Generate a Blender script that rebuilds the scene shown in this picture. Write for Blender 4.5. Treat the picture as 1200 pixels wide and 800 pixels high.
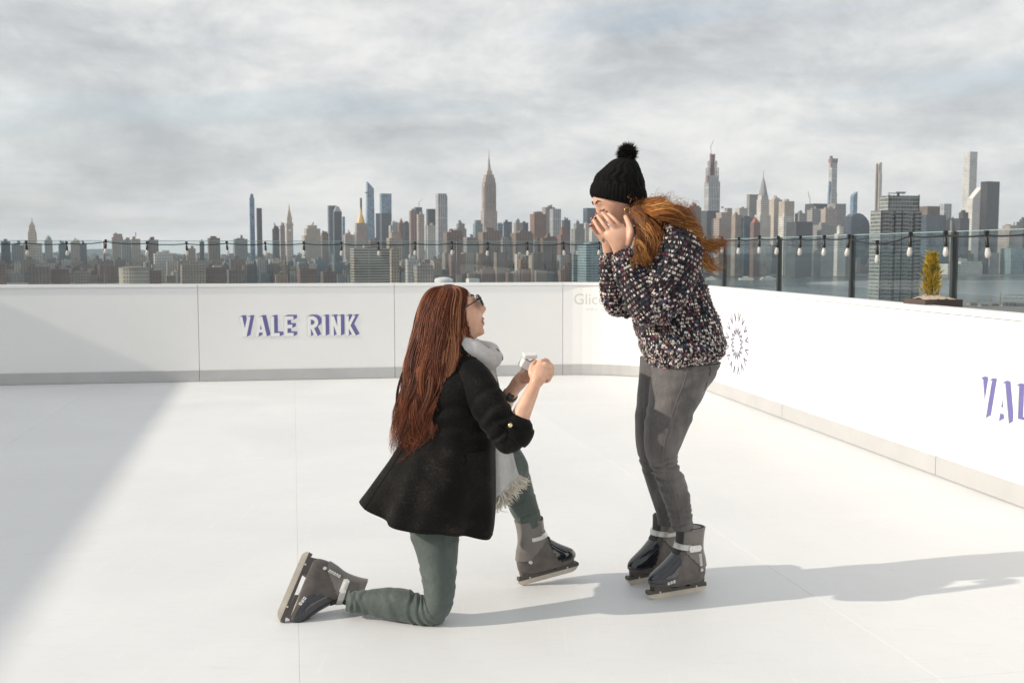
import bpy, bmesh, math, random
import numpy as np
from mathutils import Vector, Matrix
for o in list(bpy.data.objects):
    bpy.data.objects.remove(o)
sc = bpy.context.scene
COL = sc.collection
R = math.radians
random.seed(7)
rng = np.random.default_rng(7)

# ------------------------------------------------------------------ camera
CAM_H, FPX, HZ = 1.32, 1270.0, 296.0          # metres, focal length and horizon line in 1200x800 px
PITCH = math.atan((400 - HZ) / FPX)
cam_d = bpy.data.cameras.new('camera')
cam = bpy.data.objects.new('camera', cam_d)
COL.objects.link(cam)
cam.location = (0, 0, CAM_H)
cam.rotation_euler = (math.pi / 2 - PITCH, 0, 0)
cam_d.sensor_width = 36.0
cam_d.lens = 36.0 * FPX / 1200
cam_d.clip_start, cam_d.clip_end = 0.05, 60000
cam_d.dof.use_dof = True
cam_d.dof.focus_distance = 4.1
cam_d.dof.aperture_fstop = 10
sc.camera = cam

# ------------------------------------------------------------------ sky and sun
SUN_EL, SUN_AZ = R(25.5), R(256.3)             # azimuth clockwise from +Y
SUN_DIR = Vector((math.sin(SUN_AZ) * math.cos(SUN_EL), math.cos(SUN_AZ) * math.cos(SUN_EL), math.sin(SUN_EL)))
world = bpy.data.worlds.new('World')
sc.world = world
world.use_nodes = True
wn, wl = world.node_tree.nodes, world.node_tree.links
wn.clear()
def wnode(t, **k):
    n = wn.new(t)
    for a, b in k.items():
        setattr(n, a, b)
    return n
def wmath(op, a, b=None, c=None, clamp=False):
    n = wnode('ShaderNodeMath', operation=op, use_clamp=clamp)
    for i, v in enumerate((a, b, c)):
        if v is None:
            continue
        if isinstance(v, (int, float)):
            n.inputs[i].default_value = v
        else:
            wl.new(v, n.inputs[i])
    return n.outputs[0]
w_out = wnode('ShaderNodeOutputWorld')
w_bg = wnode('ShaderNodeBackground')
w_bg.inputs[1].default_value = 0.12
sky = wnode('ShaderNodeTexSky', sky_type='NISHITA', sun_disc=False)
sky.sun_elevation, sky.sun_rotation = SUN_EL, SUN_AZ
sky.air_density, sky.dust_density, sky.ozone_density = 1.0, 1.6, 1.0
tc = wnode('ShaderNodeTexCoord')
sep = wnode('ShaderNodeSeparateXYZ')
wl.new(tc.outputs['Generated'], sep.inputs[0])
# clouds lie flat: heights count about three times as much as bearings
comb = wnode('ShaderNodeCombineXYZ')
hgt = wmath('POWER', wmath('MAXIMUM', sep.outputs[2], 0.0), 0.8)
wl.new(wmath('MULTIPLY', sep.outputs[0], -1.0), comb.inputs[0]); wl.new(sep.outputs[1], comb.inputs[1]); wl.new(wmath('MULTIPLY', hgt, 2.3), comb.inputs[2])
def cloud_noise(scale, detail, rough, off, sx=1.0, sy=1.0, dist=0.0, tilt=0):
    m = wnode('ShaderNodeMapping')
    m.inputs['Location'].default_value = (off, off * 0.7, 0)
    m.inputs['Scale'].default_value = (sx, sx, sy)
    m.inputs['Rotation'].default_value = (0, R(tilt), 0)
    wl.new(comb.outputs[0], m.inputs[0])
    n = wnode('ShaderNodeTexNoise')
    n.inputs['Scale'].default_value = scale
    n.inputs['Detail'].default_value = detail
    n.inputs['Roughness'].default_value = rough
    n.inputs['Distortion'].default_value = dist
    wl.new(m.outputs[0], n.inputs['Vector'])
    return n.outputs[0]
def wramp(fac, stops):
    r = wnode('ShaderNodeValToRGB')
    while len(r.color_ramp.elements) < len(stops):
        r.color_ramp.elements.new(0.5)
    for e, (p, c) in zip(r.color_ramp.elements, stops):
        e.position, e.color = p, (c[0], c[1], c[2], 1)
    wl.new(fac, r.inputs[0])
    return r.outputs[0]
SKY_OFF = 9.1
n_big = cloud_noise(2.3, 9, 0.58, SKY_OFF, 0.8, 1.2, 0.4, -13)         # broad banks
n_mid = cloud_noise(8.5, 14, 0.66, SKY_OFF + 6, 0.9, 0.70, 0.25, -8)      # billows
n_gap = cloud_noise(3.2, 8, 0.55, SKY_OFF * 2.1, 0.6, 1.5, 0.4, 0)        # thin places
tone = wmath('ADD', wmath('MULTIPLY', n_big, 0.58), wmath('MULTIPLY', n_mid, 0.42))
CS = 1.0 / 0.12
cloud_col = wramp(tone, [(0.38, (0.365, 0.374, 0.382)), (0.45, (0.460, 0.468, 0.472)), (0.50, (0.550, 0.552, 0.546)), (0.55, (0.64, 0.633, 0.615)), (0.64, (0.76, 0.742, 0.70))])
sc_cloud = wnode('ShaderNodeVectorMath', operation='SCALE')
wl.new(cloud_col, sc_cloud.inputs[0]); sc_cloud.inputs['Scale'].default_value = CS
dens = wramp(n_gap, [(0.39, (0.66, 0.66, 0.66)), (0.48, (0.94, 0.94, 0.94))])
mixw = wnode('ShaderNodeMix', data_type='RGBA')
wl.new(dens, mixw.inputs[0]); wl.new(sky.outputs[0], mixw.inputs[6]); wl.new(sc_cloud.outputs[0], mixw.inputs[7])
wl.new(mixw.outputs[2], w_bg.inputs[0])
wl.new(w_bg.outputs[0], w_out.inputs[0])

sun_d = bpy.data.lights.new('sun', 'SUN')
sun_d.energy, sun_d.angle, sun_d.color = 2.75, R(0.5), (1.0, 0.895, 0.76)
sun = bpy.data.objects.new('sun', sun_d)
COL.objects.link(sun)
sun.rotation_euler = SUN_DIR.to_track_quat('Z', 'Y').to_euler()

sc.view_settings.view_transform = 'Standard'
sc.view_settings.look = 'None'
sc.view_settings.gamma = 1.0
sc.view_settings.use_curve_mapping = False
sc.view_settings.exposure = 0.50
sc.cycles.use_denoising = True
sc.cycles.use_adaptive_sampling = False
sc.cycles.max_bounces = 10
sc.cycles.transparent_max_bounces = 24
sc.cycles.sample_clamp_indirect = 8

# ------------------------------------------------------------------ geometry helpers
_cp, _sp = math.cos(PITCH), math.sin(PITCH)
def W(px, py, depth):
    """place-finder: the point at ground distance `depth` (world y) that is seen at photo pixel px, py"""
    a, b = (px - 600) / FPX, -(py - 400) / FPX
    d = Vector((a, _cp + b * _sp, -_sp + b * _cp))
    t = depth / d.y
    return Vector((0, 0, CAM_H)) + d * t
def mesh_of(name, verts, faces, smooth=False):
    me = bpy.data.meshes.new(name)
    me.from_pydata([tuple(v) for v in verts], [], [tuple(f) for f in faces])
    me.update()
    if smooth:
        me.polygons.foreach_set('use_smooth', [True] * len(me.polygons))
    return me
def link(name, me, mat=None, parent=None, loc=None, rot=None):
    o = bpy.data.objects.new(name, me)
    COL.objects.link(o)
    if mat is not None and me is not None and len(me.materials) == 0:
        me.materials.append(mat)
    if parent is not None:
        o.parent = parent
    if loc is not None:
        o.location = loc
    if rot is not None:
        o.rotation_euler = rot
    return o
def tag(o, label=None, cat=None, group=None, kind=None):
    if label: o['label'] = label
    if cat: o['category'] = cat
    if group: o['group'] = group
    if kind: o['kind'] = kind
    return o
def thing(name, label, cat, loc=(0, 0, 0), rz=0.0, group=None):
    o = link(name, None, loc=loc, rot=(0, 0, rz))
    o.empty_display_size = 0.1
    return tag(o, label, cat, group)

class MB:
    """collects shapes into one mesh"""
    def __init__(s):
        s.v, s.f, s.c = [], [], []
    def add(s, verts, faces, col=None):
        n = len(s.v)
        s.v += [tuple(p) for p in verts]
        s.f += [tuple(i + n for i in f) for f in faces]
        s.c += [col] * len(faces)
        return s
    def box(s, x0, x1, y0, y1, z0, z1, M=None, top=(1, 1), bev=0.0, col=None):
        cx, cy = (x0 + x1) / 2, (y0 + y1) / 2
        hx, hy = (x1 - x0) / 2, (y1 - y0) / 2
        if bev > 0:
            P = []
            pr = [(hx - bev, hy, z0 + bev), (hx, hy, z0 + bev)]
            def ring(ix, z):
                a, b = hx - ix, hy - ix
                k = bev
                return [(cx - a, cy - b + k, z), (cx - a + k, cy - b, z), (cx + a - k, cy - b, z), (cx + a, cy - b + k, z),
                        (cx + a, cy + b - k, z), (cx + a - k, cy + b, z), (cx - a + k, cy + b, z), (cx - a, cy + b - k, z)]
            rs = [ring(bev, z0), ring(0, z0 + bev), ring(0, z1 - bev), ring(bev, z1)]
            for r in rs: P += r
            F = [tuple(reversed(range(8)))]
            for k in range(3):
                for i in range(8):
                    j = (i + 1) % 8
                    F.append((k * 8 + i, k * 8 + j, k * 8 + 8 + j, k * 8 + 8 + i))
            F.append(tuple(range(24, 32)))
        else:
            P = [(x0, y0, z0), (x1, y0, z0), (x1, y1, z0), (x0, y1, z0),
                 (cx - hx * top[0], cy - hy * top[1], z1), (cx + hx * top[0], cy - hy * top[1], z1),
                 (cx + hx * top[0], cy + hy * top[1], z1), (cx - hx * top[0], cy + hy * top[1], z1)]
            F = [(3, 2, 1, 0), (4, 5, 6, 7), (0, 1, 5, 4), (1, 2, 6, 5), (2, 3, 7, 6), (3, 0, 4, 7)]
        if M is not None:
            P = [M @ Vector(p) for p in P]
        return s.add(P, F, col)
    def cyl(s, p0, p1, r0, r1=None, n=10, caps=True, col=None):
        p0, p1 = Vector(p0), Vector(p1)
        r1 = r0 if r1 is None else r1
        t = (p1 - p0).normalized()
        a = t.orthogonal().normalized(); b = t.cross(a)
        P = []
        for p, r in ((p0, r0), (p1, r1)):
            for i in range(n):
                q = 2 * math.pi * i / n
                P.append(p + (a * math.cos(q) + b * math.sin(q)) * r)
        F = [(i, (i + 1) % n, n + (i + 1) % n, n + i) for i in range(n)]
        if caps:
            F += [tuple(reversed(range(n))), tuple(range(n, 2 * n))]
        return s.add(P, F, col)
    def tube(s, pts, rad, n=8, caps=True, col=None):
        pts = [Vector(p) for p in pts]
        rad = [rad] * len(pts) if isinstance(rad, (int, float)) else rad
        P, F = [], []
        ref = None
        for i, p in enumerate(pts):
            t = (pts[min(i + 1, len(pts) - 1)] - pts[max(i - 1, 0)])
            t = t.normalized() if t.length > 1e-9 else Vector((0, 0, 1))
            if ref is None:
                ref = t.orthogonal().normalized()
            a = (ref - t * ref.dot(t))
            a = a.normalized() if a.length > 1e-6 else t.orthogonal().normalized()
            ref = a
            b = t.cross(a)
            for k in range(n):
                q = 2 * math.pi * k / n
                P.append(p + (a * math.cos(q) + b * math.sin(q)) * rad[i])
        for i in range(len(pts) - 1):
            for k in range(n):
                j = (k + 1) % n
                F.append((i * n + k, i * n + j, (i + 1) * n + j, (i + 1) * n + k))
        if caps:
            F += [tuple(reversed(range(n))), tuple(range((len(pts) - 1) * n, len(pts) * n))]
        return s.add(P, F, col)
    def lathe(s, prof, n=16, M=None, col=None):
        P, F = [], []
        for r, z in prof:
            for k in range(n):
                q = 2 * math.pi * k / n
                P.append(Vector((r * math.cos(q), r * math.sin(q), z)))
        for i in range(len(prof) - 1):
            for k in range(n):
                j = (k + 1) % n
                F.append((i * n + k, i * n + j, (i + 1) * n + j, (i + 1) * n + k))
        F += [tuple(reversed(range(n))), tuple(range((len(prof) - 1) * n, len(prof) * n))]
        if M is not None:
            P = [M @ p for p in P]
        return s.add(P, F, col)
    def build(s, name, mat=None, parent=None, smooth=False, loc=None, rot=None):
        me = mesh_of(name, s.v, s.f, smooth)
        if any(c is not None for c in s.c):
            ca = me.color_attributes.new('tint', 'FLOAT_COLOR', 'CORNER')
            buf = []
            for f, c in zip(s.f, s.c):
                c = c or (0.5, 0.5, 0.5)
                buf += [c[0], c[1], c[2], 1.0] * len(f)
            ca.data.foreach_set('color', buf)
        return link(name, me, mat, parent, loc, rot)

# ------------------------------------------------------------------ material helpers
def newmat(name):
    m = bpy.data.materials.new(name)
    m.use_nodes = True
    return m, m.node_tree.nodes, m.node_tree.links, m.node_tree.nodes['Principled BSDF']
def nmath(nt, op, a, b=None, clamp=False):
    n = nt.nodes.new('ShaderNodeMath'); n.operation = op; n.use_clamp = clamp
    for i, v in enumerate((a, b)):
        if v is None: continue
        if isinstance(v, (int, float)): n.inputs[i].default_value = v
        else: nt.links.new(v, n.inputs[i])
    return n.outputs[0]
def nmix(nt, fac, a, b):
    n = nt.nodes.new('ShaderNodeMix'); n.data_type = 'RGBA'
    for i, v in ((0, fac), (6, a), (7, b)):
        if isinstance(v, (int, float)): n.inputs[i].default_value = v
        elif isinstance(v, (tuple, list)): n.inputs[i].default_value = (v[0], v[1], v[2], 1)
        else: nt.links.new(v, n.inputs[i])
    return n.outputs[2]
def nnoise(nt, scale, detail=4, rough=0.55, vec=None, dist=0.0):
    n = nt.nodes.new('ShaderNodeTexNoise')
    n.inputs['Scale'].default_value = scale; n.inputs['Detail'].default_value = detail
    n.inputs['Roughness'].default_value = rough; n.inputs['Distortion'].default_value = dist
    if vec is not None: nt.links.new(vec, n.inputs['Vector'])
    return n.outputs[0]
def ncoord(nt, which='Object'):
    return nt.nodes.new('ShaderNodeTexCoord').outputs[which]
def nramp(nt, fac, stops):
    r = nt.nodes.new('ShaderNodeValToRGB')
    while len(r.color_ramp.elements) < len(stops): r.color_ramp.elements.new(0.5)
    for e, (p, c) in zip(r.color_ramp.elements, stops):
        c = (c, c, c) if isinstance(c, (int, float)) else c
        e.position, e.color = p, (c[0], c[1], c[2], 1)
    nt.links.new(fac, r.inputs[0])
    return r.outputs[0]
def nbump(nt, h, strength, dist=0.01, bs=None):
    b = nt.nodes.new('ShaderNodeBump')
    b.inputs['Strength'].default_value = strength; b.inputs['Distance'].default_value = dist
    nt.links.new(h, b.inputs['Height'])
    if bs is not None: nt.links.new(b.outputs[0], bs.inputs['Normal'])
    return b.outputs[0]
def mat(name, col, rough=0.5, var=0.12, scale=8.0, metal=0.0, bump=0.0, bscale=60.0, bdist=0.002, coat=0.0, spec=0.5, coord='Object', sheen=0.0):
    m, n, l, b = newmat(name); nt = m.node_tree
    co = ncoord(nt, coord)
    nz = nnoise(nt, scale, 5, 0.6, co)
    lo = tuple(max(0, c * (1 - var)) for c in col); hi = tuple(min(1, c * (1 + var)) for c in col)
    l.new(nramp(nt, nz, [(0.3, lo), (0.7, hi)]), b.inputs['Base Color'])
    b.inputs['Roughness'].default_value = rough
    b.inputs['Metallic'].default_value = metal
    b.inputs['Specular IOR Level'].default_value = spec
    b.inputs['Coat Weight'].default_value = coat
    b.inputs['Coat Roughness'].default_value = 0.08
    if sheen: b.inputs['Sheen Weight'].default_value = sheen
    if bump:
        nbump(nt, nnoise(nt, bscale, 4, 0.6, co), bump, bdist, b)
    return m
def mat_tint(name, rough=0.6, spec=0.4, bump=0.0, bscale=80, bdist=0.002, sheen=0.0, aniso=False):
    m, n, l, b = newmat(name); nt = m.node_tree
    a = n.new('ShaderNodeAttribute'); a.attribute_name = 'tint'
    l.new(a.outputs['Color'], b.inputs['Base Color'])
    b.inputs['Roughness'].default_value = rough
    b.inputs['Specular IOR Level'].default_value = spec
    if sheen: b.inputs['Sheen Weight'].default_value = sheen
    if bump: nbump(nt, nnoise(nt, bscale, 3, 0.6, ncoord(nt)), bump, bdist, b)
    return m
# ================================================================== THE ROOF AND THE RINK
RINK = R(9.2)
eu = Vector((math.cos(RINK), math.sin(RINK), 0)); ev = Vector((-math.sin(RINK), math.cos(RINK), 0))
def K(u, v, z=0.0):
    return eu * u + ev * v + Vector((0, 0, z))
U_R, V_B, RAD, BH = 3.51, 11.45, 1.10, 1.0

# synthetic ice: white plastic sheets with faint scuffs and skate scratches
def ice_mat():
    m, n, l, b = newmat('synthetic ice'); nt = m.node_tree
    geo = n.new('ShaderNodeNewGeometry')
    oi = n.new('ShaderNodeObjectInfo')
    pos = geo.outputs['Position']
    nz = nnoise(nt, 0.9, 6, 0.6, pos, 0.6)
    mp = n.new('ShaderNodeMapping'); mp.inputs['Scale'].default_value = (3.0, 16, 1); mp.inputs['Rotation'].default_value = (0, 0, R(38))
    l.new(pos, mp.inputs[0])
    scr = nnoise(nt, 2.2, 8, 0.72, mp.outputs[0], 0.8)
    mp2 = n.new('ShaderNodeMapping'); mp2.inputs['Scale'].default_value = (30, 1.6, 1); mp2.inputs['Rotation'].default_value = (0, 0, R(-18))
    l.new(pos, mp2.inputs[0])
    scr2 = nnoise(nt, 1.7, 8, 0.75, mp2.outputs[0], 0.6)
    base = nramp(nt, nz, [(0.3, (0.70, 0.712, 0.718)), (0.7, (0.765, 0.778, 0.785))])
    k = nmath(nt, 'MULTIPLY', nramp(nt, scr, [(0.54, 0.0), (0.70, 1.0)]), 0.34)
    c1 = nmix(nt, k, base, (0.64, 0.64, 0.635))
    k2 = nmath(nt, 'MULTIPLY', nramp(nt, scr2, [(0.56, 0.0), (0.70, 1.0)]), 0.40)
    c2 = nmix(nt, k2, c1, (0.84, 0.84, 0.835))
    # curved blade cuts
    for sc_, ds, ro, amt in ((0.9, 9.0, 20, 0.30), (0.7, 12.0, 75, 0.25), (1.3, 7.0, -35, 0.25)):
        mp3 = n.new('ShaderNodeMapping'); mp3.inputs['Rotation'].default_value = (0, 0, R(ro)); mp3.inputs['Location'].default_value = (ro * 0.3, ds, 0); l.new(pos, mp3.inputs[0])
        wv_ = n.new('ShaderNodeTexWave'); wv_.inputs['Scale'].default_value = sc_; wv_.inputs['Distortion'].default_value = ds; wv_.inputs['Detail'].default_value = 1.5; wv_.inputs['Detail Scale'].default_value = 0.35
        l.new(mp3.outputs[0], wv_.inputs['Vector'])
        ln_ = nramp(nt, wv_.outputs['Fac'], [(0.492, 0.0), (0.5, 1.0), (0.508, 0.0)])
        msk = nramp(nt, nnoise(nt, 0.8, 3, 0.5, mp3.outputs[0]), [(0.45, 0.0), (0.6, 1.0)])
        c2 = nmix(nt, nmath(nt, 'MULTIPLY', nmath(nt, 'MULTIPLY', ln_, msk), amt), c2, (0.50, 0.51, 0.51))
    hv = n.new('ShaderNodeHueSaturation')
    l.new(nmath(nt, 'ADD', nmath(nt, 'MULTIPLY', oi.outputs['Random'], 0.03), 0.975), hv.inputs['Value'])
    l.new(c2, hv.inputs['Color'])
    l.new(hv.outputs[0], b.inputs['Base Color'])
    l.new(nramp(nt, nz, [(0.3, 0.42), (0.7, 0.6)]), b.inputs['Roughness'])
    b.inputs['Specular IOR Level'].default_value = 0.35
    nbump(nt, scr2, 0.12, 0.001, b)
    return m
M_ICE = ice_mat()
M_SEAM = mat('grey panel backing', (0.66, 0.66, 0.65), 0.8, 0.1, 3)
FL = R(11.4)
fu = Vector((math.cos(FL), math.sin(FL), 0)); fv = Vector((-math.sin(FL), math.cos(FL), 0))
def rink_outline(inset=0.0, z=0.0, nseg=12):
    pts = []
    ur, vb = U_R - inset, V_B - inset
    r = RAD - inset
    pts += [K(-7.0, -3.0, z), K(ur, -3.0, z)]
    for i in range(nseg + 1):
        q = math.pi / 2 * i / nseg
        pts.append(K(U_R - RAD + r * math.cos(q), V_B - RAD + r * math.sin(q), z))
    pts.append(K(-7.0, vb, z))
    return pts
po = rink_outline(-0.05, -0.0012)
rink_floor = link('rink_floor', mesh_of('rink_floor', po + [p - Vector((0, 0, 0.1)) for p in po],
    [tuple(range(len(po)))] + [(i, i + len(po), (i + 1) % len(po) + len(po), (i + 1) % len(po)) for i in range(len(po))]), M_SEAM)
tag(rink_floor, 'white synthetic ice floor of the rooftop rink', 'floor', kind='structure')
clip = rink_outline(0.0)
def clip_poly(poly, outl):
    """clip the 2d polygon by the convex outline"""
    out = poly
    n = len(outl)
    for i in range(n):
        a, b = outl[i], outl[(i + 1) % n]
        e = b - a
        nin = Vector((-e.y, e.x, 0))
        res = []
        for j in range(len(out)):
            p, q = out[j], out[(j + 1) % len(out)]
            dp, dq = (p - a).dot(nin), (q - a).dot(nin)
            if dp >= 0: res.append(p)
            if (dp >= 0) != (dq >= 0):
                res.append(p + (q - p) * (dp / (dp - dq)))
        out = res
        if len(out) < 3: return []
    return out
PW, PL = 1.95, 2.05
for iu in range(-4, 4):
    for iv in range(-2, 7):
        g = 0.0007
        u0, u1 = iu * PW + g, (iu + 1) * PW - g
        v0, v1 = 5.0 + (iv - 2) * PL + g, 5.0 + (iv - 1) * PL - g
        poly = [fu * u0 + fv * v0, fu * u1 + fv * v0, fu * u1 + fv * v1, fu * u0 + fv * v1]
        poly = clip_poly(poly, clip)
        if len(poly) < 3: continue
        c = sum(poly, Vector()) / len(poly)
        b = 0.0006
        inn = [p + (c - p).normalized() * b * 1.4 for p in poly]
        n = len(poly)
        V = [p - Vector((0, 0, 0.016)) for p in poly] + [p - Vector((0, 0, b)) for p in poly] + inn
        F = [tuple(range(2 * n, 3 * n))]
        for k in range(2):
            F += [(k * n + i, k * n + (i + 1) % n, (k + 1) * n + (i + 1) % n, (k + 1) * n + i) for i in range(n)]
        link('floor_panel', mesh_of('floor_panel', V, F), M_ICE, rink_floor)

# the hotel roof around the rink
M_DECK = mat('grey roof pavers', (0.26, 0.26, 0.255), 0.85, 0.15, 2.0, bump=0.3, bscale=30)
deck = MB()
dk = [K(-26, -14), K(4.55, -14), K(4.55, 14.3), K(-26, 14.3)]
deck.add([p + Vector((0, 0, -0.125)) for p in dk] + [p + Vector((0, 0, -69.0)) for p in dk],
         [(0, 1, 2, 3), (0, 4, 5, 1), (1, 5, 6, 2), (2, 6, 7, 3), (3, 7, 4, 0)])
tag(deck.build('roof_deck', M_DECK), 'grey paved roof under the rink', 'roof', kind='structure')

# a tall stair bulkhead to the left of the rink, its roof edge throws the shade over the left of the ice
BA = R(12.5)
bu = Vector((math.cos(BA), math.sin(BA), 0)); bv = Vector((-math.sin(BA), math.cos(BA), 0))
M_BULK = mat('grey metal cladding', (0.42, 0.43, 0.44), 0.55, 0.06, 1.0)
BX, BHT = -10.2, 4.30
bk = MB()
MBK = Matrix.Rotation(BA, 4, 'Z')
bk.box(BX - 6.0, BX, -9.0, 13.6, -0.12, BHT, MBK)
bulk = thing('stair_bulkhead', 'grey clad rooftop bulkhead left of the rink, outside the picture', 'building', (0, 0, 0))
bk.build('wall', M_BULK, bulk)
bc = MB(); bc.box(BX - 6.06, BX + 0.04, -9.06, 13.66, BHT, BHT + 0.12, MBK)
bc.build('coping', mat('coping metal', (0.3, 0.3, 0.31), 0.4, 0.05), bulk)
for k in range(6):
    db = MB(); db.box(BX + 0.002, BX + 0.06, -7 + k * 2.8, -6.95 + k * 2.8, -0.12, BHT, MBK)
    db.build('cladding_rib', M_BULK, bulk)

# ------------------------------------------------------------------ barrier
M_BAR = mat('white barrier panel', (0.86, 0.86, 0.85), 0.38, 0.02, 1.2, spec=0.4)
M_CAP = mat('white barrier cap', (0.87, 0.87, 0.86), 0.4, 0.02, 2)
M_KICK = mat('grey kick plate', (0.49, 0.49, 0.49), 0.45, 0.06, 3)
M_PURP = mat('purple print', (0.16, 0.15, 0.38), 0.5, 0.05, 20)
M_WPR = mat('white print', (0.88, 0.88, 0.87), 0.45, 0.01, 20)
M_GPR = mat('pale grey print', (0.62, 0.62, 0.60), 0.5, 0.02, 20)
barrier = thing('rink_barrier', 'white barrier wall with a grey kick plate round the rink', 'barrier', tuple(K(U_R, V_B)))
BINV = Matrix.Translation(-K(U_R, V_B))
TH = 0.09
def strip(path, nrm, z0, z1, t0, t1):
    """a wall piece following path (list of points), from offset t0 to t1 along each outward normal"""
    n = len(path)
    V, F = [], []
    for p, q in zip(path, nrm):
        for t, z in ((t0, z0), (t1, z0), (t1, z1), (t0, z1)):
            V.append(BINV @ (p + q * t + Vector((0, 0, z))))
    for i in range(n - 1):
        for k in range(4):
            j = (k + 1) % 4
            F.append((i * 4 + k, (i + 1) * 4 + k, (i + 1) * 4 + j, i * 4 + j))
    F += [(0, 1, 2, 3), tuple(reversed([(n - 1) * 4 + k for k in range(4)]))]
    return V, F
def barrier_panel(path, nrm, smooth=False):
    m = MB(); m.add(*strip(path, nrm, 0.0, BH - 0.036, 0, TH - 0.004))
    p = m.build('barrier_panel', M_BAR, barrier)
    m = MB(); m.add(*strip(path, nrm, BH - 0.036, BH - 0.032, 0.004, TH - 0.008)); m.build('cap_gap', M_KICK, p)
    m = MB(); m.add(*strip(path, nrm, BH - 0.032, BH, -0.012, TH + 0.02)); m.build('top_cap', M_CAP, p)
    m = MB(); m.add(*strip(path, nrm, 0.006, 0.115, -0.012, -0.001)); m.build('kick_plate', M_KICK, p)
    return p
g = 0.0022
panels_back = []
bs_ = [-7.4, -5.4, -3.4, -1.4, 0.6, U_R - RAD]
for a, b in zip(bs_[:-1], bs_[1:]):
    panels_back.append(barrier_panel([K(a + g, V_B), K(b - g, V_B)], [ev, ev]))
path, nr = [], []
for i in range(17):
    q = math.pi / 2 * (1 - i / 16)
    d = eu * math.cos(q) + ev * math.sin(q)
    path.append(K(U_R - RAD, V_B - RAD) + d * RAD); nr.append(d)
path[0] += eu * g; path[-1] += ev * g
panel_corner = barrier_panel(path, nr)
panels_right = []
rs_ = [10.35, 8.12, 5.87, 3.62, 1.37, -0.88, -3.1]
for a, b in zip(rs_[:-1], rs_[1:]):
    panels_right.append(barrier_panel([K(U_R, a - g), K(U_R, b + g)], [eu, eu]))

# print on the barrier: flat lettering, white face with a purple block shade to the upper right
def hull2(pts):
    pts = sorted(set(pts))
    def half(ps):
        h = []
        for p in ps:
            while len(h) >= 2 and (h[-1][0] - h[-2][0]) * (p[1] - h[-2][1]) - (h[-1][1] - h[-2][1]) * (p[0] - h[-2][0]) <= 0: h.pop()
            h.append(p)
        return h
    a, b = half(pts), half(pts[::-1])
    return a[:-1] + b[:-1]
S = 0.16                                            # stroke width relative to letter height 1
def seg(x0, y0, x1, y1, w=S):
    dx, dy = x1 - x0, y1 - y0
    L = math.hypot(dx, dy); nx, ny = -dy / L * w / 2, dx / L * w / 2
    return [(x0 + nx, y0 + ny), (x1 + nx, y1 + ny), (x1 - nx, y1 - ny), (x0 - nx, y0 - ny)]
def rect(x0, y0, x1, y1): return [(x0, y0), (x1, y0), (x1, y1), (x0, y1)]
def arc(cx, cy, r, a0, a1, n, w=S):
    out = []
    for i in range(n):
        q0, q1 = a0 + (a1 - a0) * i / n, a0 + (a1 - a0) * (i + 1) / n
        out.append([(cx + (r - w / 2) * math.cos(q0), cy + (r - w / 2) * math.sin(q0)), (cx + (r + w / 2) * math.cos(q0), cy + (r + w / 2) * math.sin(q0)),
                    (cx + (r + w / 2) * math.cos(q1), cy + (r + w / 2) * math.sin(q1)), (cx + (r - w / 2) * math.cos(q1), cy + (r - w / 2) * math.sin(q1))])
    return out
def par(x0, y0, x1, y1, w):  # stroke cut square at top and bottom
    return [(x0 - w / 2, y0), (x0 + w / 2, y0), (x1 + w / 2, y1), (x1 - w / 2, y1)]
GLY = {
    'V': ([par(0.28, 0, 0.09, 1, S), par(0.28, 0, 0.49, 1, S)], 0.58),
    'A': ([par(0.08, 0, 0.29, 1, S), par(0.50, 0, 0.29, 1, S), rect(0.17, 0.22, 0.41, 0.36)], 0.58),
    'L': ([rect(0, 0, S, 1), rect(0, 0, 0.43, S)], 0.46),
    'E': ([rect(0, 0, S, 1), rect(0, 0, 0.46, S), rect(0, 0.42, 0.40, 0.42 + S), rect(0, 1 - S, 0.46, 1)], 0.50),
    'R': ([rect(0, 0, S, 1), rect(0, 1 - S, 0.26, 1), rect(0, 0.40, 0.26, 0.40 + S), par(0.42, 0, 0.24, 0.42, S)] + arc(0.24, 0.70, 0.22, -math.pi / 2, math.pi / 2, 8), 0.54),
    'I': ([rect(0, 0, S, 1)], S + 0.05),
    'N': ([rect(0, 0, S, 1), rect(0.36, 0, 0.36 + S, 1), par(0.42, 0, 0.10, 1, S)], 0.56),
    'K': ([rect(0, 0, S, 1), par(0.44, 0, 0.17, 0.52, S), par(0.12, 0.42, 0.42, 1, S)], 0.54),
    ' ': ([], 0.26)}
def flat_piece(polys, org, xd, zd, out, h, lift, mt, name, parent, bev=0.0):
    m = MB()
    for i_, pl in enumerate(polys):
        lf = lift + 0.00012 * i_                    # overlapping strokes never share a plane
        a = [BINV @ (org + xd * (x * h) + zd * (y * h) + out * lf) for x, y in pl]
        b = [BINV @ (org + xd * (x * h) + zd * (y * h) + out * 0.0003) for x, y in pl]
        n = len(pl)
        m.add(a + b, [tuple(range(n))] + [(i, n + i, n + (i + 1) % n, (i + 1) % n) for i in range(n)])
    return m.build(name, mt, parent)
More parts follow.
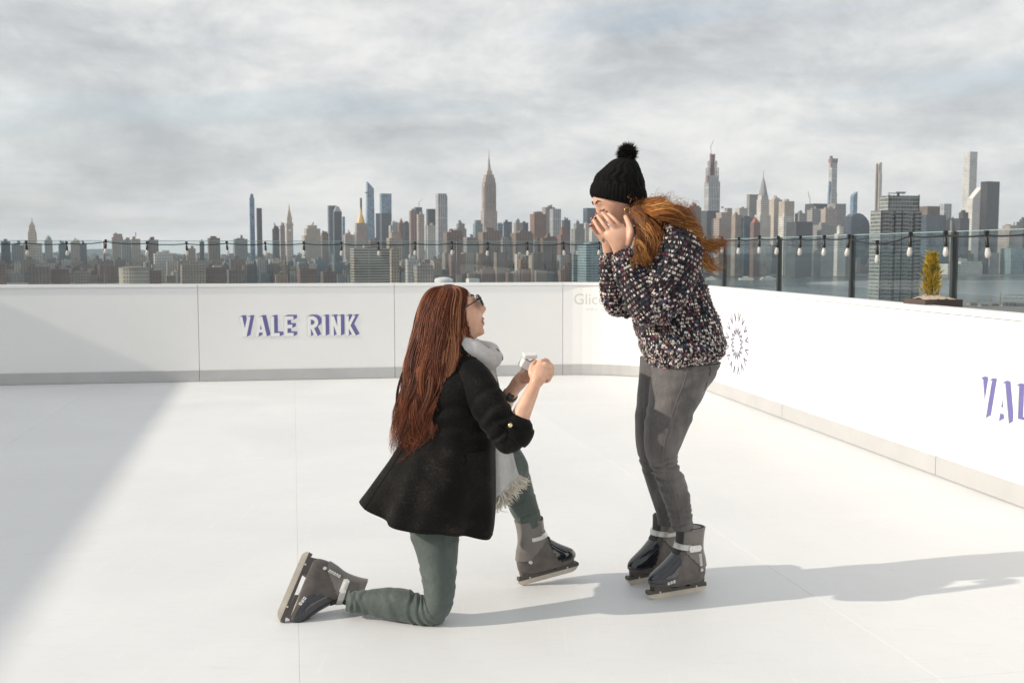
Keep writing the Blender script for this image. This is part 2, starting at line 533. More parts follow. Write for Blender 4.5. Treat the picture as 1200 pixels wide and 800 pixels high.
def lettering(text, org, xd, out, h, parent):
    zd = Vector((0, 0, 1)); x = 0.0
    sx, sy = 0.19, 0.09
    for k, ch in enumerate(text):
        gl, adv = GLY[ch]
        if gl:
            sh = [(x, 0)]
            shift = lambda pl, dx, dy: [(px + x + dx, py + dy) for px, py in pl]
            e = 0.0002 * (k % 3)
            flat_piece([hull2(shift(p, 0, 0) + shift(p, sx, sy)) for p in gl], org, xd, zd, out, h, 0.0008 + e, M_PURP, 'letter_shade', parent)
            ow = 0.018
            grow = []
            for p in gl:
                q = []
                cx = sum(a for a, b in p) / len(p); cy = sum(b for a, b in p) / len(p)
                for a, b in p:
                    q.append((a + x + ow * (1 if a > cx else -1), b + ow * (1 if b > cy else -1)))
                grow.append(hull2(q))
            flat_piece(grow, org - xd * 0.0015, xd, zd, out, h, 0.0034 + e, M_GPR, 'letter_outline', parent)
            flat_piece([hull2(shift(p, 0, 0)) for p in gl], org, xd, zd, out, h, 0.0052 + e, M_WPR, 'letter', parent)
        x += (adv + 0.20)
    return x * h
lettering('VALE RINK', K(-0.995, V_B - 0.0005, 0.455), eu, -ev, 0.205, panels_back[3])
# on the right wall the text runs towards the camera
lettering('VALE RINK', K(U_R - 0.0005, 5.47, 0.42), -ev, -eu, 0.205, panels_right[2])
# the emblem: two rings of chevrons
em = []
def vee(cx, cz, ang, hw, ht, sw):
    out = []
    for sgn in (-1, 1):
        pl = seg(sgn * hw, ht / 2, 0.0, -ht / 2, sw)
        c, s = math.cos(ang), math.sin(ang)
        out.append([(cx + x * c - y * s, cz + x * s + y * c) for x, y in pl])
    return out
M_EMB = mat('grey purple print', (0.13, 0.12, 0.22), 0.5, 0.05, 20)
k = 0
for rad_, cnt, hw, ht, sw in ((0.112, 8, 0.0215, 0.066, 0.0125), (0.240, 16, 0.0235, 0.076, 0.0135)):
    for i in range(cnt * (2 if cnt == 8 else 1)):
        tot = cnt * (2 if cnt == 8 else 1)
        q = 2 * math.pi * (i + 0.5) / tot + math.pi / 2
        for pl in vee(rad_ * math.cos(q), rad_ * math.sin(q), q - math.pi / 2 + (math.pi if cnt == 8 else 0), hw, ht, sw):
            flat_piece([pl], K(U_R - 0.0005, 9.16, 0.515), -ev, Vector((0, 0, 1)), -eu, 1.0, 0.0012 + 0.0004 * (k % 3), M_EMB, 'emblem_stroke', panels_right[0]); k += 1
# faint maker's mark on the corner panel: text shaped from the built-in font, lying on the panel face
def text_on(body, size, org, xd, out, mt, name, parent, extrude=0.0006, bend=None):
    cu = bpy.data.curves.new(name, 'FONT'); cu.body = body; cu.size = size; cu.extrude = extrude
    o = bpy.data.objects.new(name, cu); COL.objects.link(o)
    dg = bpy.context.evaluated_depsgraph_get()
    me = bpy.data.meshes.new_from_object(o.evaluated_get(dg))
    bpy.data.objects.remove(o)
    zd = Vector((0, 0, 1))
    M = Matrix(((xd.x, zd.x, out.x, 0), (xd.y, zd.y, out.y, 0), (xd.z, zd.z, out.z, 0), (0, 0, 0, 1)))
    if bend:
        for v_ in me.vertices:                      # wrap round the curved panel
            x_, y_, z_ = v_.co
            q_ = bend[1] - x_ / bend[0]; rr_ = bend[0] - z_ - 0.0008
            v_.co = BINV @ (K(U_R - RAD, V_B - RAD) + (eu * math.cos(q_) + ev * math.sin(q_)) * rr_ + Vector((0, 0, bend[2] + y_)))
    else:
        me.transform(Matrix.Translation(org) @ M)
    me.materials.clear()
    return link(name, me, mt, parent)
qd = R(80)
od = eu * math.cos(qd) + ev * math.sin(qd); xd_ = eu * math.sin(qd) - ev * math.cos(qd)
cpos = K(U_R - RAD, V_B - RAD) + od * (RAD - 0.004)
text_on('Glice', 0.165, BINV @ (cpos - xd_ * 0.07 + Vector((0, 0, 0.765))), xd_, -od, M_GPR, 'lettering', panel_corner, bend=(RAD, R(84), 0.765))
text_on('synthetic ice', 0.04, BINV @ (cpos + xd_ * 0.06 + Vector((0, 0, 0.70))), xd_, -od, M_GPR, 'lettering', panel_corner, bend=(RAD, R(77), 0.70))

# ------------------------------------------------------------------ glass railing behind the barrier
def glass_mat():
    m, n, l, b = newmat('railing glass'); nt = m.node_tree
    n.remove(b)
    tr = n.new('ShaderNodeBsdfTransparent'); tr.inputs[0].default_value = (0.90, 0.935, 0.94, 1)
    gl = n.new('ShaderNodeBsdfGlossy'); gl.inputs['Roughness'].default_value = 0.01; gl.inputs[0].default_value = (0.9, 0.95, 0.95, 1)
    fr = n.new('ShaderNodeFresnel')                    # thin sheet: the same reflection from both faces
    bf = n.new('ShaderNodeNewGeometry').outputs['Backfacing']
    l.new(nmath(nt, 'ADD', nmath(nt, 'MULTIPLY', bf, 1 / 1.45 - 1.45), 1.45), fr.inputs[0])
    mx = n.new('ShaderNodeMixShader')
    l.new(fr.outputs[0], mx.inputs[0]); l.new(tr.outputs[0], mx.inputs[1]); l.new(gl.outputs[0], mx.inputs[2])
    l.new(mx.outputs[0], n['Material Output'].inputs[0])
    return m
M_GLASS = glass_mat()
M_GEDGE = mat('green glass edge', (0.30, 0.42, 0.40), 0.2, 0.05)
M_POST = mat('dark railing post', (0.045, 0.05, 0.052), 0.4, 0.05)
GZ = 1.465
def railing(name, label, A, d, nrm, L, step, first, pw=0.016, pm=None):
    t = thing(name, label, 'railing', tuple(A - Vector((0, 0, 0.12))))
    inv = Vector(A) - Vector((0, 0, 0.12))
    s = first
    cuts = [0.0]
    while s < L: cuts.append(s); s += step
    cuts.append(L)
    for i, (a, b) in enumerate(zip(cuts[:-1], cuts[1:])):
        if b - a < 0.1: continue
        m = MB()
        M4 = Matrix(((d.x, nrm.x, 0, 0), (d.y, nrm.y, 0, 0), (0, 0, 1, 0), (0, 0, 0, 1)))
        m.box(a + 0.03, b - 0.03, -0.007, 0.007, 0.06, GZ + 0.118, M4)
        p = m.build('glass_pane', M_GLASS, t)
        m = MB(); m.box(a + 0.03, b - 0.03, -0.007, 0.007, GZ + 0.1182, GZ + 0.124, M4); m.build('glass_edge', M_GEDGE, p)
    for c in cuts[1:-1]:
        m = MB(); m.box(c - pw, c + pw, -0.022, 0.022, 0, GZ + 0.12, M4, bev=0.003)
        m.build('post', pm or M_POST, t)
    return t
U_G, V_G = 4.22, 13.95
rail_right = railing('glass_railing', 'dark posted glass railing behind the right barrier wall', K(U_G, V_G), -ev, eu, 18.0, 1.50, 1.02)
rail_back = railing('glass_railing', 'long glass railing behind the back barrier wall', K(-14.0, V_G), eu, ev, 14.0 + U_G, 2.17, 0.35, 0.006, mat('grey railing clamp', (0.20, 0.22, 0.22), 0.4))

# string lights along the railing
M_CABLE = mat('black cable', (0.015, 0.015, 0.016), 0.5, 0.05)
M_SOCK = mat('black socket', (0.02, 0.018, 0.016), 0.45, 0.05)
m_, n_, l_, b_ = newmat('frosted bulb glass')
b_.inputs['Base Color'].default_value = (0.74, 0.73, 0.70, 1); b_.inputs['Roughness'].default_value = 0.12
b_.inputs['Transmission Weight'].default_value = 0.25; b_.inputs['Subsurface Weight'].default_value = 0.2
M_BULB = m_
bulb_me = MB().lathe([(0.003, -0.152), (0.013, -0.148), (0.0195, -0.133), (0.0195, -0.116), (0.015, -0.096), (0.012, -0.08)], 12)
sock_me = MB().lathe([(0.005, 0.004), (0.007, -0.012), (0.012, -0.02), (0.0135, -0.055), (0.0125, -0.085), (0.010, -0.088)], 10)
sock_mesh = mesh_of('socket', sock_me.v, sock_me.f, True); sock_mesh.materials.append(M_SOCK)
bulb_mesh = mesh_of('bulb', bulb_me.v, bulb_me.f, True); bulb_mesh.materials.append(M_BULB)
def light_string(label, pts, bulbs, base):
    t = thing('string_light', label, 'string lights', tuple(base))
    bv_ = Vector(base)
    m = MB(); m.tube([p - bv_ for p in pts], 0.0058, 6); m.build('cable', M_CABLE, t, True)
    for p in bulbs:
        m = MB(); m.box(-0.012, 0.012, -0.012, 0.012, -0.004, 0.03, Matrix.Translation(p - bv_)); m.build('clip', M_CABLE, t)
        s = link('socket', sock_mesh, None, t, loc=p - bv_, rot=(R(random.uniform(-6, 6)), R(random.uniform(-6, 6)), 0))
        link('bulb', bulb_mesh, None, s)
# back run
NB = [33, 80, 126, 174, 220, 267, 312, 357, 401, 444, 487, 530, 572, 618, 660, 702, 743, 782]
pts, bl = [], []
def back_at(px, z):
    # point on the back railing seen at column px
    a = (px - 600) / FPX
    d = Vector((a, 1.0, 0)); t = (V_G - 0.06) / d.dot(ev)
    p = d * t; return Vector((p.x, p.y, z))
prev = None
for i, px in enumerate([-60, -14] + NB):
    z = 1.432 + (0.018 if px == 126 else 0) + random.uniform(-0.006, 0.006)
    p = back_at(px, z)
    if prev is not None:
        for t in (0.33, 0.66): 
            q = prev.lerp(p, t); q.z -= 0.012; pts.append(q)
    pts.append(p)
    if px > -50: bl.append(p)
    prev = p
light_string('black cable with white bulbs strung along the back glass railing', pts, bl, K(-14.0, V_G - 0.06, 1.43))
# right run
pts, bl = [], []
def right_at(px, py):
    a = (px - 600) / FPX
    d = Vector((a, 1.0, 0)); t = (U_G - 0.07) / d.dot(eu)
    p = d * t; return W(px, py, p.y)
seq = [(826, 280), (846, 280.5), (866, 281), (890, 279.5), (912, 280), (938, 280), (966, 279.5), (995, 279), (1028, 286), (1067, 276.5), (1108, 275.5), (1156, 275.5), (1212, 273), (1280, 272)]
prev = None
for i, (px, py) in enumerate(seq):
    p = right_at(px, py)
    if prev is not None:
        for t in (0.33, 0.66):
            q = prev.lerp(p, t); q.z -= 0.010; pts.append(q)
    pts.append(p); bl.append(p); prev = p
light_string('black cable with white bulbs strung along the right glass railing', pts, bl, K(U_G - 0.07, 13.0, 1.43))

# planter with a small golden conifer between barrier and glass
M_PLANT = mat('dark brown planter', (0.075, 0.055, 0.045), 0.6, 0.15, 10)
M_MULCH = mat('pale gravel mulch', (0.52, 0.43, 0.33), 0.9, 0.25, 60, bump=0.6, bscale=90, bdist=0.01)
pc = W(1093, 350, 6.78)
pl = thing('planter_box', 'dark brown planter box filled with pale gravel against the glass railing', 'planter', (pc.x, pc.y, -0.125), RINK)
PZ = pc.z + 0.125
for nm, b in (('side', (-.125, .125, -.13, -.11)), ('side', (-.125, .125, .11, .13)), ('side', (-.125, -.105, -.11, .11)), ('side', (.105, .125, -.11, .11))):
    m = MB(); m.box(b[0], b[1], b[2], b[3], 0.0, PZ); m.build(nm, M_PLANT, pl)
V, F = [], []
N = 14
for i in range(N + 1):
    for j in range(N + 1):
        x, y = -0.104 + 0.208 * i / N, -0.109 + 0.218 * j / N
        V.append((x, y, PZ - 0.012 + 0.04 * math.exp(-(x * x + y * y) / 0.012) + random.uniform(-0.004, 0.006)))
for i in range(N):
    for j in range(N):
        a = i * (N + 1) + j
        F.append((a, a + N + 1, a + N + 2, a + 1))
link('mulch', mesh_of('mulch', V, F, True), M_MULCH, pl)
sh = thing('conifer_shrub', 'small golden dwarf conifer growing in the brown planter box', 'shrub', (pc.x - 0.012, pc.y, pc.z + 0.0), 0)
m = MB(); m.tube([(0, 0, -0.02), (0.003, 0, 0.12), (0, 0, 0.27)], [0.012, 0.008, 0.003], 7)
m.build('trunk', mat('shrub bark', (0.12, 0.08, 0.05), 0.9), sh)
M_NEEDLE = mat_tint('golden needles', 0.6, 0.3)
cr = MB()
H = 0.285
for k in range(420):
    t = random.random() ** 0.8
    z = 0.015 + t * (H - 0.03)
    env = 0.088 * (1 - t) ** 0.62 * (0.65 + 0.35 * math.sin(9 * t + k % 5)) + 0.006
    a = random.uniform(0, 2 * math.pi); rr = env * random.uniform(0.35, 1.0)
    base = Vector((math.cos(a) * rr * 0.75, math.sin(a) * rr * 0.75, z))
    d = Vector((math.cos(a) * 0.6, math.sin(a) * 0.6, random.uniform(0.5, 1.3))).normalized()
    L = random.uniform(0.022, 0.042)
    c0 = random.uniform(0.7, 1.25)
    col = (0.66 * c0, 0.50 * c0, 0.10 * c0) if random.random() < 0.8 else (0.36 * c0, 0.34 * c0, 0.07)
    for s_ in range(5):
        dd = (d + Vector((random.uniform(-.5, .5), random.uniform(-.5, .5), random.uniform(-.3, .5)))).normalized()
        sd = dd.orthogonal().normalized() * 0.0042
        b0 = base + d * L * s_ / 6
        cr.add([b0 - sd, b0 + sd, b0 + dd * L * 0.8 + sd * 0.3, b0 + dd * L * 0.8 - sd * 0.3], [(0, 1, 2, 3)], col)
cr.build('crown', M_NEEDLE, sh)
# ================================================================== THE CITY ACROSS THE RIVER
WATER_Z, LAND_Z = -70.0, -67.5
GRID = R(22.5)                                   # the street grid is turned against the view
# water and land
def water_mat():
    m, n, l, b = newmat('river water'); nt = m.node_tree
    pos = n.new('ShaderNodeNewGeometry').outputs['Position']
    b.inputs['Base Color'].default_value = (0.055, 0.085, 0.095, 1)
    b.inputs['Roughness'].default_value = 0.22
    mp = n.new('ShaderNodeMapping'); mp.inputs['Scale'].default_value = (1, 0.45, 1); l.new(pos, mp.inputs[0])
    nbump(nt, nnoise(nt, 0.12, 6, 0.65, mp.outputs[0], 0.5), 0.5, 1.2, b)
    return m
wv = [(-16000, -9000, WATER_Z), (16000, -9000, WATER_Z), (16000, 16000, WATER_Z), (-16000, 16000, WATER_Z)]
tag(link('water', mesh_of('water', wv, [(0, 1, 2, 3)]), water_mat()), 'grey blue river between the rooftop and the skyline', 'river', kind='structure')
M_LAND = mat('city ground', (0.16, 0.155, 0.145), 0.9, 0.3, 0.02, coord='Object')
def land(name, label, pts):
    n = len(pts)
    V = [(x, y, LAND_Z) for x, y in pts] + [(x, y, WATER_Z - 1) for x, y in pts]
    F = [tuple(range(n))] + [(i, n + i, n + (i + 1) % n, (i + 1) % n) for i in range(n)]
    tag(link(name, mesh_of(name, V, F), M_LAND), label, 'ground', kind='structure')
def GP(px, D): return ((px - 600) / FPX * D, D)
shore = [GP(-500, 1900), GP(0, 2050), GP(400, 2080), GP(690, 2150), GP(780, 2900), GP(840, 3380), GP(1000, 3420), GP(1250, 3480), GP(1700, 3400), GP(2600, 4200)]
land('far_shore_ground', 'ground of the island under the skyline', shore + [(15500, 9000), (15500, 15500), (-15500, 15500), (-15500, 3000)])
land('near_shore_ground', 'ground on the near bank below the rooftop', [(-6000, -6000), (6000, -6000), (6000, 700), (1500, 980), (560, 1180), (160, 1050), (-700, 560), (-6000, 300)])
tag(link('hills', mesh_of('hills', [(-15800 + 31600 * i / 60, 13500, LAND_Z + (0 if j == 0 else 60 + 45 * math.sin(i * 0.7) + 25 * math.sin(i * 1.9))) for i in range(61) for j in (0, 1)]
    + [(-15800 + 31600 * i / 60, 15400, LAND_Z) for i in range(61)],
    [(2 * i, 2 * i + 2, 2 * i + 3, 2 * i + 1) for i in range(60)] + [(2 * i + 1, 2 * i + 3, 122 + i + 1, 122 + i) for i in range(60)]),
    mat('far hills', (0.07, 0.085, 0.07), 0.95, 0.2, 0.002)), 'low far hills on the horizon', 'hills', kind='structure')

def facade(name, wall, glass, wx=5.0, wz=3.6, fx=0.5, fz=0.5, rough=0.7, grough=0.15, var=0.2, band=0.0, streak=0.0):
    """wall with a grid of windows, in metres on the building's own axes"""
    m, n, l, b = newmat(name); nt = m.node_tree
    co = ncoord(nt, 'Object')
    sp = n.new('ShaderNodeSeparateXYZ'); l.new(co, sp.inputs[0])
    h = nmath(nt, 'ADD', sp.outputs[0], sp.outputs[1])
    hx = nmath(nt, 'FRACT', nmath(nt, 'DIVIDE', nmath(nt, 'ADD', h, 5000.0), wx))
    hz = nmath(nt, 'FRACT', nmath(nt, 'DIVIDE', nmath(nt, 'ADD', sp.outputs[2], 500.0), wz))
    mx = nmath(nt, 'LESS_THAN', hx, fx)
    mz = nmath(nt, 'LESS_THAN', hz, fz)
    win = nmath(nt, 'MULTIPLY', mx, mz)
    nv = n.new('ShaderNodeNewGeometry').outputs['Normal']
    spn = n.new('ShaderNodeSeparateXYZ'); l.new(nv, spn.inputs[0])
    side = nmath(nt, 'LESS_THAN', nmath(nt, 'ABSOLUTE', spn.outputs[2]), 0.6)
    win = nmath(nt, 'MULTIPLY', win, side)
    # coarse variation: groups of bays and floors differ a little
    cell = n.new('ShaderNodeTexWhiteNoise'); cell.noise_dimensions = '2D'
    cv = n.new('ShaderNodeCombineXYZ')
    l.new(nmath(nt, 'FLOOR', nmath(nt, 'DIVIDE', h, wx * 1.0)), cv.inputs[0]); l.new(nmath(nt, 'FLOOR', nmath(nt, 'DIVIDE', sp.outputs[2], wz * 1.0)), cv.inputs[1])
    l.new(cv.outputs[0], cell.inputs['Vector'])
    nz = nnoise(nt, 0.03, 4, 0.6, co)
    wcol = nramp(nt, nz, [(0.3, tuple(c * (1 - var) for c in wall)), (0.7, tuple(min(1, c * (1 + var)) for c in wall))])
    oi = n.new('ShaderNodeObjectInfo')
    hs = n.new('ShaderNodeHueSaturation'); l.new(wcol, hs.inputs['Color'])
    l.new(nmath(nt, 'ADD', nmath(nt, 'MULTIPLY', oi.outputs['Random'], 0.3), 0.85), hs.inputs['Value'])
    gcol = nmix(nt, cell.outputs['Value'], tuple(c * 0.6 for c in glass), tuple(min(1, c * 1.5) for c in glass))
    l.new(nmix(nt, win, hs.outputs[0], gcol), b.inputs['Base Color'])
    rr = nmath(nt, 'ADD', nmath(nt, 'MULTIPLY', win, grough - rough), rough)
    l.new(rr, b.inputs['Roughness'])
    return m
FM = {
    'cream':  facade('cream stone facade', (0.48, 0.425, 0.36), (0.13, 0.12, 0.11), 5.5, 7.5, 0.4, 0.55),
    'pink':   facade('pinkish stone facade', (0.37, 0.315, 0.28), (0.13, 0.11, 0.10), 5.5, 7.0, 0.42, 0.6),
    'tan':    facade('tan brick facade', (0.36, 0.295, 0.235), (0.10, 0.10, 0.10), 6, 6.5, 0.42, 0.5),
    'brick':  facade('red brick facade', (0.21, 0.125, 0.10), (0.07, 0.065, 0.06), 6, 6, 0.4, 0.45),
    'brown':  facade('brown brick facade', (0.19, 0.14, 0.115), (0.06, 0.06, 0.06), 7, 5, 0.42, 0.5),
    'grey':   facade('grey concrete facade', (0.27, 0.26, 0.25), (0.09, 0.10, 0.11), 6, 6, 0.5, 0.5),
    'pale':   facade('pale facade', (0.55, 0.53, 0.49), (0.16, 0.18, 0.19), 6, 7, 0.45, 0.5),
    'dark':   facade('dark facade', (0.075, 0.078, 0.085), (0.03, 0.035, 0.04), 5, 5, 0.55, 0.6, 0.5),
    'darkbl': facade('dark blue glass facade', (0.065, 0.085, 0.11), (0.05, 0.075, 0.10), 6, 6, 0.8, 0.8, 0.35, 0.12),
    'blue':   facade('blue glass facade', (0.20, 0.28, 0.36), (0.11, 0.19, 0.28), 8, 10, 0.85, 0.88, 0.3, 0.1),
    'teal':   facade('teal glass facade', (0.30, 0.36, 0.37), (0.09, 0.15, 0.17), 9, 5.5, 0.9, 0.6, 0.4, 0.12),
    'silver': facade('silver striped facade', (0.48, 0.48, 0.48), (0.15, 0.17, 0.19), 7, 40, 0.5, 0.94, 0.35, 0.15),
    'band':   facade('banded facade', (0.42, 0.36, 0.28), (0.09, 0.10, 0.11), 60, 5.2, 0.97, 0.5),
    'bronze': facade('bronze glass facade', (0.06, 0.055, 0.055), (0.035, 0.035, 0.04), 6, 5, 0.8, 0.8, 0.3, 0.15),
    'rust':   facade('raw structure', (0.30, 0.19, 0.16), (0.10, 0.09, 0.09), 9, 7, 0.6, 0.6),
    'grid':   facade('white concrete grid facade', (0.62, 0.61, 0.58), (0.22, 0.25, 0.27), 6, 7, 0.55, 0.55),
    'gold':   mat('gilded roof', (0.58, 0.42, 0.18), 0.4, 0.1, 0.05, metal=0.4),
    'stone':  mat('pale stone', (0.50, 0.43, 0.35), 0.8, 0.15, 0.05),
    'roofred': mat('red tile roof', (0.30, 0.11, 0.08), 0.8, 0.15, 0.05),
    'steel':  mat('grey steel', (0.30, 0.30, 0.31), 0.4, 0.15, 0.05),
    'copper': mat('green copper roof', (0.22, 0.32, 0.28), 0.7, 0.2, 0.05),
    'white':  mat('white membrane', (0.72, 0.72, 0.70), 0.7, 0.08, 0.05),
    'rooftop': mat('roof gravel', (0.22, 0.20, 0.18), 0.9, 0.3, 0.05),
}
def ztop(py, D): return W(600, py, D).z
def tower_at(x0, x1, D):
    xc = (x0 + x1) / 2
    wp = (x1 - x0) / FPX * D
    return (xc - 600) / FPX * D, wp
def box_dims(wp, ratio=0.8, th=GRID):
    w = wp / (math.cos(th) + ratio * math.sin(th))
    return w, w * ratio
def roof_clutter(m, w, d, z, rnd):
    for k in range(rnd.randint(1, 3)):
        bw, bd, bh = w * rnd.uniform(0.15, 0.45), d * rnd.uniform(0.2, 0.45), rnd.uniform(3, 8)
        ox, oy = rnd.uniform(-0.25, 0.25) * w, rnd.uniform(-0.2, 0.2) * d
        m.box(ox - bw / 2, ox + bw / 2, oy - bd / 2, oy + bd / 2, z - 0.3, z + bh)
    if rnd.random() < 0.4:                                         # water tank on legs
        ox, oy, r = rnd.uniform(-0.3, 0.3) * w, rnd.uniform(-0.3, 0.3) * d, min(3.0, w * 0.12)
        m.cyl((ox, oy, z), (ox, oy, z + 4), r * 0.55, r * 0.55, 6)
        m.cyl((ox, oy, z + 4), (ox, oy, z + 9), r, r, 8); m.cyl((ox, oy, z + 9), (ox, oy, z + 11), r, 0.2, 8)
def building(name, label, mt, D, tiers, group=None, th=GRID, ratio=0.8, base=None, clutter=True, parts=(), cat='building', seed=None):
    """tiers: (px left, px right, py top), each a block from the ground up; parts: extra pieces on top"""
    rnd = random.Random(seed if seed is not None else hash_(label))
    x0 = min(t[0] for t in tiers); x1 = max(t[1] for t in tiers)
    cx, _ = tower_at(x0, x1, D)
    base = LAND_Z if base is None else base
    root = None
    m = MB()
    tiers = sorted(tiers, key=lambda t: -t[2])
    prev = 0.0
    for i, t in enumerate(tiers):
        tx, wp = tower_at(t[0], t[1], D)
        w, d = box_dims(wp, t[3] if len(t) > 3 else ratio, th)
        off = Vector((tx - cx, 0, 0)); off.rotate(Matrix.Rotation(-th, 3, 'Z'))
        z = ztop(t[2], D) - base
        m.box(off.x - w / 2, off.x + w / 2, off.y - d / 2, off.y + d / 2, prev, z)
        if len(tiers) > 1 and i + 1 < len(tiers): prev = max(0, z - 0.4) if False else 0.0
        if clutter and i == len(tiers) - 1:
            roof_clutter(m, w, d, z, rnd)
            pw = min(w, d) * 0.05 + 0.3                            # parapet rim
            m.box(off.x - w / 2 - 0.25, off.x + w / 2 + 0.25, off.y - d / 2 - 0.25, off.y + d / 2 + 0.25, z - 2.2, z - 0.6)
    if parts:
        root = thing(name, label, cat, (cx, D, base), th, group)
        m.build('wall', FM[mt], root)
        for pn, pm, fn in parts:
            pmb = MB(); fn(pmb, lambda py: ztop(py, D) - base, lambda npx: npx / FPX * D, lambda px: (px - (x0 + x1) / 2) / FPX * D)
            pmb.build(pn, FM[pm], root)
        return root
    o = m.build(name, FM[mt], None, loc=(cx, D, base), rot=(0, 0, th))
    return tag(o, label, cat, group)
def hash_(s):
    h = 7
    for ch in s: h = (h * 131 + ord(ch)) % 1000003
    return h
def pyr(x0, x1, y0, y1, frac=0.0, n=4):
    """pyramid / tapered crown from pixel width x1-x0 at row y0 up to row y1"""
    def fn(m, Z, L, X):
        w = L(x1 - x0) * 0.72 / 2; cxx = 0
        z0, z1 = Z(y0), Z(y1)
        m.box(-w, w, -w, w, z0 - 0.3, z1, top=(max(frac, 0.01), max(frac, 0.01)))
    return fn
def spire(y0, y1, wpx=0.8):
    def fn(m, Z, L, X): m.cyl((0, 0, Z(y0) - 1), (0, 0, Z(y1)), L(wpx) / 2, L(0.25) / 2, 6)
    return fn
def crane(dx, y0, y1, lean):
    def fn(m, Z, L, X):
        a = Vector((L(dx), 0, Z(y0))); b = Vector((L(dx + 0.2), 0, Z(y0 - (y0 - y1) * 0.45))); c = Vector((L(dx + lean), 0, Z(y1)))
        m.cyl(a, b, 1.2, 1.0, 4); m.cyl(b - Vector((L(1.2), 0, 0)), c, 1.3, 0.7, 4)
    return fn
GA = 'buildings of the skyline'
KM = 1000.0
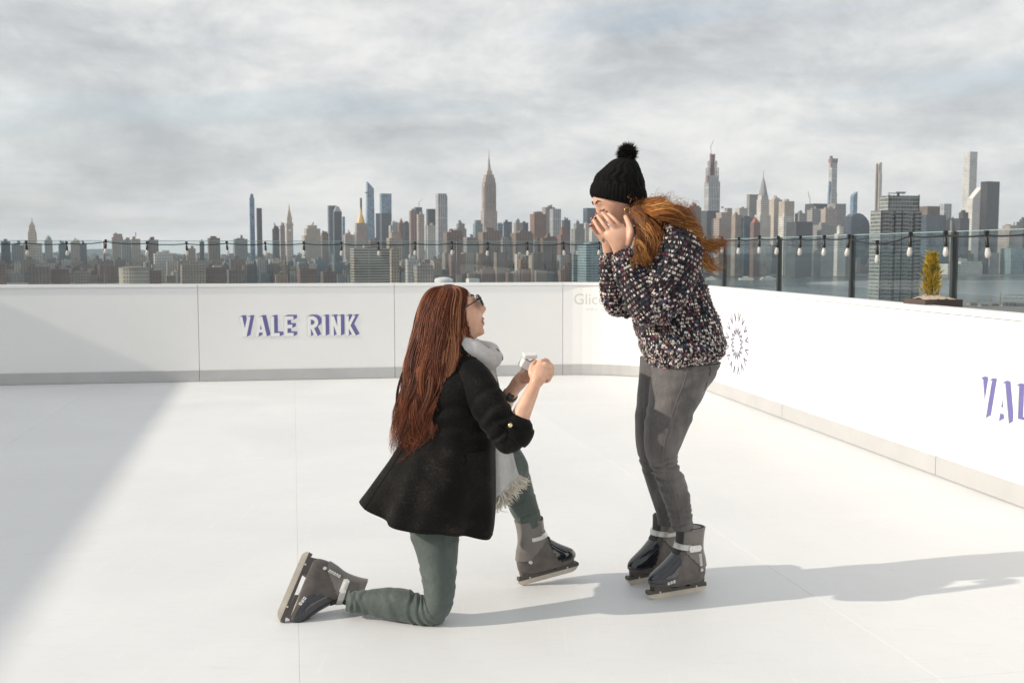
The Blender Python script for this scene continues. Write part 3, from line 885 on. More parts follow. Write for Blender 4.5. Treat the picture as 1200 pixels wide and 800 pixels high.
SKY = [
 # left part, name, label, material, km, tiers, kwargs
 ('office_tower', 'dark grey office block at the left picture edge, below the first bulbs', 'dark', 3.2, [(3, 15, 283)], {}),
 ('office_block', 'mid grey block just left of the stone lantern tower', 'grey', 3.0, [(15, 31, 287), (18, 26, 285)], {}),
 ('office_block', 'blue grey block two to the right of the stone lantern tower', 'darkbl', 3.1, [(70, 80, 286)], {}),
 ('apartment_block', 'beige block with a small pointed top left of centre in the left skyline', 'tan', 3.0, [(84, 97, 283)], dict(parts=[('roof', 'stone', pyr(86, 94, 283, 278))])),
 ('office_block', 'dark slab right of the beige pointed block', 'dark', 2.9, [(95, 104, 286)], {}),
 ('apartment_block', 'pinkish beige stepped block behind the fourth bulb', 'pink', 3.1, [(132, 147, 278), (134, 146, 274)], {}),
 ('office_block', 'grey slab with pale side right of the pinkish stepped block', 'grey', 2.8, [(143, 156, 281)], {}),
 ('apartment_block', 'tall tan block with rooftop tank left of the dark brown cube', 'tan', 2.8, [(155, 167, 280), (157, 161, 277)], {}),
 ('office_block', 'dark brown cube standing over the left rooftops', 'brown', 2.9, [(174, 188, 281)], {}),
 ('office_block', 'pale wide block under the dark brown cube', 'pale', 2.6, [(180, 205, 297)], {}),
 ('apartment_block', 'tan block with long top behind the sixth bulb', 'tan', 2.8, [(219, 231, 291)], {}),
 ('office_block', 'dark narrow slab left of the two slim towers', 'dark', 3.0, [(235, 241, 283)], {}),
 ('office_block', 'dark reddish brown slab left of the two slim towers', 'brown', 2.9, [(244, 260, 279)], {}),
 ('office_block', 'grey green block right in front of the slim blue tower', 'grey', 2.9, [(274, 292, 280), (278, 288, 279)], {}),
 ('slim_tower', 'slim blue glass tower with a rounded top at the left of the skyline', 'blue', 3.6, [(294, 300.5, 232), (295, 299.5, 228.5), (296, 298.5, 227)], dict(clutter=False)),
 ('slim_tower', 'slim dark tower beside the rounded blue tower', 'dark', 3.5, [(302, 309, 244)], dict(clutter=False)),
 ('office_tower', 'dark slab left of the pointed clock tower', 'dark', 3.4, [(320, 329, 268), (322, 328, 265)], {}),
 ('apartment_tower', 'narrow pinkish tower touching the pointed clock tower on its left', 'pink', 3.5, [(329, 335.5, 264)], {}),
 ('apartment_block', 'broad cream stone building with stepped top right of the clock tower', 'cream', 3.6, [(354, 378, 276), (357, 377, 268), (360, 373, 264)], {}),
 ('apartment_block', 'dull brown block between cream stone building and black tower', 'brown', 3.4, [(377, 386, 273)], {}),
 ('glass_tower', 'blue grey glass tower behind the black tower', 'darkbl', 4.6, [(385, 396, 241)], dict(clutter=False)),
 ('office_tower', 'black tower with a slanted glass top left of the gilded roof', 'dark', 3.7, [(391, 402, 248)], dict(clutter=False, parts=[('roof', 'steel', pyr(391, 402, 248, 242, 0.35))])),
 ('glass_tower', 'thin blue slab on the right of the black tower', 'blue', 4.5, [(402, 405.5, 254)], dict(clutter=False)),
 ('apartment_block', 'greyish beige block left of the gilded pyramid tower', 'pink', 3.5, [(403, 416, 275), (405, 412, 273)], {}),
 ('office_tower', 'dark thin mast tower peeking out behind the gilded pyramid', 'dark', 4.8, [(423, 425.5, 232)], dict(clutter=False)),
 ('glass_tower', 'dark narrow slab between the two tall blue glass towers', 'darkbl', 5.0, [(441, 446.5, 250)], dict(clutter=False)),
 ('glass_tower', 'tall flat topped blue glass tower', 'blue', 5.0, [(446, 460, 227)], dict(clutter=False, ratio=0.6)),
 ('office_tower', 'dark slab in front of the flat topped blue glass tower', 'dark', 4.3, [(445.5, 460, 250)], dict(clutter=False)),
 ('apartment_block', 'orange brick block under the gilded pyramid tower', 'brick', 2.9, [(432, 446, 281)], {}),
 ('apartment_block', 'wide beige slab with dark banded side behind the rail, near the middle', 'band', 2.15, [(411, 457, 291)], dict(ratio=0.42)),
 ('apartment_block', 'tan narrow block right of the banded slab', 'tan', 2.3, [(457, 468, 292)], {}),
 ('office_block', 'orange brown stepped block behind the banded slab', 'tan', 3.1, [(453, 472, 279), (457, 470, 272)], {}),
 ('office_tower', 'pale glass block with a rounded top right of the dark slab', 'silver', 4.0, [(456, 469, 264), (459, 467, 260)], {}),
 ('office_tower', 'red brown tower with a little pointed cap', 'brick', 3.4, [(467, 474.5, 261)], dict(parts=[('roof', 'roofred', pyr(468, 473, 261, 255))])),
 ('office_block', 'grey blue block behind the red brown pointed tower', 'darkbl', 3.9, [(473, 481, 261)], {}),
 ('unfinished_tower', 'dark red unfinished tower shell', 'rust', 3.7, [(480, 489, 247)], {}),
 ('unfinished_tower', 'grey glass top with a crane above the tan tower', 'darkbl', 3.9, [(486, 495.5, 243)], dict(clutter=False, parts=[('crane', 'steel', crane(1, 243, 233, 4))])),
 ('apartment_tower', 'tan tower right in front of the crane topped glass tower', 'pink', 3.2, [(489, 498, 251)], {}),
 ('office_block', 'white low block left of the silver striped tower', 'pale', 3.2, [(499, 511, 264)], {}),
 ('office_tower', 'dark glass tower with pale lower corner left of silver striped tower', 'dark', 4.0, [(500, 511, 245)], dict(clutter=False)),
 ('striped_tower', 'tall silver tower with vertical stripes and a flat top', 'silver', 3.5, [(511, 524, 227), (516, 525, 229.5)], dict(clutter=False)),
 ('apartment_block', 'grey stepped tower with a small pointed cap left of the tall spired tower', 'grey', 3.4, [(532, 547, 268), (535, 545, 262)], dict(parts=[('roof', 'steel', pyr(537, 543, 262, 257))])),
 ('glass_tower', 'pale green glass tower hugging the tall spired tower on its left', 'teal', 3.6, [(554.5, 566, 262), (556, 564, 258)], dict(clutter=False)),
 ('glass_tower', 'small blue glass block right of the tall spired tower', 'blue', 3.9, [(582, 589.5, 262)], {}),
 ('office_block', 'dark blue block second to the right of the tall spired tower', 'darkbl', 3.8, [(590, 600, 260)], {}),
 ('apartment_tower', 'pinkish beige tower between two dark blue blocks', 'pink', 3.7, [(602, 611.5, 261), (604, 609, 258)], {}),
 ('office_block', 'dark blue block left of the red brown striped tower', 'darkbl', 4.0, [(610, 619, 261)], {}),
 ('office_tower', 'red brown striped tower in the middle of the skyline', 'brick', 3.2, [(621, 640, 251)], dict(clutter=True)),
 ('office_tower', 'grey tower behind the pale silver tower, left of the standing person', 'grey', 3.9, [(635, 650, 243)], dict(clutter=True)),
 ('office_tower', 'pale silver tower with vertical stripes left of the standing person', 'silver', 3.6, [(644, 657, 245)], dict(clutter=False)),
 ('office_block', 'dark blocky tower right of the pale silver tower', 'darkbl', 3.9, [(658, 668, 258)], {}),
 ('apartment_tower', 'reddish stepped tower left of the standing person', 'brick', 3.1, [(653, 668, 275), (656, 665, 266)], {}),
 ('apartment_tower', 'grey stepped tower nearest to the hands of the standing person', 'grey', 3.2, [(669, 685, 268), (672, 683, 262)], {}),
 ('glass_tower', 'dark blue glass tower just left of the beanie', 'darkbl', 3.7, [(683, 700, 244)], dict(clutter=False)),
 ('apartment_tower', 'thin pale tower left of the beanie', 'pale', 3.3, [(684, 690, 262)], {}),
 ('apartment_tower', 'pale slab below the dark blue glass tower', 'pale', 3.0, [(690, 702, 267)], {}),
 ('glass_block', 'broad teal glass block with pale bands below the hands', 'teal', 2.3, [(677, 712, 286), (684, 708, 284)], dict(clutter=False)),
 ('office_block', 'small blue green slab left of the teal glass block', 'teal', 2.35, [(670, 677, 299)], {}),
 # middle right
 ('apartment_tower', 'brown tower seen through the windblown hair', 'brown', 3.3, [(804, 820, 243), (807, 818, 241)], {}),
 ('office_block', 'dark block at the foot of the unfinished supertall', 'dark', 3.4, [(820, 841, 247)], dict(clutter=False)),
 ('apartment_block', 'brown stepped block right of the dark block under the supertall', 'pink', 3.3, [(833, 858, 256), (838, 856, 249), (848, 856, 244)], {}),
 ('apartment_block', 'tan brick block under the wide grey tower', 'tan', 3.2, [(856, 868, 252)], {}),
 ('office_block', 'dark low block between tan block and red roofed tower', 'darkbl', 3.2, [(866, 880, 255)], {}),
 ('office_block', 'pale flat block left of the wide grey tower', 'pale', 3.8, [(860, 874, 244)], {}),
 ('office_tower', 'wide grey brown tower with dark top band left of the silver spire', 'grey', 4.0, [(873, 888, 228)], dict(clutter=False, ratio=0.4, parts=[('crown_band', 'rooftop', lambda m, Z, L, X: m.box(-L(6.7), L(6.7), -L(2.9), L(2.9), Z(230.5), Z(228.6)))])),
 ('apartment_tower', 'brick tower with a red pyramid roof below the silver spire', 'brick', 3.1, [(878, 889, 261)], dict(parts=[('roof', 'roofred', pyr(878, 889, 261, 254))])),
 ('apartment_tower', 'big cream stone tower right of the silver spire', 'cream', 3.7, [(900, 914, 234), (903, 911, 232)], {}),
 ('apartment_tower', 'cream slab joined to the big cream stone tower', 'cream', 3.6, [(911, 928, 236)], {}),
 ('office_block', 'white banded block below the big cream stone tower', 'pale', 3.3, [(911, 926, 254)], {}),
 ('glass_block', 'very dark glass block right of the white banded block', 'dark', 3.1, [(921, 949, 260)], dict(clutter=False)),
 ('office_block', 'grey green block left of the crane block', 'grey', 3.6, [(930, 943, 250)], {}),
 ('office_tower', 'dark block carrying a crane below the capped supertall', 'dark', 3.7, [(942, 966, 239)], dict(clutter=False, parts=[('crane', 'steel', crane(-9, 239, 224, -3))])),
 ('apartment_tower', 'grey tower in front of the crane block', 'grey', 3.3, [(944, 959, 246)], {}),
 ('apartment_tower', 'broad pinkish grey block below the capped supertall', 'pink', 3.4, [(957, 978, 245)], {}),
 ('office_tower', 'dull grey block right of the capped supertall', 'grey', 3.8, [(969, 988, 239)], dict(clutter=False)),
 ('apartment_block', 'small white stepped building right of the dark glass block', 'pale', 3.2, [(975, 989, 274), (979, 986, 266)], {}),
 ('office_block', 'low grey block under the pinkish grey block', 'grey', 3.15, [(952, 975, 264)], {}),
 # right of the near tower
 ('office_block', 'brown topped cube right of the near glass balcony tower', 'brown', 3.6, [(1074, 1097, 242)], dict(clutter=False)),
 ('glass_block', 'blue grey glass slab under the brown topped cube', 'darkbl', 3.5, [(1074, 1106, 252)], dict(clutter=False, ratio=0.4)),
 ('office_tower', 'pale silver tower with ribs right of the brown topped cube', 'silver', 4.0, [(1098, 1111, 239)], dict(clutter=False)),
 ('office_block', 'grey block left of the slanted roof tower', 'grey', 3.6, [(1107, 1120, 258)], {}),
 ('office_block', 'dark block at the foot of the white supertall', 'dark', 3.5, [(1115, 1132, 256), (1121, 1131, 249)], {}),
 ('slab_tower', 'tall black bronze glass slab at the right of the skyline', 'bronze', 3.5, [(1145, 1166.5, 213)], dict(clutter=False, ratio=0.5)),
 ('apartment_tower', 'pinkish block right of the black bronze slab', 'pink', 3.6, [(1168, 1194, 268), (1173, 1190, 264)], {}),
 ('office_block', 'dark block at the right picture edge', 'dark', 3.7, [(1189, 1204, 260), (1192, 1202, 257)], {}),
 ('low_waterfront_building', 'long white low building on the far waterfront behind the conifer', 'pale', 3.46, [(1098, 1152, 309), (1118, 1150, 306)], dict(ratio=0.25)),
 ('low_waterfront_building', 'grey mid rise on the far waterfront left of the last post', 'grey', 3.5, [(1150, 1168, 296)], {}),
 ('low_waterfront_building', 'greenish slab on the far waterfront at the right picture edge', 'teal', 3.5, [(1172, 1196, 291)], {}),
 ('low_waterfront_building', 'tan pair of blocks on the far waterfront behind the moored boats', 'tan', 3.48, [(881, 898, 312), (884, 891, 304)], {}),
 ('low_waterfront_building', 'dark glass slab on the far waterfront between the two right posts', 'darkbl', 3.5, [(930, 958, 292)], {}),
 ('low_waterfront_building', 'brown mid rise on the far waterfront right of the hair', 'brown', 3.5, [(855, 866, 296)], {}),
 ('low_waterfront_building', 'grey tall slab on the far waterfront left of the near glass balcony tower', 'grey', 3.5, [(975, 1000, 288)], {}),
 ('low_waterfront_building', 'dark mid rise on the far waterfront left of the first right post', 'dark', 3.52, [(897, 916, 290)], {}),
]
for nm, lb, mt, km, tiers, kw in SKY:
    building(nm, lb, mt, km * KM, tiers, GA, **kw)

# brown brick housing towers by the shore, each with a lit narrow side
for x0, x1, yt, wh in ((519, 543, 270, 'left of the tall spired tower'), (560, 587, 270, 'right below the tall spired tower'),
                       (598, 625, 271, 'below the red brown striped tower'), (630, 653, 277, 'beside the back railing post left of the standing person')):
    building('housing_tower', 'brown brick housing tower ' + wh, 'brown', 2.6 * KM, [(x0, x1, yt + 2), (x0 + 7, x1 - 2, yt)], 'brown housing towers', ratio=0.75)
for x0, x1, yt, wh in ((543, 561, 278, 'first and second'), (586, 599, 280, 'second and third'), (624, 632, 283, 'third and fourth')):
    building('housing_slab', 'blue grey slab between the %s brown housing towers' % wh, 'grey', 2.75 * KM, [(x0, x1, yt)], 'grey slabs between the housing towers')
# red brick estate along the shore on the left
xs = 0
k = 0
ESTATE = ['at the left picture edge', 'below the stone lantern tower', 'below the beige pointed block', 'left of the round beige drum', 'above the round beige drum',
          'below the dark brown cube', 'below the sixth bulb', 'left of the slim towers', 'below the slim towers', 'below the dark slab', 'below the clock tower',
          'below the cream stepped building', 'below the black tower', 'left of the banded slab']
for i, wh in enumerate(ESTATE):
    x0 = i * 29.5 - 8 + (i * 37 % 13); wd_ = 17 + (i * 29 % 17); yt_ = 309 + (i * 23 % 10)
    building('brick_housing_slab', 'low %s housing slab %s' % (('red brick', 'brown brick', 'red brick', 'tan brick')[i % 4], wh), ('brick', 'brown', 'brick', 'tan')[i % 4], (2.30 + 0.05 * (i * 7 % 6)) * KM, [(x0, x0 + wd_, yt_), (x0 + 4 + i % 5, x0 + 9 + i % 5, yt_ - 2 - i % 3)], 'housing slabs along the shore')
building('low_block', 'pinkish brown low block right of the banded slab', 'pink', 2.15 * KM, [(484, 508, 311)], GA)
building('low_block', 'pale cube right of the banded slab', 'pale', 2.3 * KM, [(474, 492, 304)], GA)
building('low_block', 'white low roofed hall above the kneeling person', 'white', 2.12 * KM, [(546, 562, 326.5)], GA, clutter=False)
def drum(label, px, D, wpx, py, mt, n=20):
    cx = (px - 600) / FPX * D
    r = wpx / FPX * D / 2
    z = ztop(py, D) - LAND_Z
    t = thing('drum_building', label, 'building', (cx, D, LAND_Z), 0, GA)
    m = MB(); m.lathe([(r, 0), (r, z)], n); m.build('wall', FM[mt], t)
    m = MB(); m.lathe([(r * 1.02, z), (r * 1.02, z + 1.2), (r * 0.4, z + 3.5)], n); m.build('roof', FM['rooftop'], t)
drum('round beige drum building low on the left behind the rail', 158, 2200, 34, 314, 'cream')
t = thing('dome_tent', 'white domed tent roof just above the kneeling person', 'tent', ((520 - 600) / FPX * 2130, 2130, LAND_Z), 0)
m = MB(); m.lathe([(18, 0), (18, ztop(327.5, 2130) - LAND_Z), (17, ztop(326.6, 2130) - LAND_Z), (13, ztop(325.6, 2130) - LAND_Z), (7, ztop(324.9, 2130) - LAND_Z), (0.5, ztop(324.6, 2130) - LAND_Z)], 18)
m.build('canopy', FM['white'], t, True)

# ---- the landmark towers, with their own parts
def part(root, name, mt, fn, smooth=False):
    m = MB(); fn(m); return m.build(name, FM[mt], root, smooth)
def landmark(name, label, px, km, th=GRID):
    D = km * KM
    r = thing(name, label, 'tower', ((px - 600) / FPX * D, D, LAND_Z), th)
    return r, (lambda py: ztop(py, D) - LAND_Z), (lambda n: n / FPX * D)
def cbox(m, w, d, z0, z1, top=(1, 1), ox=0, oy=0): m.box(ox - w / 2, ox + w / 2, oy - d / 2, oy + d / 2, z0, z1, top=top)
# the tall spired tower
r, Z, L = landmark('spired_tower', 'tallest stone tower with stepped crown and needle spire in mid skyline', 573.2, 3.78)
def f(m):
    cbox(m, L(16.5), L(10.5), 0, Z(247)); cbox(m, L(14.2), L(8.6), 0, Z(214)); cbox(m, L(12.0), L(9.4), 0, Z(209))
    cbox(m, L(10.0), L(7.4), 0, Z(205)); cbox(m, L(16.0), L(5.2), 0, Z(219))
    for s in (-1, 1):                                                   # recessed bays read as ribs
        for q in (-0.30, 0.0, 0.30):
            cbox(m, L(1.3), L(0.5), Z(300), Z(216), ox=q * L(14), oy=-L(4.5))
part(r, 'shaft', 'pink', f)
part(r, 'crown', 'stone', lambda m: (cbox(m, L(6.5), L(5.0), Z(205.3), Z(200.5)), cbox(m, L(4.6), L(4.0), Z(200.5), Z(194), (0.6, 0.6))))
part(r, 'mast', 'steel', lambda m: (m.cyl((0, 0, Z(194.5)), (0, 0, Z(187)), L(1.5), L(1.0), 10), m.cyl((0, 0, Z(187.3)), (0, 0, Z(183)), L(0.8), L(0.5), 8)))
part(r, 'spire', 'steel', lambda m: m.cyl((0, 0, Z(183.3)), (0, 0, Z(174)), L(0.45), L(0.15), 6))
# the silver crowned spire
r, Z, L = landmark('spired_tower', 'silver tower with tapering arched crown and thin spire', 892, 3.62)
part(r, 'shaft', 'pale', lambda m: (cbox(m, L(15), L(10.5), 0, Z(252)), cbox(m, L(11.5), L(8.4), 0, Z(234)), cbox(m, L(9.6), L(7.4), 0, Z(229))))
def f(m):
    pr = [(5.0, 229.3), (4.7, 226), (4.1, 222.5), (3.4, 219), (2.6, 215.5), (1.8, 212.5), (1.1, 210), (0.6, 208)]
    m.lathe([(L(a) * 1.05, Z(b)) for a, b in pr], 8, Matrix.Rotation(R(22.5), 4, 'Z'))
part(r, 'crown', 'steel', f)
part(r, 'spire', 'steel', lambda m: m.cyl((0, 0, Z(208.5)), (0, 0, Z(199.5)), L(0.5), L(0.15), 6))
# clock tower
r, Z, L = landmark('clock_tower', 'slender cream stone tower with steep pyramid roof and lantern', 340.5, 3.4)
part(r, 'shaft', 'cream', lambda m: (cbox(m, L(7.2), L(5.4), 0, Z(261)), cbox(m, L(8.0), L(6.0), Z(264.5), Z(261.8))))
part(r, 'roof', 'stone', lambda m: (cbox(m, L(5.6), L(4.6), Z(261.2), Z(257)), cbox(m, L(6.2), L(5.0), Z(257), Z(246.5), (0.32, 0.32))))
part(r, 'lantern', 'gold', lambda m: (m.cyl((0, 0, Z(246.8)), (0, 0, Z(242.5)), L(0.9), L(0.8), 8), m.cyl((0, 0, Z(242.6)), (0, 0, Z(238)), L(0.7), L(0.1), 8)))
cl = part(r, 'clock_face', 'white', lambda m: m.cyl((0, -L(3.02), Z(270)), (0, -L(2.6), Z(270)), L(1.6), L(1.6), 16))
# gilded pyramid tower
r, Z, L = landmark('pyramid_roof_tower', 'stone tower with a shining gilded pyramid roof', 424, 3.5)
part(r, 'shaft', 'pink', lambda m: (cbox(m, L(14), L(9), 0, Z(272)), cbox(m, L(12.4), L(8), 0, Z(261.5))))
part(r, 'roof', 'gold', lambda m: (m.lathe([(L(5.0), Z(261.7)), (L(4.4), Z(258.5)), (L(1.0), Z(248.5)), (L(0.9), Z(246.5)), (L(0.15), Z(243.5))], 8)))
# stone lantern tower far left
r, Z, L = landmark('lantern_tower', 'cream stone tower with a columned lantern top at the far left', 40.5, 3.1)
part(r, 'shaft', 'cream', lambda m: (cbox(m, L(20), L(11), 0, Z(285)), cbox(m, L(9.5), L(6.6), 0, Z(273)), cbox(m, L(8.2), L(5.8), 0, Z(270))))
part(r, 'lantern', 'stone', lambda m: (cbox(m, L(6.4), L(5.0), Z(270.4), Z(264)), cbox(m, L(5.0), L(4.2), Z(264), Z(260.5), (0.5, 0.5)), m.cyl((0, 0, Z(260.8)), (0, 0, Z(255.5)), L(0.9), L(0.5), 8)))
r, Z, L = landmark('domed_tower', 'grey tower with a small dome right of the stone lantern tower', 59, 3.0)
part(r, 'shaft', 'grey', lambda m: cbox(m, L(8.6), L(6.2), 0, Z(282)))
part(r, 'dome', 'copper', lambda m: m.lathe([(L(3.6), Z(282.3)), (L(3.4), Z(280)), (L(2.6), Z(278)), (L(1.2), Z(276.8)), (L(0.2), Z(275.5))], 14), True)
# slanted blue glass supertall
r, Z, L = landmark('glass_tower', 'tallest blue glass tower with a slanted top and jutting deck', 434.5, 5.0, GRID)
def f(m):
    w, d = L(10.6), L(7.5)
    z0, zl, zr = 0, Z(213), Z(221)
    P = [(-w / 2, -d / 2, 0), (w / 2, -d / 2, 0), (w / 2, d / 2, 0), (-w / 2, d / 2, 0), (-w * .30, -d * .4, zl), (w * .40, -d * .4, zr), (w * .40, d * .4, zr), (-w * .30, d * .4, zl)]
    m.add(P, [(3, 2, 1, 0), (4, 5, 6, 7), (0, 1, 5, 4), (1, 2, 6, 5), (2, 3, 7, 6), (3, 0, 4, 7)])
part(r, 'shaft', 'blue', f)
part(r, 'deck', 'dark', lambda m: m.add([(-L(6.3), -L(2.4), Z(226.6)), (-L(2), -L(3.2), Z(226.2)), (-L(2), L(2), Z(226.2)), (-L(6.3), -L(2.4), Z(225.6)), (-L(2), -L(3.2), Z(225)), (-L(2), L(2), Z(225))],
     [(2, 1, 0), (3, 4, 5), (0, 1, 4, 3), (1, 2, 5, 4), (2, 0, 3, 5)]))
# unfinished supertall with crane
r, Z, L = landmark('unfinished_tower', 'unfinished silver supertall with rusty open top floors and a crane', 832.5, 3.9)
part(r, 'shaft', 'silver', lambda m: (cbox(m, L(15.6), L(9.6), 0, Z(213)), cbox(m, L(12.5), L(9.0), 0, Z(206))))
def f(m):
    for k in range(16):
        py = 206 - k * 1.6
        fw = 12.6 if k < 6 else (9.2 if k < 11 else 5.0)
        cbox(m, L(fw), L(fw * 0.7), Z(py) - 0.6, Z(py) + 0.6)
        for s in (-1, 1):
            for q in (-1, 0, 1):
                cbox(m, 1.6, 1.6, Z(py), Z(py - 1.6), ox=s * L(fw) * 0.46, oy=q * L(fw) * 0.3)
    cbox(m, L(3.2), L(3), Z(206), Z(181)); cbox(m, L(4.2), L(4), Z(215), Z(206), ox=-L(6.5), oy=-L(2))
part(r, 'open_floor', 'rust', f)
part(r, 'crane', 'steel', lambda m: crane(-2.2, 181, 164, 3.6)(m, Z, L, None))
# capped supertall, pink supertall, curved blue, white grid supertall
r, Z, L = landmark('slim_supertall', 'slim grey glass supertall with an orange scaffold cap', 972.5, 4.6)
part(r, 'shaft', 'silver', lambda m: (cbox(m, L(7.4), L(6.0), 0, Z(188.5)), cbox(m, L(8.6), L(6.5), 0, Z(226))))
part(r, 'scaffold_cap', 'rust', lambda m: (cbox(m, L(8.2), L(6.6), Z(190.5), Z(186)), cbox(m, L(3), L(2), Z(186), Z(183), ox=-L(3)), cbox(m, L(1.6), L(1.6), Z(196), Z(186), ox=-L(4.2), oy=-L(2))))
part(r, 'hoist', 'blue', lambda m: cbox(m, L(1.6), L(2.0), Z(240), Z(213), ox=-L(5.2), oy=-L(1)))
r, Z, L = landmark('slim_supertall', 'very slim pinkish supertall still under construction', 1025.5, 4.7)
part(r, 'shaft', 'pale', lambda m: (cbox(m, L(4.4), L(6.2), 0, Z(203), ox=L(0.6)), cbox(m, L(3.4), L(4.4), 0, Z(190.5), ox=L(1.2))))
part(r, 'hoist', 'rust', lambda m: cbox(m, L(1.6), L(1.8), Z(260), Z(192), ox=-L(3.2), oy=-L(1)))
r, Z, L = landmark('slim_tower', 'narrow blue tower with a curved sloping top beside the pink supertall', 997.7, 4.6)
def f(m):
    w, d = L(6.2), L(5)
    prof = [(-w / 2, Z(230.5)), (-w * .3, Z(228.3)), (0, Z(226.8)), (w * .3, Z(225.3)), (w / 2, Z(224.6))]
    V = [(-w / 2, -d / 2, 0)] + [(x, -d / 2, z) for x, z in prof] + [(w / 2, -d / 2, 0)]
    n = len(V); V += [(x, d / 2, z) for x, y, z in V]
    m.add(V, [tuple(reversed(range(n))), tuple(range(n, 2 * n))] + [(i, (i + 1) % n, n + (i + 1) % n, n + i) for i in range(n)])
part(r, 'shaft', 'blue', f)
r, Z, L = landmark('slim_supertall', 'white square grid supertall at the right of the skyline', 1131.5, 4.56)
def f(m):
    w = L(11.2)
    for a, b in ((300, 248), (247, 232.5), (231.5, 217), (216, 201), (200, 189.5), (188.5, 178.3)):
        cbox(m, w, w * 0.92, Z(a) if a < 300 else 0, Z(b))
    cbox(m, w * .93, w * 0.86, 0, Z(179))
part(r, 'shaft', 'grid', f)
r, Z, L = landmark('slanted_roof_tower', 'pale tower with a slanted roof leaning on the black bronze slab', 1138, 3.9)
def f(m):
    w, d = L(13.5), L(8)
    P = [(-w / 2, -d / 2, 0), (w / 2, -d / 2, 0), (w / 2, d / 2, 0), (-w / 2, d / 2, 0), (-w / 2, -d / 2, Z(233)), (w / 2, -d / 2, Z(219.5)), (w / 2, d / 2, Z(219.5)), (-w / 2, d / 2, Z(233))]
    m.add(P, [(3, 2, 1, 0), (4, 5, 6, 7), (0, 1, 5, 4), (1, 2, 6, 5), (2, 3, 7, 6), (3, 0, 4, 7)])
part(r, 'shaft', 'pale', f)
r, Z, L = landmark('curved_tower', 'dark blue mound shaped glass building left of the near balcony tower', 1003, 3.6)
def f(m):
    prof = [(-14, 262), (-13.5, 254), (-10, 251), (-2, 250), (3, 251.5), (8, 255), (12, 260), (13.5, 266)]
    d = L(10)
    V = [(L(-14), -d / 2, 0)] + [(L(x), -d / 2, Z(y)) for x, y in prof] + [(L(13.5), -d / 2, 0)]
    n = len(V); V += [(x, d / 2, z) for x, y, z in V]
    m.add(V, [tuple(reversed(range(n))), tuple(range(n, 2 * n))] + [(i, (i + 1) % n, n + (i + 1) % n, n + i) for i in range(n)])
part(r, 'shaft', 'darkbl', f)

# ---- the near glass tower with balconies
D = 886.0
r, Z, L = landmark('balcony_tower', 'near glass apartment tower with white floor bands and balconies', 1046.5, 0.886, R(14))
M_NG = facade('near tower glass', (0.33, 0.36, 0.36), (0.12, 0.145, 0.15), 2.6, 3.05, 0.9, 0.8, 0.35, 0.08)
M_SLAB = mat('pale floor band', (0.50, 0.48, 0.44), 0.7, 0.1, 0.1)
WA, DA = L(31), L(22)
core = MB(); core.box(-L(25.5), L(25.5), -DA / 2, DA / 2, 0, Z(247)); core.box(-L(14), L(26), -DA / 2 + 3, DA / 2, 0, Z(229.5))
link('wall', mesh_of('wall', core.v, core.f), M_NG, r)
zt = Z(228)
k = 0
zz = Z(360)
while zz < Z(229):
    hi = zz > Z(247)
    m = MB()
    if hi: m.box(-L(14.3), L(26.4), -DA / 2 + 2.6, DA / 2 + 0.4, zz, zz + 0.45)
    else:
        m.box(-L(26), L(26), -DA / 2 - 0.5, DA / 2 + 0.5, zz, zz + 0.45)
    link('floor_band', mesh_of('floor_band', m.v, m.f), M_SLAB, r)
    if not hi:
        for bx in (-L(20), -L(4.5), L(5), L(21)):
            m = MB(); m.box(bx - 2.6, bx + 2.6, -DA / 2 - 1.9, -DA / 2 - 0.52, zz + 0.02, zz + 0.3)
            m.box(bx - 2.6, bx + 2.6, -DA / 2 - 1.9, -DA / 2 - 1.8, zz + 0.3, zz + 1.3)
            link('balcony', mesh_of('balcony', m.v, m.f), FM['steel'], r)
    zz += 3.05
for bx in (-L(25.6), -L(8), L(1.5), L(17), L(25.6)):
    m = MB(); m.box(bx - 0.5, bx + 0.5, -DA / 2 - 0.75, -DA / 2 - 0.05, 0, Z(248)); link('pier', mesh_of('pier', m.v, m.f), FM['dark'], r)
m = MB(); m.box(-L(4), L(10), -4, 4, Z(238), Z(231.5)); link('penthouse', mesh_of('penthouse', m.v, m.f), FM['dark'], r)
m = MB(); m.cyl((L(3), 0, Z(232)), (L(3), 0, Z(226.5)), 1.0, 1.0, 8); m.box(-L(10), L(11), -1, 1, Z(227), Z(226.2)); m.box(L(1), L(12), -1.2, 1.2, Z(225.8), Z(224.8))
link('roof_rig', mesh_of('roof_rig', m.v, m.f), FM['dark'], r)
for s in (-1, 1):
    m = MB(); m.box(-L(14) if s < 0 else L(25.4), -L(13) if s < 0 else L(26.4), -DA / 2 + 2.4, -DA / 2 + 3.4, Z(247), Z(228.5)); link('pier', mesh_of('pier', m.v, m.f), FM['dark'], r)

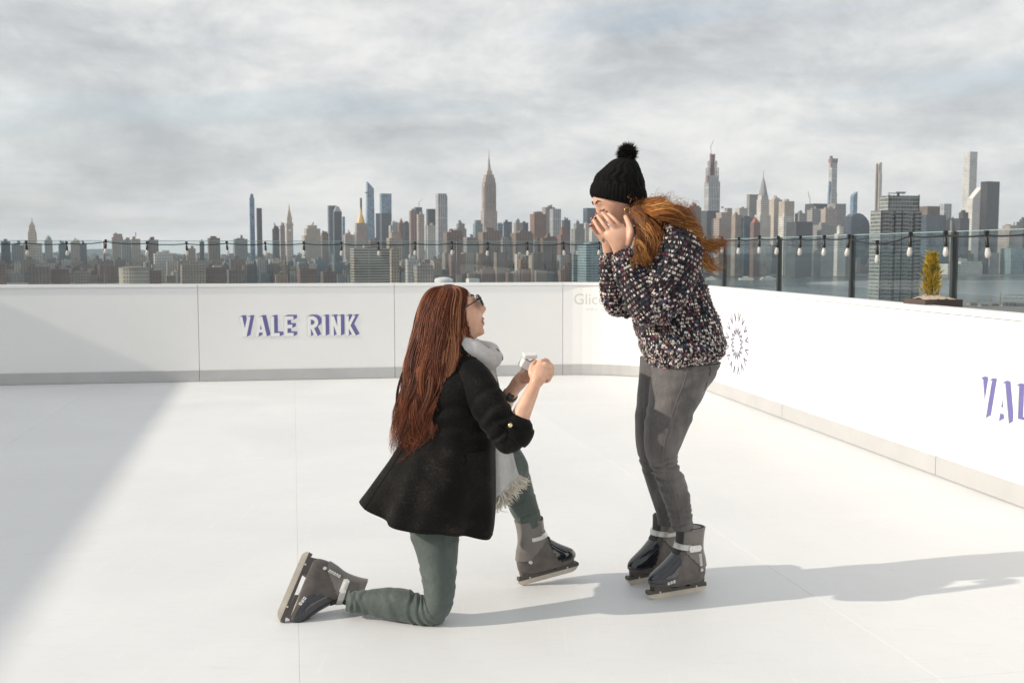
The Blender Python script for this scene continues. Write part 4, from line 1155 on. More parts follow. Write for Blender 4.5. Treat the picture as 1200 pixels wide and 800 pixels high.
# ---- low rise mass between the towers: nobody could count it
pal = [(0.22, 0.13, 0.105), (0.20, 0.15, 0.125), (0.33, 0.27, 0.22), (0.45, 0.40, 0.34), (0.55, 0.53, 0.49), (0.25, 0.24, 0.24), (0.13, 0.135, 0.14), (0.34, 0.33, 0.31), (0.30, 0.20, 0.15), (0.16, 0.19, 0.21)]
lm = MB()
rl = random.Random(3)
MG = Matrix.Rotation(GRID, 4, 'Z')
def shore_D(px):
    if px < 690: return 2450
    if px < 840: return 2450 + (px - 690) / 150 * 1050
    return 3520
for k in range(5200):
    px = rl.uniform(-160, 1330)
    D = shore_D(px) + 40 + rl.random() ** 1.6 * 3200
    w, d = rl.uniform(12, 36), rl.uniform(12, 28)
    h = rl.uniform(14, 34) if rl.random() < 0.72 else rl.uniform(34, 70)
    if px < 430 and h > 55: h *= 0.7
    if 820 < px: h *= 1.15
    if D > 4300: h *= 1.25
    x = (px - 600) / FPX * D
    M4 = Matrix.Translation((x, D, LAND_Z)) @ MG
    c = pal[rl.randrange(len(pal))]; s = rl.uniform(0.75, 1.2); c = tuple(q * s for q in c)
    lm.box(-w / 2, w / 2, -d / 2, d / 2, 0, h, M4, col=c)
    if rl.random() < 0.6:
        lm.box(-w * .2, w * .1, -d * .2, d * .2, h, h + rl.uniform(3, 7), M4, col=tuple(q * 0.8 for q in c))
def low_mat():
    m, n, l, b = newmat('low rise facades'); nt = m.node_tree
    a = n.new('ShaderNodeAttribute'); a.attribute_name = 'tint'
    g_ = n.new('ShaderNodeNewGeometry')
    sp = n.new('ShaderNodeSeparateXYZ')
    mp = n.new('ShaderNodeMapping'); mp.vector_type = 'TEXTURE'; mp.inputs['Rotation'].default_value = (0, 0, GRID); l.new(g_.outputs['Position'], mp.inputs[0])
    l.new(mp.outputs[0], sp.inputs[0])
    h = nmath(nt, 'ADD', sp.outputs[0], sp.outputs[1])
    mx = nmath(nt, 'LESS_THAN', nmath(nt, 'FRACT', nmath(nt, 'DIVIDE', nmath(nt, 'ADD', h, 90000.0), 5.5)), 0.45)
    mz = nmath(nt, 'LESS_THAN', nmath(nt, 'FRACT', nmath(nt, 'DIVIDE', nmath(nt, 'ADD', sp.outputs[2], 900.0), 5.0)), 0.5)
    spn = n.new('ShaderNodeSeparateXYZ'); l.new(g_.outputs['Normal'], spn.inputs[0])
    side = nmath(nt, 'LESS_THAN', nmath(nt, 'ABSOLUTE', spn.outputs[2]), 0.6)
    win = nmath(nt, 'MULTIPLY', nmath(nt, 'MULTIPLY', mx, mz), side)
    l.new(nmix(nt, win, a.outputs['Color'], (0.06, 0.062, 0.065)), b.inputs['Base Color'])
    b.inputs['Roughness'].default_value = 0.75
    return m
tag(lm.build('low_rise_blocks', low_mat()), 'mass of low brick and stone city blocks between the towers', 'city blocks', kind='stuff')

# waterfront trees and quay on the far bank
qy = MB()
for i in range(60):
    px = 835 + i * 7.2
    x, y = GP(px, 3400 + rl.uniform(-4, 4))
    qy.box(x - 11, x + 11, y - 4, y + 4, WATER_Z - 1, WATER_Z + 2.2)
tag(qy.build('quay', mat('quay concrete', (0.30, 0.29, 0.27), 0.85, 0.2, 0.1)), 'concrete quay edge along the far bank', 'quay', kind='structure')

# boats
def boat(label, px, D, Lm, rz):
    p = GP(px, D)
    t = thing('ferry_boat', label, 'boat', (p[0], p[1], WATER_Z), rz, 'white ferries on the river')
    m = MB(); w = Lm * 0.13
    V = [(-Lm / 2, -w, 0), (Lm * .36, -w, 0), (Lm / 2, 0, 0), (Lm * .36, w, 0), (-Lm / 2, w, 0)]
    V2 = [(x * 1.03, y * 1.15, 3.2 + (0.9 if x > Lm * .3 else 0)) for x, y, z in V]
    m.add(V + V2, [(4, 3, 2, 1, 0), (5, 6, 7, 8, 9)] + [(i, (i + 1) % 5, 5 + (i + 1) % 5, 5 + i) for i in range(5)])
    m.build('hull', FM['white'], t)
    m = MB(); m.box(-Lm * .42, Lm * .28, -w * .85, w * .85, 3.3, 6.4); c = m.build('cabin', FM['white'], t)
    m = MB(); m.box(-Lm * .40, Lm * .26, -w * .87, w * .87, 4.4, 5.5); m.build('window_band', FM['dark'], c)
    m = MB(); m.box(-Lm * .10, Lm * .18, -w * .6, w * .6, 6.4, 8.8); m.build('wheelhouse', FM['white'], t)
    m = MB(); m.cyl((0, 0, 8.8), (0, 0, 13), 0.25, 0.1, 6); m.build('mast', FM['steel'], t)
boat('white ferry on the river left of the first right post', 900, 2880, 42, R(6))
boat('white ferry nearer the hair, left one of the pair', 874, 2860, 40, R(172))
boat('small white boat half behind the windblown hair', 833, 2870, 30, R(-8))

# piers on the near bank at the right
M_PIER = mat('weathered timber', (0.20, 0.17, 0.14), 0.9, 0.3, 0.2)
def pier(label, px, D, Lm, wm, z):
    p = GP(px, D)
    t = thing('pier', label, 'pier', (p[0], p[1], WATER_Z), R(4))
    m = MB(); m.box(-Lm / 2, Lm / 2, -wm / 2, wm / 2, z, z + 1.2); m.build('deck', M_PIER, t)
    n = int(Lm / 9)
    for i in range(n + 1):
        x = -Lm / 2 + Lm * i / n
        m = MB(); m.cyl((x, -wm / 2, -1), (x, -wm / 2, z + 1.0), 0.6, 0.5, 6); m.build('pile', M_PIER, t)
pier('long timber pier low at the right behind the rail', 1215, 1470, 140, 12, 3.0)
pier('short pale pier at the right picture edge', 1200, 1720, 70, 10, 3.6)
for i, (px, D, h, lb) in enumerate(((1161, 1500, 16, 'left one of the mooring poles at the right'), (1172, 1500, 19, 'taller middle mooring pole at the right'), (1146, 1460, 10, 'short stump pole left of the mooring poles'))):
    p = GP(px, D)
    t = thing('mooring_pole', lb, 'pole', (p[0], p[1], WATER_Z - 1), 0, 'mooring poles')
    m = MB(); m.tube([(0, 0, 0), (0.2, 0, h * .5), (0.1, 0, h)], [0.9, 0.8, 0.6], 7); m.build('shaft', M_PIER, t)
    m = MB(); m.cyl((0.1, 0, h), (0.1, 0, h + 0.8), 0.9, 0.7, 7); m.build('cap', M_PIER, t)
SH = [(1140, 1420, 12, 6, 'tan'), (1152, 1400, 10, 5, 'grey'), (1166, 1410, 14, 5, 'brown'), (1180, 1395, 16, 7, 'grey'), (1194, 1400, 13, 6, 'tan'), (1158, 1440, 9, 4, 'dark')]
for px, D, w, h, mt in SH:
    p = GP(px, D)
    t = thing('shed', 'small %s shed on the near bank %s the mooring poles' % ({'tan': 'tan', 'grey': 'grey', 'brown': 'brown', 'dark': 'dark'}[mt], {1140: 'left of', 1152: 'below left of', 1166: 'right below', 1180: 'right of', 1194: 'far right of', 1158: 'just below'}[px]), 'shed', (p[0], p[1], WATER_Z), R(10), 'sheds on the near bank')
    m = MB(); m.box(-w / 2, w / 2, -4, 4, 0, h); m.build('wall', FM[mt], t)
    m = MB(); m.add([(-w / 2 - .4, -4.4, h), (w / 2 + .4, -4.4, h), (w / 2 + .4, 4.4, h), (-w / 2 - .4, 4.4, h), (-w / 2 - .4, 0, h + 2), (w / 2 + .4, 0, h + 2)], [(3, 2, 1, 0), (0, 1, 5, 4), (2, 3, 4, 5), (1, 2, 5), (3, 0, 4)])
    m.build('roof', FM['rooftop'], t)
# ground strip under the sheds
land('near_bank_ground', 'low bank of the near shore at the right', [GP(1120, 1440), GP(1260, 1450), GP(1400, 1100), GP(1120, 1150)])

# ---- the air over the river: a thin even haze
def haze_box():
    m = bpy.data.materials.new('haze'); m.use_nodes = True
    n, l = m.node_tree.nodes, m.node_tree.links
    n.remove(n['Principled BSDF'])
    v = n.new('ShaderNodeVolumePrincipled')
    v.inputs['Color'].default_value = (0.78, 0.89, 1.0, 1)
    v.inputs['Density'].default_value = HAZE_D
    v.inputs['Anisotropy'].default_value = 0.0
    l.new(v.outputs[0], n['Material Output'].inputs['Volume'])
    mb = MB(); mb.box(-16300, 16300, -9300, 16300, WATER_Z - 3, 430)
    return tag(mb.build('haze', m), 'thin pale haze over the river and the city', 'haze', kind='stuff')
HAZE_D = 0.000050
haze_box()
# ================================================================== THE TWO PEOPLE
def G(px, py):
    """ground point seen at a photo pixel"""
    a, b = (px - 600) / FPX, -(py - 400) / FPX
    d = Vector((a, _cp + b * _sp, -_sp + b * _cp))
    return Vector((0, 0, CAM_H)) + d * (-CAM_H / d.z)
def catmull(A, n):
    A = np.asarray(A, float)
    m = len(A)
    t = np.linspace(0, m - 1, n)
    i = np.clip(t.astype(int), 0, m - 2)
    f = (t - i)[:, None]
    p1, p2 = A[i], A[i + 1]
    p0 = np.where((i > 0)[:, None], A[np.maximum(i - 1, 0)], 2 * p1 - p2)
    p3 = np.where((i + 2 < m)[:, None], A[np.minimum(i + 2, m - 1)], 2 * p2 - p1)
    return 0.5 * ((2 * p1) + (-p0 + p2) * f + (2 * p0 - 5 * p1 + 4 * p2 - p3) * f ** 2 + (-p0 + 3 * p1 - 3 * p2 + p3) * f ** 3)
def ring_grid(rings, nu=48, nv=60, sq=2.0, dirs=None):
    """rings: (Lx,Ly,Rx,Ry,depth,half depth in m): a tube whose outline runs through the L and R points"""
    rows = []
    for r in rings:
        L, Rr = W(r[0], r[1], r[4]), W(r[2], r[3], r[4])
        c, h = (L + Rr) / 2, (Rr - L) / 2
        rows.append([*c, *h, r[5]])
    S_ = catmull(rows, nv)
    u = np.linspace(0, 2 * math.pi, nu, endpoint=False)
    cu, su = np.cos(u), np.sin(u)
    if sq != 2.0:
        cu = np.sign(cu) * np.abs(cu) ** (2 / sq); su = np.sign(su) * np.abs(su) ** (2 / sq)
    g = S_[:, None, 0:3] + cu[None, :, None] * S_[:, None, 3:6] + su[None, :, None] * S_[:, None, 6:7] * np.array([0, 1, 0])
    return g
def path_grid(pts, nu=32, nv=40, flat=1.0):
    """pts: (px,py,depth,radius m): a round tube along a path"""
    A = catmull([[*W(p[0], p[1], p[2]), p[3]] for p in pts], nv)
    return tube_grid(A[:, :3], A[:, 3], nu, flat)
def tube_grid(C, rad, nu=12, flat=1.0, ref=None):
    C = np.asarray(C, float)
    T = np.gradient(C, axis=0)
    T /= np.linalg.norm(T, axis=1)[:, None] + 1e-12
    y = np.array([0, 1.0, 0]) if ref is None else np.asarray(ref, float)
    a = np.cross(T, y)
    na = np.linalg.norm(a, axis=1)[:, None]
    a = np.where(na > 1e-3, a / (na + 1e-12), np.array([0, 0, 1.0]))
    b = np.cross(a, T)
    u = np.linspace(0, 2 * math.pi, nu, endpoint=False)
    rad = np.asarray(rad, float)
    return C[:, None] + rad[:, None, None] * (np.cos(u)[None, :, None] * a[:, None] + flat * np.sin(u)[None, :, None] * b[:, None])
def grid_mesh(g, caps=(True, True), dome=0.0):
    """verts, faces of a tube grid, ends closed (optionally domed)"""
    nv, nu = g.shape[:2]
    V = [tuple(p) for p in g.reshape(-1, 3)]
    F = [(i * nu + k, i * nu + (k + 1) % nu, (i + 1) * nu + (k + 1) % nu, (i + 1) * nu + k) for i in range(nv - 1) for k in range(nu)]
    for e, on in ((0, caps[0]), (1, caps[1])):
        if not on: continue
        row = g[0] if e == 0 else g[-1]
        nxt = g[1] if e == 0 else g[-2]
        c = row.mean(0)
        ax = c - nxt.mean(0); ax = ax / (np.linalg.norm(ax) + 1e-9)
        r = np.linalg.norm(row - c, axis=1).mean()
        base = [0 + k if e == 0 else (nv - 1) * nu + k for k in range(nu)]
        steps = 4 if dome > 0 else 0
        for s in range(1, steps + 1):
            q = math.pi / 2 * s / (steps + 0.6)
            rr = c + (row - c) * math.cos(q) + ax * r * dome * math.sin(q)
            n0 = len(V); V += [tuple(p) for p in rr]
            cur = [n0 + k for k in range(nu)]
            for k in range(nu):
                F.append((base[k], cur[k], cur[(k + 1) % nu], base[(k + 1) % nu]) if e == 0 else (base[k], base[(k + 1) % nu], cur[(k + 1) % nu], cur[k]))
            base = cur
        n0 = len(V); V.append(tuple(c + ax * r * dome))
        for k in range(nu):
            F.append((base[k], n0, base[(k + 1) % nu]) if e == 0 else (base[k], base[(k + 1) % nu], n0))
    return V, F
def fix_normals(me):
    bm = bmesh.new(); bm.from_mesh(me)
    bmesh.ops.recalc_face_normals(bm, faces=bm.faces)
    bm.to_mesh(me); bm.free()
def solid(name, VF, mt, parent, base, smooth=True, subd=0):
    m = MB()
    for V, F in VF: m.add(V, F)
    me = mesh_of(name, m.v, m.f, smooth)
    fix_normals(me)
    o = link(name, me, mt, parent, loc=-Vector(base))
    return o
def remesh(name, VF, voxel, smooth, mt, parent, base):
    """join overlapping closed shapes into one continuous skin"""
    m = MB()
    for V, F in VF: m.add(V, F)
    me = mesh_of(name + '_tmp', m.v, m.f)
    fix_normals(me)
    o = link(name + '_tmp', me)
    md = o.modifiers.new('r', 'REMESH'); md.mode = 'VOXEL'; md.voxel_size = voxel
    md.use_smooth_shade = True
    if smooth:
        ms = o.modifiers.new('s', 'SMOOTH'); ms.factor = 0.5; ms.iterations = smooth
    dg = bpy.context.evaluated_depsgraph_get()
    me2 = bpy.data.meshes.new_from_object(o.evaluated_get(dg))
    me2.name = name
    bpy.data.objects.remove(o)
    me2.polygons.foreach_set('use_smooth', [True] * len(me2.polygons))
    me2.materials.clear()
    return link(name, me2, mt, parent, loc=-Vector(base))
def chain(pts, rad, nu=10, nv=14):
    A = catmull([[*W(p[0], p[1], p[2])] for p in pts], nv)
    rr = np.interp(np.linspace(0, 1, nv), np.linspace(0, 1, len(rad)), rad)
    return grid_mesh(tube_grid(A, rr, nu), dome=1.0)
def ellipsoid(c, ax, n=14, M=None):
    V, F = [], []
    for i in range(n + 1):
        a = math.pi * i / n
        for k in range(2 * n):
            b = math.pi * k / n
            p = Vector((ax[0] * math.sin(a) * math.cos(b), ax[1] * math.sin(a) * math.sin(b), ax[2] * math.cos(a)))
            if M is not None: p = M @ p
            V.append(tuple(Vector(c) + p))
    for i in range(n):
        for k in range(2 * n):
            F.append((i * 2 * n + k, i * 2 * n + (k + 1) % (2 * n), (i + 1) * 2 * n + (k + 1) % (2 * n), (i + 1) * 2 * n + k))
    return V, F
def frame(fwd, up):
    f = Vector(fwd).normalized(); u = Vector(up); u = (u - f * u.dot(f)).normalized()
    l = u.cross(f)
    return Matrix(((f.x, l.x, u.x), (f.y, l.y, u.y), (f.z, l.z, u.z)))
def head_shape(c, fwd, up, s=1.0, smile=False):
    M = frame(fwd, up)
    n = 90
    V, F = [], []
    def bump(az, el, a0, e0, sa, se): return math.exp(-((az - a0) / sa) ** 2 - ((el - e0) / se) ** 2)
    for i in range(n + 1):
        el = math.pi * (0.5 - i / n)
        for k in range(n):
            az = 2 * math.pi * k / n - math.pi
            ce, se_ = math.cos(el), math.sin(el)
            x, y, z = 0.096 * ce * math.cos(az), 0.074 * ce * math.sin(az), 0.116 * se_
            ad, ed = math.degrees(az), math.degrees(el)
            # the jaw narrows and the back of the skull lifts towards the neck
            if ed < 0:
                t = min(1, -ed / 60)
                y *= 1 - 0.20 * t
                if math.cos(az) < 0: x *= 1 - 0.42 * t
            r = 0.0
            r += 0.021 * bump(ad, ed, 0, -11, 8.5, 7.5) + 0.010 * bump(ad, ed, 0, 0, 6.5, 10)
            r += 0.004 * (bump(ad, ed, 22, 15, 16, 6) + bump(ad, ed, -22, 15, 16, 6)) + 0.003 * bump(ad, ed, 0, 32, 40, 18)
            r -= 0.009 * (bump(ad, ed, 21, 4, 9, 6.5) + bump(ad, ed, -21, 4, 9, 6.5))
            r += 0.005 * (bump(ad, ed, 21, 3, 5, 3.4) + bump(ad, ed, -21, 3, 5, 3.4))
            r += 0.006 * (bump(ad, ed, 36, -12, 16, 14) + bump(ad, ed, -36, -12, 16, 14))
            r += 0.008 * bump(ad, ed, 0, -28, 13, 3.6) + 0.009 * bump(ad, ed, 0, -37, 12, 4) - 0.005 * bump(ad, ed, 0, -32.5, 15, 1.8)
            r += 0.019 * bump(ad, ed, 0, -52, 18, 10) - 0.004 * bump(ad, ed, 0, -44, 14, 3)
            d = Vector((x, y, z)); dn = d.normalized()
            V.append(tuple(Vector(c) + M @ ((d + dn * r) * s)))
    for i in range(n):
        for k in range(n):
            F.append((i * n + k, i * n + (k + 1) % n, (i + 1) * n + (k + 1) % n, (i + 1) * n + k))
    for sgn in (-1, 1):                                               # ears
        ve = ellipsoid(Vector(c) + M @ (Vector((-0.008, sgn * 0.074, -0.004)) * s), (0.017 * s, 0.006 * s, 0.030 * s), 8, M @ Matrix.Rotation(R(12), 3, 'Y'))
        n0 = len(V); V += ve[0]; F += [tuple(i + n0 for i in f) for f in ve[1]]
    return V, F, M
def skin_mat():
    m, n, l, b = newmat('skin'); nt = m.node_tree
    co = ncoord(nt)
    nz = nnoise(nt, 22, 4, 0.6, co)
    l.new(nramp(nt, nz, [(0.35, (0.64, 0.36, 0.245)), (0.65, (0.74, 0.46, 0.33))]), b.inputs['Base Color'])
    b.inputs['Roughness'].default_value = 0.48
    b.inputs['Subsurface Weight'].default_value = 0.25
    b.inputs['Subsurface Radius'].default_value = (0.012, 0.005, 0.003)
    b.inputs['Subsurface Scale'].default_value = 0.6
    nbump(nt, nnoise(nt, 420, 3, 0.6, co), 0.12, 0.001, b)
    return m
M_SKIN = skin_mat()
M_LIP = mat('lips', (0.52, 0.22, 0.18), 0.4, 0.08)
M_LASH = mat('dark lashes and brows', (0.06, 0.035, 0.025), 0.6, 0.1)
M_NAIL = mat('dark red nail polish', (0.14, 0.02, 0.03), 0.2, 0.05)
def child(name, m, mt, parent, base, smooth=True):
    me = mesh_of(name, m.v, m.f, smooth)
    return link(name, me, mt, parent, loc=-Vector(base))

# ---- hair: tapering strands over a base volume
M_HAIR = mat_tint('hair strands', 0.58, 0.28)
class Strands:
    def __init__(s): s.V, s.F, s.C, s.n = [], [], [], 0
    def add(s, P, w, col):
        """P (n,3) centre line, w width at the root; three sided and tapering to nothing"""
        P = np.asarray(P); n = len(P)
        T = np.gradient(P, axis=0); T /= np.linalg.norm(T, axis=1)[:, None] + 1e-9
        a = np.cross(T, [0.31, 0.9, 0.2]); a /= np.linalg.norm(a, axis=1)[:, None] + 1e-9
        b = np.cross(T, a)
        t = np.linspace(0, 1, n)
        rad = w * np.minimum(1, 0.55 + 3 * t) * (1 - t ** 3) ** 0.8
        rad = np.maximum(rad, w * 0.06)
        pts = np.stack([P + (a * math.cos(q) + b * math.sin(q)) * rad[:, None] for q in (0, 2.094, 4.189)], 1)
        s.V.append(pts.reshape(-1, 3))
        i = np.arange(n - 1)[:, None] * 3
        k = np.arange(3)[None]
        k2 = (k + 1) % 3
        q = np.stack([i + k, i + k2, i + 3 + k2, i + 3 + k], -1).reshape(-1, 4) + s.n
        s.F.append(q); s.C.append(np.tile(col, (len(q) * 4, 1)))
        s.n += n * 3
    def build(s, name, parent, base, mt=None):
        V = np.concatenate(s.V); F = np.concatenate(s.F); C = np.concatenate(s.C)
        me = bpy.data.meshes.new(name)
        me.vertices.add(len(V)); me.vertices.foreach_set('co', V.ravel())
        me.loops.add(len(F) * 4); me.loops.foreach_set('vertex_index', F.ravel().astype(np.int32))
        me.polygons.add(len(F)); me.polygons.foreach_set('loop_start', np.arange(0, len(F) * 4, 4, dtype=np.int32))
        me.polygons.foreach_set('use_smooth', [True] * len(F))
        me.update(calc_edges=True)
        ca = me.color_attributes.new('tint', 'FLOAT_COLOR', 'CORNER')
        ca.data.foreach_set('color', np.concatenate([C, np.ones((len(C), 1))], 1).ravel())
        return link(name, me, mt or M_HAIR, parent, loc=-Vector(base))
def smooth_noise(n, amp, k=5):
    c = rng.normal(0, 1, (k, 3))
    return catmull(c, n) * amp

# ---- skates
M_SHELL = mat('grey brown boot plastic', (0.095, 0.082, 0.074), 0.34, 0.30, 26, bump=0.15, bscale=90)
M_CUFF = mat('grey cuff plastic', (0.17, 0.155, 0.142), 0.33, 0.10, 14)
M_TONGUE = mat('black tongue', (0.03, 0.028, 0.027), 0.6, 0.1, 20)
M_GLOSS = mat('glossy black toe', (0.012, 0.014, 0.020), 0.10, 0.1, 10, coat=0.8)
M_LINER = mat('black liner', (0.02, 0.019, 0.018), 0.85, 0.1, 30, bump=0.3, bscale=300)
M_HOLD = mat('dark blade holder', (0.075, 0.065, 0.058), 0.42, 0.12, 12)
M_BLADE = mat('worn beige steel blade', (0.62, 0.56, 0.47), 0.38, 0.12, 20, metal=0.25)
M_STRAP = mat('silver strap', (0.62, 0.61, 0.58), 0.32, 0.06, 20, metal=0.3)
M_PRINT = mat('white skate print', (0.78, 0.78, 0.75), 0.5, 0.03)
LV = [(0.047, .112, -.112, .036), (0.052, .122, -.122, .042), (0.066, .128, -.128, .0465), (0.080, .127, -.130, .047), (0.094, .117, -.131, .0455), (0.108, .096, -.130, .044),
      (0.122, .073, -.127, .043), (0.14, .047, -.123, .042), (0.17, .012, -.113, .041), (0.20, -.006, -.110, .042), (0.235, -.010, -.112, .045), (0.262, -.010, -.117, .047)]
def boot_grid(nv=64, nu=64):
    A = catmull(LV, nv)
    u = np.linspace(0, 2 * math.pi, nu, endpoint=False)
    g = np.zeros((nv, nu, 3))
    for i, (z, xf, xb, w) in enumerate(A):
        c, h = (xf + xb) / 2, (xf - xb) / 2
        e = 0.86
        cx, sy = np.sign(np.cos(u)) * np.abs(np.cos(u)) ** e, np.sign(np.sin(u)) * np.abs(np.sin(u)) ** e
        x = c + h * cx
        wt = np.where(x > 0.0, 1 - 0.22 * np.clip(x / 0.13, 0, 1) ** 2, 1 - 0.16 * np.clip(-x / 0.13, 0, 1) ** 2)
        g[i, :, 0] = x; g[i, :, 1] = w * sy * wt; g[i, :, 2] = z
    return g
BG = boot_grid()
def boot_normals(g):
    du = np.roll(g, -1, 1) - np.roll(g, 1, 1)
    dv = np.gradient(g, axis=0)
    n = np.cross(du, dv); n /= np.linalg.norm(n, axis=2)[..., None] + 1e-9
    return n
BN = boot_normals(BG)
def boot_patch(sel, lift, thick=0.003):
    """a closed shell piece over the part of the boot where sel(x,y,z) holds"""
    nv, nu = BG.shape[:2]
    c = (BG + np.roll(BG, -1, 1)) / 2
    fs = []
    for i in range(nv - 1):
        for k in range(nu):
            ctr = (BG[i, k] + BG[i + 1, k] + BG[i, (k + 1) % nu] + BG[i + 1, (k + 1) % nu]) / 4
            if sel(*ctr): fs.append((i * nu + k, i * nu + (k + 1) % nu, (i + 1) * nu + (k + 1) % nu, (i + 1) * nu + k))
    used = sorted({v for f in fs for v in f}); ix = {v: j for j, v in enumerate(used)}
    P, N = BG.reshape(-1, 3)[used], BN.reshape(-1, 3)[used]
    n = len(used)
    V = [tuple(p) for p in P + N * lift] + [tuple(p) for p in P - N * thick]
    F = [tuple(ix[v] for v in f) for f in fs] + [tuple(n + ix[v] for v in reversed(f)) for f in fs]
    cnt = {}
    for f in fs:
        for a, b in zip(f, f[1:] + f[:1]): cnt[(a, b)] = 1
    for (a, b) in list(cnt):
        if (b, a) not in cnt: F.append((ix[b], ix[a], n + ix[a], n + ix[b]))
    return V, F
def surf_y(x, z):
    """half width of the boot at x, z"""
    i = int(np.argmin(np.abs(BG[:, 0, 2] - z)))
    row = BG[i]; pos = row[row[:, 1] > 0]
    o = np.argsort(pos[:, 0])
    return float(np.interp(x, pos[o, 0], pos[o, 1]))
def prism(poly, y0, y1, bev=0.0):
    n = len(poly)
    V = [(x, y0, z) for x, z in poly] + [(x, y1, z) for x, z in poly]
    return V, [tuple(range(n)), tuple(reversed(range(n, 2 * n)))] + [(i, n + i, n + (i + 1) % n, (i + 1) % n) for i in range(n)]
def skate(parent, base, M4, mirror):
    """M4 takes the skate's own axes (x toe, y left, z up) to the world; the buckle sits on the outer side (y<0 unless mirrored)"""
    o_ = -1.0 if not mirror else 1.0
    def mk(name, VF, mt, par, smooth=True):
        m = MB()
        for V, F in VF: m.add(V, F)
        me = mesh_of(name, m.v, m.f, smooth); fix_normals(me)
        if smooth:
            try: me.set_sharp_from_angle(angle=R(40))
            except Exception: pass
        return link(name, me, mt, par)
    shell = mk('ice_skate', [grid_mesh(BG)], M_SHELL, parent)
    shell.matrix_local = Matrix.Translation(-Vector(base)) @ M4
    mk('toe_cover', [boot_patch(lambda x, y, z: x > 0.012 + max(0, (0.12 - z)) * 0.55 + (0.10 - z) * 0.1 and z > 0.070 - x * 0.05 + 0.25 * max(0, abs(y) - 0.034) and z < 0.165, 0.0028)], M_GLOSS, shell)
    mk('cuff', [boot_patch(lambda x, y, z: z > 0.105 + max(0, x + 0.085) * 0.95 and z < 0.268 - 0.32 * max(0, x + 0.06) and x < -0.012, 0.0042)], M_CUFF, shell)
    mk('liner', [boot_patch(lambda x, y, z: z > 0.246, 0.0016, 0.010)], M_LINER, shell)
    mk('tongue', [boot_patch(lambda x, y, z: abs(y) < 0.023 and x > -0.05 and 0.168 < z < 0.262, 0.0052)], M_TONGUE, shell)
    mk('strap', [boot_patch(lambda x, y, z: abs(z - (0.192 + 0.10 * min(0, x + 0.03))) < 0.0085 and x > -0.075, 0.0085, -0.0043)], M_STRAP, shell)
    # buckle plate on the outer side, knob on the inner
    bz, bx, by = 0.189, -0.045, o_ * (surf_y(-0.045, 0.189) + 0.007)
    bp = [(bx - 0.026, bz - 0.012), (bx + 0.020, bz - 0.012), (bx + 0.026, bz), (bx + 0.020, bz + 0.012), (bx - 0.026, bz + 0.011), (bx - 0.032, bz)]
    mk('buckle', [prism(bp, by, by + o_ * 0.006), prism([(bx - 0.020, bz - 0.004), (bx + 0.012, bz - 0.004), (bx + 0.012, bz + 0.004), (bx - 0.020, bz + 0.004)], by + o_ * 0.006, by + o_ * 0.010)], M_PRINT, shell, False)
    for sy in (-1, 1):
        m = MB(); ry_ = surf_y(-0.088, 0.098); m.cyl((-0.088, sy * (ry_ - 0.004), 0.098), (-0.088, sy * (ry_ + 0.0075), 0.098), 0.0075, 0.0065, 14)
        mk('rivet', [(m.v, m.f)], M_STRAP, shell)
    # print: a slanted row of small characters on the cuff and one near the toe
    def marks(x0, z0, dx, dz, n, h, y):
        out = []
        for i in range(n):
            cx_, cz_ = x0 + dx * i, z0 + dz * i
            L_ = math.hypot(dx, dz); ux, uz = dx / L_, dz / L_
            w = L_ * 0.36
            def q(a, b): return (cx_ + ux * a - uz * b, cz_ + uz * a + ux * b)
            for bar in ((-w, -h, -w * 0.35, h), (w * 0.35, -h, w, h), (-w * .35, h * 0.55, w * .35, h), (-w * .35, -h, w * .35, -h * 0.55))[: 4 if i % 2 == 0 else 3]:
                out.append(prism([q(bar[0], bar[1]), q(bar[2], bar[1]), q(bar[2], bar[3]), q(bar[0], bar[3])], o_ * (surf_y(cx_, cz_) + y - 0.004), o_ * (surf_y(cx_, cz_) + y + 0.0012)))
        return out
    mk('print', marks(-0.085, 0.118, 0.0015, 0.010, 5, 0.0055, 0.0045), M_PRINT, shell, False)
    mk('print', marks(0.045, 0.072, 0.011, -0.003, 3, 0.0055, 0.0028), M_PRINT, shell, False)
    hold = [(-0.128, 0.016), (0.128, 0.016), (0.139, 0.030), (0.137, 0.037), (0.118, 0.036), (0.112, 0.052), (0.040, 0.052), (0.030, 0.034), (-0.048, 0.030), (-0.056, 0.052), (-0.118, 0.052), (-0.126, 0.040), (-0.136, 0.036)]
    a = [(-0.134, 0.0215), (0.137, 0.0215), (0.140, 0.032), (0.134, 0.038), (0.112, 0.034), (-0.112, 0.030), (-0.132, 0.036)]
    h = mk('blade_holder', [prism(a, -0.011, 0.011), prism([(0.036, 0.0335), (0.114, 0.0342), (0.116, 0.056), (0.028, 0.056)], -0.016, 0.016), prism([(-0.116, 0.0302), (-0.052, 0.0312), (-0.046, 0.056), (-0.120, 0.056)], -0.016, 0.016)], M_HOLD, shell, False)
    bl = [(-0.126, 0.004), (-0.118, 0.0), (0.108, 0.0), (0.124, 0.005), (0.136, 0.016), (0.139, 0.022), (-0.136, 0.022), (-0.135, 0.012)]
    mk('blade', [prism(bl, -0.0055, 0.0055)], M_BLADE, shell, False)
    for bx_ in (-0.085, 0.085):
        m = MB(); m.cyl((bx_, -0.0125, 0.026), (bx_, 0.0125, 0.026), 0.004, 0.004, 8)
        mk('bolt', [(m.v, m.f)], M_STRAP, h, False)
    return shell
def skate_matrix(origin, fwd, up):
    M3 = frame(fwd, up)
    return Matrix.Translation(origin) @ M3.to_4x4()

